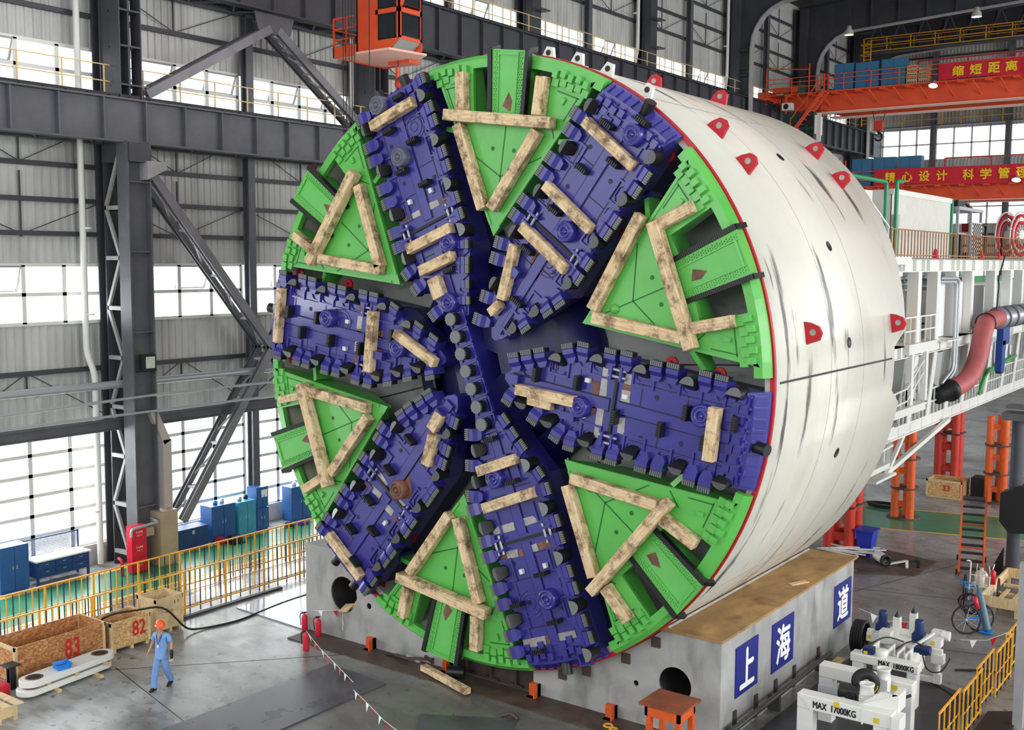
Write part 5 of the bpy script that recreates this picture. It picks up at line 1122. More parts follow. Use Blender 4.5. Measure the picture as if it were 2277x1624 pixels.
for i,(x,y,l) in enumerate(((-6.02,25.95,labs[1]),(-6.12,27.6,labs[2]),(-6.0,29.1,labs[3]),(-6.1,30.6,labs[4]))): dup(p,loc=(x,y,0),label=l)
# mobile stair
t=thing('mobile_stair','orange wheeled stair with black treads standing behind the carts','stairs')
m=MB()
for x in (-.4,.4): m.bar((x,0,.1),(x,1.75,2.4),.06,.16,(0,0,1)); m.bar((x,0.05,.2),(x,.05,.9),.05); m.bar((x,1.75,2.3),(x,1.8,3.25),.05); m.bar((x,0,.12),(x,2.3,.12),.08); m.bar((x,2.25,.12),(x,1.8,2.3),.06)
m.bar((-.4,2.2,.5),(.4,2.2,.5),.05); m.bar((-.4,2.0,1.4),(.4,2.0,1.4),.05); m.obj('frame',ORANGE2,t)
for i in range(9):
    f=(i+.6)/9.6; MB().bx(-.36,.36,1.75*f-.02,1.75*f+.24,.1+2.3*f-.04,.1+2.3*f).obj('tread',BLK,t)
MB().bx(-.38,.38,1.7,2.3,2.36,2.41).obj('platform',BLK,t)
for x in (-.48,.48):
    for y in (.1,2.2): MB().lathe((x,y,.1),(1,0,0),[(0,-.03),(.1,-.03),(.1,.03),(0,.03)],12).obj('wheel',RUBBER,t)
t.location=(-9.24,40.1,0); t.rotation_euler=(0,0,.23)
# carts with spoked wheels
def spoked(c,ax,r,par):
    c=V(c);ax=V(ax).normalized();a=ax.orthogonal().normalized();b=ax.cross(a)
    w=MB().tube([c+(a*cos(i*PI/14)+b*sin(i*PI/14))*r for i in range(28)],.028,7,closed=True).obj('wheel',RUBBER,par)
    m=MB().cyl(c-ax*.05,c+ax*.05,.035,n=10)
    for i in range(10): m.bar(c,c+(a*cos(i*PI/5)+b*sin(i*PI/5))*r,.008)
    m.obj('spokes',PIPEG,w)
t=thing('gas_bottle_cart','blue two wheeled cart carrying a grey gas bottle and coiled hose','cart',(-7.75,34.2,0))
spoked((-7.85,33.75,.42),(.5,-.84,.12),.41,t); spoked((-7.6,34.25,.42),(.5,-.84,.12),.41,t)
m=MB()
for dx in (-.12,.12): m.pipe([(-7.45+dx,34.2,.05),(-7.75+dx,34.5,.9),(-8.05+dx,34.75,1.25),(-8.3+dx,34.7,1.3)],.022,.1,8)
m.bar((-7.85,33.75,.42),(-7.6,34.25,.42),.04).bx(-7.55,-7.2,34.0,34.4,.03,.06); m.obj('frame',BLUEPL,t)
o=MB().lathe((-7.33,34.15,.08),(-.34,.25,1),[(0,0),(.11,0),(.115,.05),(.115,1.05),(.08,1.2),(.035,1.26),(.035,1.34),(0,1.34)],18).obj('gas_bottle',mat('bottle_grey_blue',srgb(70,104,122),.4),t)
m=MB()
for k in range(7): m.tube([(-8.0+.03*k,34.45-.02*k,.72)+V((.33*cos(i*PI/10)*(.8+.05*(k%3)),.1*sin(i*PI/5+k),.33*sin(i*PI/10)*(.8+.04*(k%4)))) if False else V((-8.0+.03*k,34.45-.02*k,.74))+V((.33*cos(i*PI/10)*(.82+.06*(k%3)),.05*sin(i*PI/5+k),.33*sin(i*PI/10)*(.82+.05*(k%4)))) for i in range(20)],.016,5,closed=True)
m.obj('hose_coil',mat('hose_maroon',srgb(52,22,24),.6),t)
m=MB().lathe((-7.62,34.05,.72),(-.3,.2,1),[(0,0),(.07,0),(.07,.32),(.03,.36),(0,.4)],12); m.obj('extinguisher',FIRER,t)
m=MB().cyl((-7.85,34.45,1.38),(-7.85,34.38,1.38),.05,n=12).cyl((-7.7,34.45,1.38),(-7.7,34.38,1.38),.05,n=12); m.obj('gauges',PIPEG,t)
t=thing('propane_cart','white wire cart with a pale gas flask between spoked wheels','cart',(-8.3,37.2,0))
spoked((-8.75,37.2,.42),(1,.15,0),.4,t); spoked((-7.75,37.35,.42),(1,.15,0),.4,t)
m=MB()
for dx in (-.3,.3):
    m.pipe([(-8.25+dx,36.9,.1),(-8.25+dx,37.0,.9),(-8.25+dx*1.2,37.3,1.3),(-8.25+dx*1.4,37.0,1.36)],.02,.1,8); m.bar((-8.25+dx,36.9,.1),(-8.25+dx,37.5,.1),.03); m.bar((-8.25+dx,37.5,.1),(-8.25+dx*.6,37.4,1.2),.025)
for z in (.25,.6,.95): m.bar((-8.55,36.92,z),(-7.95,36.92,z),.025)
m.bar((-8.75,37.2,.42),(-7.75,37.35,.42),.04); m.obj('frame',WHITE,t)
MB().lathe((-8.25,37.2,.15),(0,0,1),[(0,0),(.2,0),(.21,.06),(.21,.75),(.15,.88),(.06,.92),(.06,1.0),(0,1.0)],18).obj('flask',mat('flask_cream',srgb(206,196,180),.3,.3),t)
MB().lathe((-7.88,37.1,.7),(0,0,1),[(0,0),(.09,0),(.09,.4),(.04,.45),(0,.5)],12).obj('extinguisher',FIRER,t)
t=thing('crate_frame','open pale timber crate frame on the floor at the right edge','crate',(-7.2,37.8,0))
m=MB()
x0,x1,y0,y1=-8.0,-5.9,36.1,39.9
for a,b in (((x0,y0),(x1,y0)),((x0,y0),(x0,y1)),((x0,y1),(x1,y1)),((x1,y0),(x1,y1))): MB().bar((*a,.42),(*b,.42),.06,.34,(0,0,1)).obj('side_board',PINE,t)
for i in range(3): MB().bx(x0+.05,x1,y0+.6+i*1.15,y0+.75+i*1.15,.16,.25).obj('bearer',PINE,t)
for i in range(5): MB().bx(x0+.3+i*.4,x0+.42+i*.4,y0+.3,y1-.3 if i%2 else y0+2.2,.25,.29).obj('slat',PINE,t)
for x in (x0,-7.0,x1): MB().bx(x,x+.1,y0,y0+.1,0,.25).obj('foot',PINE,t); MB().bx(x,x+.1,y1-.1,y1,0,.25).obj('foot',PINE,t)
# dark column at the right edge
t=thing('dark_column','dark steel column with bolted brackets at the right edge','column',(-8.2,41.5,0),kind='thing')
MB().cyl((-8.2,41.5,0),(-8.2,41.5,5.5),.22,n=20).obj('shaft',STEELD,t); MB().bx(-8.7,-7.5,41.1,42,5.5,5.75).bx(-8.6,-7.4,41.2,42,5.9,6.0).obj('head',STEEL,t)
MB().bx(-8.75,-7.6,40.9,42.1,0,.06).prism([(-8.9,41.5,0),(-8.5,41.5,.9),(-8.5,41.5,0)],(0,.05,0)).obj('base',BLK,t); MB().prism([(-8.62,41.1,1.9),(-8.62,41.1,2.9),(-8.0,41.1,3.2),(-7.3,41.1,3.2),(-7.3,41.1,1.6),(-8.3,41.1,1.5)],(0,.8,0)).obj('bracket',BLK,t)
p=onY(2274,1400,27.5); m=MB().bar((p.x,27.5,0),(p.x-.0,27.5,4),.22); 
tag(m.obj('grey_post',STEELL,origin=(p.x,27.5,0)),'slim pale grey post at the lower right edge beside the railing','post',kind='thing')
m=MB().prism([(-5.9,25.6,.02),(-5.2,25.6,.02),(-5.2,28.4,.02),(-5.9,27.9,.02)],(0,0,.06)); tag(m.obj('dark_sheet',BLK,origin=(-5.5,26,0)),'dark steel sheet on the floor beyond the right railing','sheet')
# support towers under the back-up
def tower(x,y,h,lab,mt,lean=0):
    t=thing('support_tower',lab,'tower',(x,y,0),'support towers under the back-up platform')
    MB().lathe((x,y,0),(0,0,1),[(0,0),(.72,0),(.72,.04),(0,.04)],20).obj('base_plate',PLATER,t)
    for dx,dy in ((-.32,-.25),(.32,-.25),(.0,.35)): MB().cyl((x+dx,y+dy,.04),(x+dx,y+dy,h),.17,n=14).obj('tube',mt,t)
    m=MB()
    for z in (h*.33,h*.66): m.lathe((x,y,z),(0,0,1),[(0,0),(.6,0),(.6,.07),(0,.07)],20)
    m.obj('collar',PLATER,t)
    m=MB()
    for z in (.5,h*.5,h*.85): m.bx(x-.35,x+.35,y-.3,y-.2,z,z+.25)
    m.obj('tie_plate',mt,t)
def ltower(x,y,h,lab,mt=REDST):
    t=thing('lattice_tower',lab,'tower',(x,y,0),'support towers under the back-up platform')
    for dx in (-.4,.4):
        for dy in (-.4,.4): MB().cyl((x+dx,y+dy,0),(x+dx,y+dy,h),.2,n=14).obj('tube',mt,t)
    z=.5
    while z<h:
        m=MB()
        for s in (-.4,.4): m.bx(x-.4,x+.4,y+s-.06,y+s+.06,z,z+.3); m.bx(x+s-.06,x+s+.06,y-.4,y+.4,z,z+.3)
        m.obj('cross_plate',mt,t); z+=1.1
    MB().bx(x-.65,x+.65,y-.65,y+.65,h*.6,h*.6+.06).bx(x-.6,x+.6,y-.6,y+.6,h,h+.1).obj('flange',PLATER,t)
tower(-13.9,47.9,3.9,'orange three tube tower standing on the green lane',ORANGE2)
tower(-11.4,53.6,4.0,'slim orange tower right of the crate marked 33',ORANGE2)
ltower(-14.6,57.6,4.0,'red lattice tower behind the crate marked 33'); ltower(-14.1,40.8,3.0,'red lattice tower beside the blue wheeled bin'); ltower(-11.0,63.5,4.0,'red lattice tower at the right edge under the white platform'); ltower(-19.5,47.9,3.9,'red lattice tower hidden on the far side of the platform'); ltower(-19.5,57.6,4.0,'second red lattice tower on the far side of the platform')
t=thing('wheelie_bin','dark blue wheeled bin with a lid by the red tower','bin',(-13.1,40.6,0))
m=MB(); b=[(-13.32,40.35),(-12.88,40.35),(-12.88,40.85),(-13.32,40.85)]; tp=[(-13.42,40.25),(-12.78,40.25),(-12.78,40.95),(-13.42,40.95)]
m.add([(*p,.06) for p in b]+[(*p,.98) for p in tp],[(0,1,2,3),(4,5,6,7),(0,1,5,4),(1,2,6,5),(2,3,7,6),(3,0,4,7)]); m.obj('tub',BIN,t)
MB().bx(-13.47,-12.73,40.2,41.0,.98,1.05).bx(-13.4,-12.8,40.95,41.1,.95,1.02).obj('lid',BIN,t)
for x in (-13.38,-12.82): MB().lathe((x,40.88,.09),(1,0,0),[(0,-.03),(.09,-.03),(.09,.03),(0,.03)],12).obj('wheel',RUBBER,t)
t=crate(-14.35,-12.75,52.9,54.1,.85,'open pine crate sprayed 33 between the red and orange towers',OSB,None,True)
text('33',mat('spray_red',srgb(200,36,30),.7),t,'number',(-13.45,52.86,.5),(1,0,0),(0,0,1),.32,.26,.002,.01)
m=MB().bx(-12.55,-11.9,53.6,54.5,0,1.0).bx(-11.85,-11.5,53.8,54.3,0,.6); tag(m.obj('welding_set',BLK,origin=(-12.2,54,0)),'dark welding set next to the crate marked 33','machine')
random.seed(13)
for i in range(9):
    z=.08+.035*i; a=random.uniform(-.5,.5); x=-14.5+.16*i; y=39.0+.14*i; L=random.uniform(.8,1.15)
    m=MB().bar((x-L,y+a,z),(x+L,y-a*.6,z+.02),.045)
    if i%2==0: m.bar((x-L,y+a,z),(x-L+.5,y+a+.5,z),.045).bar((x-L+.5,y+a+.5,z),(x+L*.7,y+.45-a*.3,z),.045).bar((x+L*.7,y+.45-a*.3,z),(x+L,y-a*.6,z+.02),.045)
    tag(m.obj('loose_bar',WHITE,origin=(x,y,0)),'white steel bar in the loose heap behind the shield','bar','white bars heaped behind the shield')
t=thing('flanged_pipe','white pipe stub with a black flange on the rusty plate','pipe',(-12.2,39.8,.1)); MB().cyl((-12.5,40.0,.26),(-12.05,39.5,.26),.19,n=18).obj('stub',WHITE,t); MB().lathe((-12.05,39.5,.26),(.45,-.5,0),[(0,0),(.21,0),(.21,.08),(.13,.08),(.12,.02),(0,.02)],18).obj('flange',BLK,t)
for i,(x,y,lab) in enumerate(((-11.7,39.7,'bent pale scrap beside the flanged pipe'),(-11.4,40.0,'dark scrap beside the flanged pipe'))):
    m=MB().bar((x-.3,y-.1,.1),(x+.3,y+.2,.25),.12,.05).bar((x+.3,y+.2,.25),(x+.4,y-.1,.08),.1,.05); tag(m.obj('scrap_bar',[WHITE,BLK][i],origin=(x,y,0)),lab,'scrap')
for i in range(3):
    m=MB().tube([(-15.2+.7*cos(k*PI/9)*(1+.1*i),49.5+.5*sin(k*PI/9)*(1-.1*i),.03+.04*i) for k in range(18)],.03,6,closed=True); tag(m.obj('cable_loop',RUBBER,origin=(-15.2,49.5,0)),'loop of black cable on the floor below the platform','cable','cable loops below the platform')
# ================================================================== overhead cranes
def crane(y,zb,zw,x1,lab):
    t=thing('overhead_crane',lab,'crane',(-33.5,y,zb),kind='thing')
    for dy,n in ((0,'front_girder'),(3.2,'rear_girder')):
        m=MB().bx(-32.6,x1,y+dy,y+dy+.9,zb+.35,zb+1.5).bx(-30,x1,y+dy-.08,y+dy+.98,zb,zb+.06).prism([(-32.6,y+dy+.02,zb+1.0),(-29,y+dy+.02,zb+.06),(x1,y+dy+.02,zb+.06),(x1,y+dy+.02,zb+.5),(-32.6,y+dy+.02,zb+1.2)],(0,.86,0)); m.obj(n,ORANGE,t)
        MB().bx(-32.6,x1,y+dy+.38,y+dy+.5,zb+1.5,zb+1.62).obj('trolley_rail',BLK,t)
        MB().bx(-30,x1,y+dy-.1,y+dy+1.0,zb-.03,zb).obj('flange_edge',mat('crane_flange',srgb(250,222,206),.5),t)
    m=MB().bx(-33.9,-33.1,y-1.2,y+5.5,zb+1.0,zb+1.6)
    for yy in (y-.6,y+4.8): m.lathe((-33.5,yy,zb+1.1),(1,0,0),[(0,-.08),(.33,-.08),(.33,.08),(0,.08)],16)
    m.bx(-33.2,-32.5,y,y+4.1,zb+.9,zb+1.5); m.obj('end_carriage',ORANGE,t)
    m=MB().bx(-33.2,x1,y-1.3,y-.05,zw-.08,zw); 
    for i in range(int((x1+32)/1.7)):
        x=-31.8+i*1.7; m.bx(x,x+.35,y-1.3,y,zw-.2,zw-.08); 
        if i%1==0: m.bar((x+.9,y-1.2,zw-.1),(x+1.2,y,zw-.9),.08)
    m.obj('walkway',ORANGE,t)
    m=MB()
    for h in (.45,.8,1.1): m.bar((-33.2,y-1.28,zw+h),(x1,y-1.28,zw+h),.05)
    for i in range(int((x1+33)/1.9)): m.bar((-33.2+i*1.9,y-1.28,zw),(-33.2+i*1.9,y-1.28,zw+1.1),.06)
    for yy in (y-1.28,y+5): m.bar((-33.2,yy,zw),(-33.2,yy,zw+2),.07)
    m.bar((-33.2,y-1.28,zw+1.9),(-30,y-1.28,zw+1.6),.07).bar((-30,y-1.28,zw),(-30,y-1.28,zw+2.0),.08); m.obj('railing',ORANGE,t)
    m=MB()
    m.bar((-32.8,y-.9,zw+.35),(-31.4,y-.9,zw+.35),.35); m.cyl((-31.4,y-.9,zw+.35),(-30.9,y-.9,zw+.35),.3,n=14); m.obj('drive_motor',ORANGE,t); MB().bx(-30.9,-30.4,y-1.1,y-.6,zw,zw+.6).obj('gearbox',TEAL,t)
    m=MB().bar((-24,y+3.9,zw+2.3),(x1,y+3.9,zw+2.3),.1)
    for i in range(12): m.bar((-24+i*3.4,y+3.9,zw+.3),(-24+i*3.4,y+3.9,zw+2.3),.09)
    m.obj('rear_rail',REDST,t)
    return t
def banner(y,x0,x1,z0,z1,chars,lab,slope=.0):
    t=thing('banner',lab,'banner',(x0,y,z0)); m=MB();n=40;vs=[]
    for i in range(n+1):
        f=i/n;x=x0+(x1-x0)*f
        for z in (z0,z1): vs.append((x,y-.02*sin(f*40)-.03*sin(f*13+z),z+.06*sin(f*9)*(1 if z==z0 else .3)))
    m.add(vs,[(2*i,2*i+2,2*i+3,2*i+1) for i in range(n)]); o=m.obj('cloth',BANR,t); s=o.modifiers.new('s','SOLIDIFY'); s.thickness=.01
    for c,x,w in chars: text(c,BANY,t,'character',(x,y-.07,(z0+z1)/2),(1,0,0),(0,0,1),w,(z1-z0)*.6,.0,.022)
def cab3(y,z,spec,base,mt,grp,d=.75):
    for x0,x1,h,lab in spec:
        t=thing('electrical_cabinet',lab,'cabinet',((x0+x1)/2,y,z),grp)
        MB().bx(x0,x1,y,y+d,z,z+h).obj('body',mt,t)
        n=2
        for i in range(n): MB().bx(x0+(x1-x0)*i/n+.03,x0+(x1-x0)*(i+1)/n-.03,y-.02,y,z+.05,z+h-.05).obj('door',mt,t)
CAB=mat('crane_cabinet_blue',srgb(52,112,150),.45)
crane(78,21.65,22.95,12,'upper orange overhead crane with a red banner at the top right')
cab3(77.0,22.96,((-28.3,-26.95,1.8,'first blue cabinet on the upper crane, by its stair'),(-26.8,-25.2,1.75,'second blue cabinet on the upper crane'),(-25.0,-23.4,1.8,'third blue cabinet on the upper crane, beside the resistor boxes')),0,CAB,'blue cabinets on the upper crane')
RB=mat('resistor_beige',srgb(206,184,140),.5)
for x0,x1,n,lab in ((-23.3,-22.6,5,'taller stack of beige resistor boxes on the upper crane'),(-22.5,-21.8,4,'lower stack of beige resistor boxes on the upper crane')):
    t=thing('resistor_bank',lab,'box',(x0,77,22.96))
    for i in range(n):
        MB().bx(x0,x1,77.0,77.6,22.96+i*.25,23.19+i*.25).obj('tray',RB,t); m=MB()
        for k in range(4): m.bx(x0+.06+k*.16,x0+.16+k*.16,76.985,77,23.02+i*.25,23.12+i*.25)
        m.obj('vents',RUST,t)
banner(76.62,-21.1,-10,22.95,24.0,[('缩',-19.85,.7),('短',-18.75,.7),('距',-17.65,.7),('离',-16.6,.7)],'red banner with yellow characters on the upper crane')
crane(86,15.6,16.75,12,'lower orange overhead crane with a long red banner at the right')
cab3(85.0,16.76,((-29.6,-28.1,2.1,'first blue cabinet on the lower crane, left of the banner'),(-27.95,-26.3,2.15,'second blue cabinet on the lower crane, half hidden by the banner'),(-26.1,-24.4,2.15,'third blue cabinet on the lower crane, half hidden by the banner')),0,CAB,'blue cabinets on the lower crane')
banner(84.55,-27.7,-12,16.72,17.95,[('精',-26.5,.75),('心',-25.25,.75),('设',-24.0,.75),('计',-22.75,.75),('科',-20.9,.75),('学',-19.7,.75),('管',-18.5,.75),('理',-17.3,.75)],'long red banner with yellow characters on the lower crane')
t=thing('gear_unit','green gear unit at the left end of the lower crane','machine',(-30.2,85.3,16.8)); MB().bx(-30.9,-29.8,85,85.8,16.76,17.2).lathe((-30.6,84.98,17.5),(0,1,0),[(0,0),(.32,0),(.32,.7),(0,.7)],16).lathe((-30.05,84.98,17.5),(0,1,0),[(0,0),(.32,0),(.32,.7),(0,.7)],16).bx(-30.9,-29.75,85.1,85.7,17.15,17.7).obj('housing',TEAL,t)
# stair, green cab and hook of the upper crane
t=thing('crane_stair','orange stair from the upper crane walkway down to its green cab','stairs',(-29.5,76,20.2))
m=MB()
for yy in (75.7,76.5): m.bar((-28.5,yy,22.9),(-30.9,yy,19.9),.12,.22); m.bar((-28.5,yy,24),(-30.9,yy,21),.06); m.bar((-28.5,yy,22.9),(-28.5,yy,24),.06); m.bar((-30.9,yy,19.9),(-30.9,yy,21),.06); m.bar((-29.7,yy,21.4),(-29.7,yy,22.5),.06)
m.obj('stringer',ORANGE,t)
for i in range(10): f=(i+.5)/10; MB().bx(-28.5-2.4*f-.14,-28.5-2.4*f+.14,75.7,76.5,22.9-3*f,22.94-3*f).obj('step',ORANGE,t)
t=thing('crane_cab','dark green crane cab under the left end of the upper crane','crane cab',(-30.5,77,19.3))
MB().bx(-31.7,-29.4,76.3,78.0,19.2,21.5).obj('body',mat('cab_green',srgb(30,64,54),.5),t)
for x0,x1,z0,z1 in ((-30.4,-29.95,20.5,21.3),(-29.85,-29.45,20.5,21.3),(-30.4,-29.95,19.5,20.3),(-29.85,-29.45,19.5,20.3)): MB().bx(x0,x1,76.27,76.3,z0,z1).obj('window',GLASSD,t)
MB().bx(-29.4,-29.37,76.4,77.9,20.0,21.3).bx(-29.2,-28.9,76.3,76.4,19.4,21.4).obj('side_screen',WHITE,t)
m=MB().bx(-31.6,-31.5,76.4,76.5,21.5,22.9).bx(-29.5,-29.4,77.8,77.9,21.5,22.9); m.obj('hanger',ORANGE,t)
t=thing('air_conditioner','white air conditioner unit over the green cab','air conditioner',(-31.2,76,22.0)); MB().bx(-31.6,-30.9,75.8,76.3,21.7,22.2).obj('case',WHITE,t); MB().lathe((-31.3,75.79,21.95),(0,1,0),[(0,0),(.2,0),(.2,.02)],16).obj('fan',BLK,t)
t=thing('hook_block','dark crane hook hanging below the upper crane','hook',(-25.9,79.5,20.3))
m=MB()
for dx in (-.25,.25): m.cyl((-25.9+dx,79.6,20.6),(-25.9+dx*2.2,79.6,22.2),.03,n=6)
m.obj('ropes',BLK,t); MB().bx(-26.2,-25.6,79.4,79.8,20.3,21.0).obj('sheave_block',REDST,t)
MB().tube([(-25.9+.0,79.6,20.3),(-25.9,79.6,20.1)]+[(-25.9+.26*cos(a),79.6,19.85+.26*sin(a)) for a in [PI/2-i*PI/7 for i in range(11)]],[.09]*2+[.1-.004*i for i in range(11)],8).obj('hook',BLK,t)
for x,y,z,on_,lab in ((-21.4,76.6,22.75,0,'work lamp at the left end of the upper banner'),(-29.0,84.5,16.5,0,'white work lamp at the left end of the lower banner'),(-17.6,84.3,16.9,1,'glaring lit work lamp on the lower banner')):
    t=thing('work_lamp',lab,'lamp',(x,y,z)); MB().lathe((x,y,z),(0,-.5,-1),[(.08,-.25),(.12,-.1),(.28,.1),(.3,.14)],16).bar((x,y+.05,z+.2),(x,y+.6,z+.35),.08).obj('shade',PIPEG,t); MB().lathe((x,y,z),(0,-.5,-1),[(0,.12),(.28,.11)],16).obj('lens',LAMPO if on_ else LAMP,t)
# the nearer crane: only its cab, ropes and hook come into view
t=thing('overhead_crane','orange crane above the frame that carries the driver cab','crane',(-33.5,33,22.7),kind='thing')
MB().bx(-32.8,20,30.9,32.7,22.9,24.6).obj('front_girder',ORANGE,t); MB().bx(-32.8,20,36,37,22.9,24.6).obj('rear_girder',ORANGE,t); MB().bx(-33.9,-33.1,29.5,38,22.7,23.3).bx(-33.2,-32.7,30.6,37,22.9,23.4).obj('end_carriage',ORANGE,t)
ZB=18.85
t=thing('crane_cab','orange glazed driver cab hanging over the cutter wheel','crane cab',(-29.5,32,ZB))
x0,x1,y0,y1=-30.15,-27.98,31.2,32.5
m=MB().bx(x0,x0+.98,y0,y0+.06,ZB,ZB+3.2).bx(x0,x0+.06,y0,y1,ZB,ZB+3.2).bx(x0,x1,y1-.06,y1,ZB,ZB+3.2).bx(x0,x1,y0,y1,ZB+3.1,ZB+3.2)
m.bx(x0+.98,x1-.45,y0,y0+.06,ZB,ZB+.34).prism([(x1-.45,y0,ZB),(x1,y0,ZB+.34),(x1-.45,y0,ZB+.34)],(0,.06,0)).bx(x0+.98,x1,y0,y0+.06,ZB+1.28,ZB+1.46).bx(x0+.98,x0+1.1,y0,y0+.06,ZB+.34,ZB+3.1).bx(x1-.14,x1,y0,y0+.06,ZB+.34,ZB+3.1)
m.bx(x1-.06,x1,y0,y0+.12,ZB+.34,ZB+3.1).bx(x1-.06,x1,y1-.12,y1,ZB+.34,ZB+3.1).bx(x1-.06,x1,y0,y1,ZB+1.28,ZB+1.46).bx(x1-.06,x1,y0,y1,ZB+.3,ZB+.42).prism([(x1-.45,y1-.06,ZB),(x1,y1-.06,ZB+.34),(x1-.45,y1-.06,ZB+.34)],(0,.06,0)); m.obj('body',ORANGE,t)
MB().add([(x1-.43,y0+.08,ZB+.0),(x1-.43,y1-.08,ZB+.0),(x1-.0,y1-.08,ZB+.33),(x1-.0,y0+.08,ZB+.33),(x1-.46,y0+.08,ZB+.03),(x1-.46,y1-.08,ZB+.03),(x1-.03,y1-.08,ZB+.36),(x1-.03,y0+.08,ZB+.36)],[(0,1,2,3),(4,5,6,7),(0,1,5,4),(1,2,6,5),(2,3,7,6),(3,0,4,7)]).obj('sloping_pane',mat('pale_pane',srgb(170,172,170),.1),t)
for z in (.36,1.48):
    MB().bx(x0+1.1,x1-.14,y0+.02,y0+.04,ZB+z,ZB+z+.92).obj('window',GLASSD,t)
    MB().bx(x1-.05,x1-.03,y0+.12,y1-.12,ZB+z+.06,ZB+z+.92).obj('window',GLASSD,t)
    m=MB()
    for a,b,c,d in ((x0+1.1,x1-.14,z,z+.05),(x0+1.1,x1-.14,z+.87,z+.92),(x0+1.1,x0+1.14,z,z+.92),(x1-.18,x1-.14,z,z+.92)): m.bx(a,b,y0-.01,y0+.02,ZB+c,ZB+d)
    for a,b,c,d in ((y0+.12,y1-.12,z+.06,z+.1),(y0+.12,y1-.12,z+.88,z+.92),(y0+.12,y0+.16,z+.06,z+.92),(y1-.16,y1-.12,z+.06,z+.92)): m.bx(x1-.02,x1+.01,a,b,ZB+c,ZB+d)
    m.obj('window_seal',BLK,t)
MB().prism([(-31.25,31.1,ZB-.08),(-28.4,31.1,ZB-.08),(-28.1,32.9,ZB-.08),(-29.2,33.6,ZB-.08),(-31.25,33.9,ZB-.08)],(0,0,.08)).obj('floor_pan',mat('cab_floor',srgb(250,190,170),.5),t)
m=MB().bx(-31.28,-30.1,31.06,31.12,ZB-.12,ZB+.3).bx(-31.28,-31.22,31.06,33.9,ZB-.12,ZB+.2).bx(-31.28,-30.1,33.86,33.92,ZB-.14,ZB+.1).bx(-30.2,-29.1,33.0,33.7,ZB-.2,ZB-.08)
for h in (.55,.95,1.35): m.bar((-31.25,31.09,ZB+h),(x0,31.09,ZB+h),.05).bar((-31.25,31.09,ZB+h),(-31.25,33.9,ZB+h),.05)
for x,y in ((-31.25,31.09),(-31.25,33.9),(-30.6,31.09),(-31.25,32.5)): m.bar((x,y,ZB),(x,y,ZB+1.35),.06)
m.obj('balcony',ORANGE,t)
m=MB()
for x in (x0+.1,x1-.2): m.bar((x,y0+.2,ZB+3.2),(x,y0+.2,22.95),.16).bar((x,y1-.2,ZB+3.2),(x,y1-.2,22.95),.16)
m.bar((x1-.0,y0+.1,ZB+1.5),(x1+1.0,y0+.3,22.95),.1); m.obj('hanger',ORANGE,t)
MB().bx(x0+.9,x0+1.4,y0+.4,y0+1.0,ZB+.1,ZB+.9).obj('seat',DENIM2,t)
t=thing('pendant_hook','small dark hook hanging on a cable under the orange cab','hook',(-29.5,33,17)); m=MB().cyl((-29.67,33,18.2),(-29.67,33,22.9),.02,n=6); m.obj('cable',BLK,t); MB().cyl((-29.67,33,18.1),(-29.67,33,18.5),.09,n=10).obj('weight',ORANGE,t); MB().lathe((-29.67,33,17.85),(0,0,1),[(0,-.22),(.12,-.1),(.14,0),(.12,.12),(0,.24)],12).cyl((-29.67,33,16.9),(-29.67,33,17.7),.03,n=6).obj('hook',REDST,t)
t=thing('hoist_ropes','bundle of dark hoist ropes hanging left of the orange cab','rope',(-32,30,16))
for px in (764,770,777,783,789,822):
    p=onY(px,200,30.0); MB().cyl((p.x,30.0,12.0),(p.x,30.0,23.0),.018,n=6).obj('rope',BLK,t)
# ================================================================== white back-up platform behind the shield
bk=thing('backup_platform','long white multi deck steel platform behind the shield, standing on towers','platform',(-16.5,50,4),kind='thing')
GX,GF,GE=-13.0,-20.6,82
m=MB()
for x in (GX,GF): m.ib((x-.15,41,10.88),(x-.15,GE,10.88),.56,.3,.04)
for i in range(16): m.bx(GF,GX,41+i*2.7,41.2+i*2.7,10.65,11.1)
m.bx(GF,GX,41,GE,11.1,11.15)
for i in range(22): m.bx(GX-.3,GX,41.4+i*1.9,41.45+i*1.9,10.62,11.14)
m.obj('top_deck',WHITE,bk)
m=MB()
for x in (GX,GF): m.ib((x-.15,37,7.45),(x-.15,GE,7.45),.5,.3,.04)
m.bx(GF,GX,37,GE,7.66,7.7); m.bx(GF,-12.4,48,50.2,7.66,7.72)
for i in range(16): m.bx(GF,GX,38+i*2.8,38.2+i*2.8,7.25,7.66)
m.obj('middle_deck',WHITE,bk)
BX=-14.05
m=MB()
for x in (BX+.75,GF+.5): m.bx(x-.3,x,42.5,GE,3.95,4.4)
m.bx(GF+.3,BX+.75,42.5,GE,4.36,4.42)
for i in range(24): m.bx(BX+.44,BX+.78,43+i*1.6,43.5+i*1.6,4.0,4.34)
m.bar((BX+.79,42.5,4.42),(BX+.79,GE,4.42),.06).bar((BX+.79,42.5,3.95),(BX+.79,GE,3.95),.06); m.obj('lower_deck',WHITE,bk)
FR=[45.8,48.55,51.45,54.25,58.7,62.2,65.0,69,73,77,81]
for y in FR:
    m=MB().ib((GX-.2,y,7.7),(GX-.2,y,10.6),.4,.5,.05,(1,0,0)); m.bx(GX-.42,GX+.02,y-.3,y-.26,7.7,10.6)
    m.obj('column',WHITE,bk)
    m=MB().ib((GX-.2,y,7.2),(BX+.6,y,4.4),.4,.5,.05,(1,0,.4)); m.obj('leaning_column',WHITE,bk)
    MB().bx(GF,GF+.4,y-.2,y+.2,4.4,10.6).obj('column',WHITE,bk)
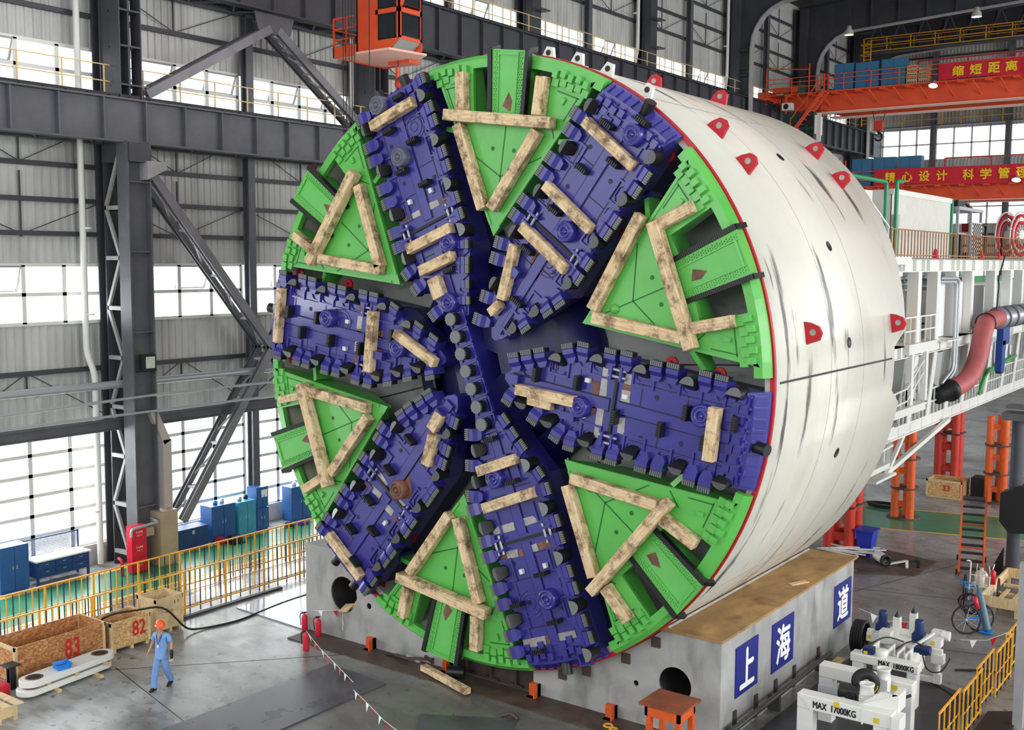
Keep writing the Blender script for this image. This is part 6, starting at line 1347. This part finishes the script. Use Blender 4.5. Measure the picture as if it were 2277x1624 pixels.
# beams toward the shield
m=MB()
for z in (10.6,7.3,4.9):
    for x in (-14.6,-19): m.ib((x,31,z),(x,43,z),.5,.35,.05)
m.bx(-19,-14.6,33,41,7.55,7.6); m.obj('bridge_beam',WHITE,bk)
# panels and boxes in the middle storey
WPN=mat('white_panel',srgb(240,240,238),.4)
for q in ((-13.6,-13.3,48.9,50.7,7.75,10.2),(-13.7,-13.35,51.9,53.9,7.75,10.1),(-14.4,-13.6,59,61.8,7.75,9.8),(-13.5,-13.3,55.0,55.6,8.1,10.0)): MB().bx(*q).obj('panel_box',WPN,bk)
PGP=mat('pale_grey_panel',srgb(190,194,190),.5)
for q in ((-15.5,-14.6,43.3,48,7.8,10.4),(-19.5,-14.8,52,58,4.6,6.6),(-19,-15,62,75,4.5,6.9),(-19,-15,60,78,7.8,10)): MB().bx(*q).obj('inner_cabinet',PGP,bk)
MB().bx(-14.3,-14.2,43.2,46.5,8.1,9.7).obj('chipboard_panel',OSB,bk)
m=MB().bx(-14.2,-14.1,46.6,46.9,8.6,8.9).bx(-14.2,-14.1,46.7,46.85,7.9,8.3); m.obj('orange_label',ORANGE2,bk)
m=MB()
for z in (10.35,10.1,9.85): m.tube([(-13.7,40,z),(-13.7,56,z)],.07)
m.pipe([(-13.2,49.5,10.3),(-12.85,51.2,10.3),(-12.85,51.2,6.2),(-13.1,50.6,5.6)],.075,.3).pipe([(-13.2,49.2,10.15),(-12.85,50.8,10.15),(-12.85,50.8,6.3),(-13.1,50.0,5.7)],.075,.3)
m.tube([(-13.6,47,5.4),(-13.6,50.5,5.5)],.12).cyl((-13.6,49,4.5),(-13.6,49,5.3),.3,n=14).pipe([(-13.3,60.5,6.9),(-13.3,60.5,5.6),(-13.3,64,5.7),(-13.3,64,6.6)],.1,.3); m.obj('pipework',PIPEG,bk)
m=MB().tube([(-13.9,46.6,10.4),(-13.9,46.6,7.8)],.05).pipe([(-13.2,57.2,4.5),(-13.0,57.6,5.6),(-13.0,64,6.0)],.1,.4).tube([(-14.5,44,4.8),(-14.5,70,4.8)],.08).bx(-14.5,-14.3,60,66,10.0,10.3); m.obj('green_pipe',mat('leaf_green',srgb(40,140,60),.4),bk)
def rails(pts,h,mt,par,name,step=.5,nr=3,r=.03):
    m=MB()
    for a,b in zip(pts,pts[1:]):
        a=V(a);b=V(b);n=max(1,int((b-a).length/step))
        for k in range(nr): z=V((0,0,h*(k+1)/nr)); m.bar(a+z,b+z,r*2)
        for i in range(n+1): c=a.lerp(b,i/n); m.bar(c,c+V((0,0,h)),r*1.6)
    return m.obj(name,mt,par)
rails([(BX+.8,44.5,4.42),(BX+.8,GE,4.42)],1.15,WHITE,bk,'lower_railing',.55,2)
rails([(GX,44,7.7),(GX,48.2,7.7)],1.1,WHITE,bk,'middle_railing',.7,2)
rails([(-13.9,39.5,7.6),(-13.9,44,7.6)],1.1,WHITE,bk,'middle_railing',.7,2)
rails([(-12.9,42,4.9),(-12.9,44.2,5.0),(-12.9,46.4,6.0)],1.0,WHITE,bk,'landing_railing',.6,2)
m=MB().bx(-14.2,-12.7,42,46.2,5.0,5.3).bx(-14.3,-12.8,44.0,48.2,7.35,7.75).bx(-13.1,-12.85,44.6,44.9,5.3,7.35).bx(-13.1,-12.85,46.6,46.9,5.3,7.35); m.obj('landing',WHITE,bk)
m=MB().bar((-13.2,43.2,4.0),(-13.5,44,2.6),.14).bar((-13.3,45.4,4.0),(-13.5,44.1,2.6),.14).bar((-13.5,44,2.6),(-13.0,51,4.0),.18).bx(-13.8,-13.2,41.8,44.3,2.5,2.6).bx(-14,-12.9,39.5,42.4,3.1,3.3)
for z in (3.9,4.6,5.3): m.bar((-13.2,39.6,z-.3),(-13.0,43,z),.07)
for y in (39.8,41.2,42.6): m.bar((-13.2,y,3.2),(-13.2,y,5.2),.07)
m.obj('lower_brace',WHITE,bk)
RAILB=mat('rusty_orange_rail',srgb(156,98,44),.5)
m=MB()
for a,b in ((42.2,52),(52,60),(60,GE)):
    for h in (.12,1.1): m.bar((GX-.1,a,11.15+h),(GX-.1,b,11.15+h),.05)
    n=int((b-a)/.42)
    for i in range(n+1): m.bar((GX-.1,a+(b-a)*i/n,11.15),(GX-.1,a+(b-a)*i/n,12.25),.035)
m.obj('top_railing',RAILB,bk)
for y in (48.2,56,59.5): MB().cyl((GX-.1,y,11.15),(GX-.1,y,11.55),.16,.06,n=8).obj('deck_lug',REDP,bk)
m=MB().bar((-13.3,38.9,12.6),(-13.3,42.2,11.2),.08,.3)
for y0 in (0,.9): m.bar((-13.2-y0,38.9,13.6),(-13.2-y0,42.2,12.3),.06).bar((-13.2-y0,38.9,12.6),(-13.2-y0,42.2,11.2),.1,.25)
for i in range(4): m.bar((-13.2,39+i*1.05,12.6-i*.43),(-13.2,39+i*1.05,13.6-i*.42),.05)
m.bx(-14.3,-12.9,42,44.2,10.9,11.2); m.obj('top_stair',WHITE,bk)
# what stands on it
t=thing('site_container','white ribbed container with a green end on the top deck','container',(-15.4,49,11.15))
m=MB(); n=int(8.6/.16);vs=[]
for i in range(n): 
    for o,h in ((0,0),(.5,0),(.65,.06),(.85,.06)): vs.append((i*.16+o*.16,h))
k=len(vs); m.add([(-14.0+h,45+a,z) for z in (11.3,13.75) for a,h in vs],[(i,i+1,k+i+1,k+i) for i in range(k-1)])
m.bx(-16.9,-14.06,45,53.6,11.15,13.9).bx(-14.1,-13.9,44.9,53.7,11.15,11.35).bx(-14.1,-13.9,44.9,53.7,13.7,13.92); m.obj('shell',WHITE,t)
MB().bx(-14.12,-13.88,53.55,53.75,11.15,13.9).bx(-17,-14,53.6,53.7,13.7,13.9).obj('end_post',GREENP,t); MB().bx(-13.9,-13.75,45.0,45.3,12.4,12.9).obj('switch_box',PIPEG,t)
t=thing('site_container','white container with yellow scrawls left of the ribbed one','container',(-15.4,42,11.15)); MB().bx(-17,-14.2,38.5,43.2,11.15,13.75).obj('shell',WHITE,t); m=MB()
for i in range(5): m.bx(-14.2,-14.19,39.6+i*.6,40+i*.6,12.6+.15*(i%3),12.75+.2*(i%3))
m.obj('yellow_marks',YEL,t)
t=thing('green_pipe_rack','pair of green pipes standing between the two containers','pipe',(-13.8,44,11.15)); MB().pipe([(-13.8,43.6,11.15),(-13.8,43.6,14.1),(-13.8,39,14.1)],.08,.15).pipe([(-13.7,44.6,11.15),(-13.7,44.6,14.2),(-13.7,45.3,14.2)],.08,.1).obj('pipe',GREENP,t)
t=thing('equipment_rack','grey steel rack with black cables behind the rusty railing','rack',(-14.2,56,11.15))
m=MB()
for y in (54.2,56.6,58.6):
    for x in (-15.2,-13.8): m.bar((x,y,11.15),(x,y,13.5),.12)
m.bx(-15.3,-13.7,54.1,58.7,13.45,13.6).bx(-15.2,-13.9,54.3,58.5,12.3,12.4); m.obj('frame',PIPEG,t)
m=MB().bx(-15,-14,54.5,56.2,11.2,12.2).bx(-15.2,-13.8,54.2,55.4,13.6,13.9).pipe([(-14.2,55,13.7),(-14.2,57,13.9),(-14.2,58.6,13.6)],.08,.4).pipe([(-14.0,59.2,11.2),(-14.0,59.2,12.9),(-14.0,60.6,12.9),(-14.0,60.6,11.2)],.08,.3).bx(-14.8,-13.9,59,63,11.15,11.5); m.obj('cables',BLK,t)
m=MB()
for i in range(9):
    for j in range(16):
        if (i+j)%2: m.bx(-13.72,-13.7,56.7+i*.2,56.9+i*.2,11.3+j*.1,11.4+j*.1)
o=m.obj('chequer',BLK,t); MB().bx(-13.78,-13.72,56.6,58.6,11.2,12.95).obj('perforated_plate',WHITE,t)
MB().bx(-14.4,-13.9,57.4,58.3,12.5,12.9).obj('red_unit',REDP,t)
t=thing('cable_reel','red and white cable reel at the right edge of the top deck','reel',(-14,68.5,11.15))
c=V((-14.2,68.3,12.55)); ax=V((1,-.25,0)).normalized(); a=ax.orthogonal().normalized(); b=ax.cross(a)
for off in (-.5,.35):
    for r_,mt in ((1.32,WHITE),(1.12,REDP),(.72,REDP),(.9,WHITE)):
        MB().tube([c+ax*off+(a*cos(i*PI/16)+b*sin(i*PI/16))*r_ for i in range(32)],.05 if mt==WHITE else .1,6,closed=True).obj('rim',mt,t)
m=MB()
for i in range(12): d_=a*cos(i*PI/6)+b*sin(i*PI/6); m.bar(c+ax*.35+d_*.2,c+ax*.35+d_*1.32,.05)
m.cyl(c-ax*.5,c+ax*.4,.3,n=14); m.bx(-14.8,-13.6,67.6,69,11.15,11.3); m.obj('spokes',WHITE,t)
# ventilation hose and pipe
t=thing('suction_hose','fat dusky pink bent hose hanging on the side of the white platform','hose',(-12.3,53,7))
MB().pipe([(-12.35,56.6,8.33),(-12.35,54.0,8.3),(-12.35,53.1,6.6),(-12.4,51.6,5.7),(-12.9,50.4,5.35)],.42,1.2,18).obj('hose',DUCT,t)
MB().lathe((-12.85,50.5,5.37),(-.38,-.9,-.25),[(.43,-.12),(.5,-.1),(.5,.14),(.36,.14),(.36,.9),(0,.9)],18).obj('clamp',BLK,t); MB().tube([(-12.35+.45*cos(i*PI/8),54.2,8.2+.45*sin(i*PI/8)) for i in range(16)],.03,6,closed=True).obj('sling',BLK,t)
t=thing('flanged_duct','grey flanged pipe running right from the pink hose','pipe',(-12.35,62,8.33))
pr=[(.4,0)]
for k in range(7): h=.3+k*1.7; pr+=[(.4,h),(.55,h),(.55,h+.14),(.4,h+.14)]
MB().lathe((-12.35,56.5,8.33),(0,1,0),pr+[(.4,20)],20).obj('pipe',PIPEG,t); m=MB()
for k in range(3): h=.3+k*1.7; m.lathe((-12.35,56.5+h,8.33),(0,1,0),[(.56,-.02),(.56,.16)],20)
m.obj('gasket',BLK,t)
t=thing('valve_actuator','upright blue valve actuator below the grey flanged pipe','valve',(-12.3,57.6,6.2)); MB().bx(-12.5,-12.2,57.2,58.6,7.0,8.0).bx(-12.5,-12.2,57.1,57.8,5.7,7.2).obj('body',mat('valve_blue',srgb(24,62,140),.4),t); MB().bx(-12.48,-12.22,57.15,57.75,5.6,5.7).obj('foot',BLK,t)
m=MB().pipe([(-12.3,57.2,11.3),(-12.28,56.0,10.2),(-12.28,56.2,9.9),(-12.28,55.9,8.6)],.035,.2,6); o=tag(m.obj('lifting_chain',BLK,origin=(-12.3,57,10)),'dark chain with a hook holding up the pink hose','chain')
# ================================================================== the walking man
def skin(name,J,E_,mt,par,sub=2,root=0):
    me=bpy.data.meshes.new(name); me.from_pydata([j[:3] for j in J],E_,[]); o=bpy.data.objects.new(name,me); COL.objects.link(o); o.parent=par
    me.materials.append(mt)
    md=o.modifiers.new('skin','SKIN'); md.use_smooth_shade=True; md.branch_smoothing=.6
    for i,j in enumerate(J):
        sv=me.skin_vertices[0].data[i]; r=j[3]; sv.radius=(r,j[4] if len(j)>4 else r); sv.use_root=(i==root)
    s=o.modifiers.new('sub','SUBSURF'); s.levels=sub; s.render_levels=sub
    return o
man=thing('person','person in light blue work clothes and an orange helmet, striding across the floor','person')
# skeleton, facing -y; +x is the person's left
J=[(0,0,.93,.1,.09),(0,-.01,1.10,.13,.1),(0,-.02,1.28,.15,.11),(0,-.01,1.40,.10,.09),(0,-.02,1.475,.055),(0,-.035,1.52,.06,.07),(.004,-.045,1.58,.075,.09),(.004,-.04,1.64,.078,.09),(.004,-.035,1.69,.06,.07)]
Ed=[(i,i+1) for i in range(8)]
def add(*js,root):
    k=root
    for j in js: J.append(j); Ed.append((k,len(J)-1)); k=len(J)-1
    return k
rh=add((-.09,0,.86,.07),(-.11,-.13,.50,.065),(-.10,-.20,.30,.055),(-.09,-.25,.10,.042),root=0); add((-.09,-.30,.05,.04),(-.09,-.40,.035,.035),root=rh)
lh=add((.09,0,.86,.07),(.10,.0,.50,.065),(.10,.13,.30,.055),(.11,.25,.14,.042),root=0); add((.11,.20,.06,.04),(.12,.13,.035,.035),root=lh)
rw=add((-.17,0,1.39,.06),(-.25,.04,1.16,.045),(-.33,.0,.97,.034),(-.35,-.02,.91,.028,.038),root=3)
lw=add((.17,0,1.39,.06),(.25,.06,1.16,.045),(.30,-.06,.98,.034),(.31,-.10,.93,.028,.038),root=3)
for w,s in ((rw,-1),(lw,1)):
    b=V(J[w][:3]); d=(V(J[w][:3])-V(J[w-1][:3])).normalized(); side=V((0,-1,0)) if s<0 else V((0,-.4,.9)).normalized(); side=(side-d*side.dot(d)).normalized(); curl=V((-s,0,0))*-1 if s<0 else V((-1,0,0))
    k=add((*(b+d*.05),.03,.014),root=w)
    for f,l in ((-1.5,.062),(-.5,.075),(.5,.08),(1.5,.07)):
        p=b+d*.08+side*f*.02; q=p+d*l*.5+curl*.01*(-s); r_=q+d*l*.3+curl*.035*(1 if s>0 else -.4)
        add((*p,.009),(*q,.0085),(*r_,.008),root=k)
    p=b+d*.03+side*.035; add((*p,.011),(*(p+d*.035+side*.015),.0095),root=w)
body=skin('body',J,Ed,SKIN,man,2)
h=V((.004,-.04,1.60)); HX=Mx.Translation(h)@Mx.Rotation(.75,4,'Z')@Mx.Translation(-h); m=MB(HX)
m.add([(h.x-.014,h.y-.088,h.z-.025),(h.x+.014,h.y-.088,h.z-.025),(h.x,h.y-.118,h.z-.022),(h.x,h.y-.088,h.z+.028)],[(0,1,2),(1,3,2),(3,0,2),(0,3,1)]); m.obj('nose',SKIN,man)
for s in (-1,1):
    MB(HX).lathe((h.x+s*.03,h.y-.082,h.z+.02),(0,-1,0),[(.012,0),(.009,.008),(0,.011)],10).obj('eye',HAIR,man)
    MB(HX).lathe((h.x+s*.076,h.y+.01,h.z),(s,0,0),[(.026,0),(.028,.012),(.012,.016),(0,.01)],10).obj('ear',SKIN,man)
MB(HX).bx(h.x-.024,h.x+.024,h.y-.088,h.y-.08,h.z-.06,h.z-.052).obj('mouth',mat('lips',srgb(150,88,80),.5),man)
m=MB(HX).lathe((h.x,h.y+.02,h.z-.03),(0,0,1),[(.03,-.03),(.075,0),(.088,.05),(.085,.09)],16); m.obj('hair',HAIR,man)
hm=MB(HX).lathe((h.x,h.y+.0,h.z+.055),(-.05,-.1,1),[(.135,-.015),(.118,0),(.114,.05),(.09,.1),(.05,.128),(0,.137)],24); hm.prism([(h.x-.09,h.y-.1,h.z+.03),(h.x-.05,h.y-.165,h.z+.018),(h.x+.05,h.y-.165,h.z+.018),(h.x+.09,h.y-.1,h.z+.03)],(0,.01,.014)); hm.bar((h.x,h.y-.11,h.z+.1),(h.x,h.y+.1,h.z+.14),.03,.05); hm.obj('helmet',HELM,man)
S_=[(0,0,.71,.2,.165),(0,0,.83,.195,.155),(0,0,.95,.175,.135),(0,-.01,1.10,.165,.125),(0,-.02,1.27,.18,.135),(0,-.01,1.40,.13,.1),(0,-.01,1.45,.08,.075)]
Es=[(i,i+1) for i in range(6)]
for s in (-1,1):
    k=5
    for j in ((s*.17,0,1.395,.078),(s*.215,.02,1.29,.075),(s*.245,.04,1.19,.072)): S_.append(j); Es.append((k,len(S_)-1)); k=len(S_)-1
skin('shirt',S_,Es,DENIM,man,2)
T_=[(0,0,1.0,.13,.1),(0,0,.88,.14,.11),(-.09,-.02,.80,.12),(-.105,-.13,.50,.088),(-.105,-.2,.28,.084),(-.095,-.255,.09,.085),(-.095,-.262,.03,.085),(.09,.0,.80,.12),(.10,.0,.50,.088),(.105,.13,.30,.084),(.11,.235,.14,.084),(.11,.245,.09,.084)]
skin('trousers',T_,[(0,1),(1,2),(2,3),(3,4),(4,5),(5,6),(1,7),(7,8),(8,9),(9,10),(10,11)],DENIM2,man,2)
for (x,y,z),rot in (((-.09,-.31,0),-.05),((.115,.16,0),.35)):
    m=MB(Mx.Translation((x,y,z))@Mx.Rotation(rot,4,'X')); m.add([(-.045,-.14,0),(.045,-.14,0),(.05,.12,0),(-.05,.12,0),(-.04,-.14,.045),(.04,-.14,.045),(.045,-.02,.085),(-.045,-.02,.085),(.045,.12,.1),(-.045,.12,.1)],[(0,1,2,3),(4,5,6,7),(7,6,8,9),(0,1,5,4),(1,2,8,6,5),(2,3,9,8),(3,0,4,7,9)]); m.obj('shoe',BLK,man,bevel=.012)
m=MB().tube([(-.075,-.03,1.46),(-.07,-.115,1.38),(-.03,-.165,1.26),(0,-.172,1.18),(.03,-.165,1.26),(.07,-.115,1.38),(.075,-.03,1.46)],.009,6); m.obj('lanyard',mat('navy_cord',srgb(24,34,74),.6),man); MB().bx(-.025,.025,-.182,-.175,1.1,1.17).obj('badge',WHITE,man)
m=MB().bx(-.03,.03,-.186,-.178,1.3,1.33); 
MB().prism([(0.0,-.125,1.43),(-.045,-.125,1.44),(0,-.155,1.3),(.045,-.125,1.44)],(0,.02,0)).obj('neck_opening',SKIN,man)
man.location=(-23.44,16.93,0); man.rotation_euler=(0,0,.42)
t=thing('hand_tool','black and pale gadget held in the left hand of the walking person','tool',(-23.1,16.95,.85))
wm=Mx.Translation(man.location)@Mx.Rotation(.42,4,'Z')
c=wm@V((.33,-.14,.90))
MB().bar(c+V((.02,0,-.1)),c+V((.05,0,.16)),.075,.05).obj('body',BLK,t); MB().bar(c+V((-.02,-.02,-.12)),c+V((.1,.0,-.08)),.04,.06).obj('grip',mat('pale_grip',srgb(190,180,160),.5),t)
c=wm@V((-.37,-.03,.81)); MB().bar(c,c+V((-.06,-.03,-.02)),.012).obj('x',WHITE,None) if False else None
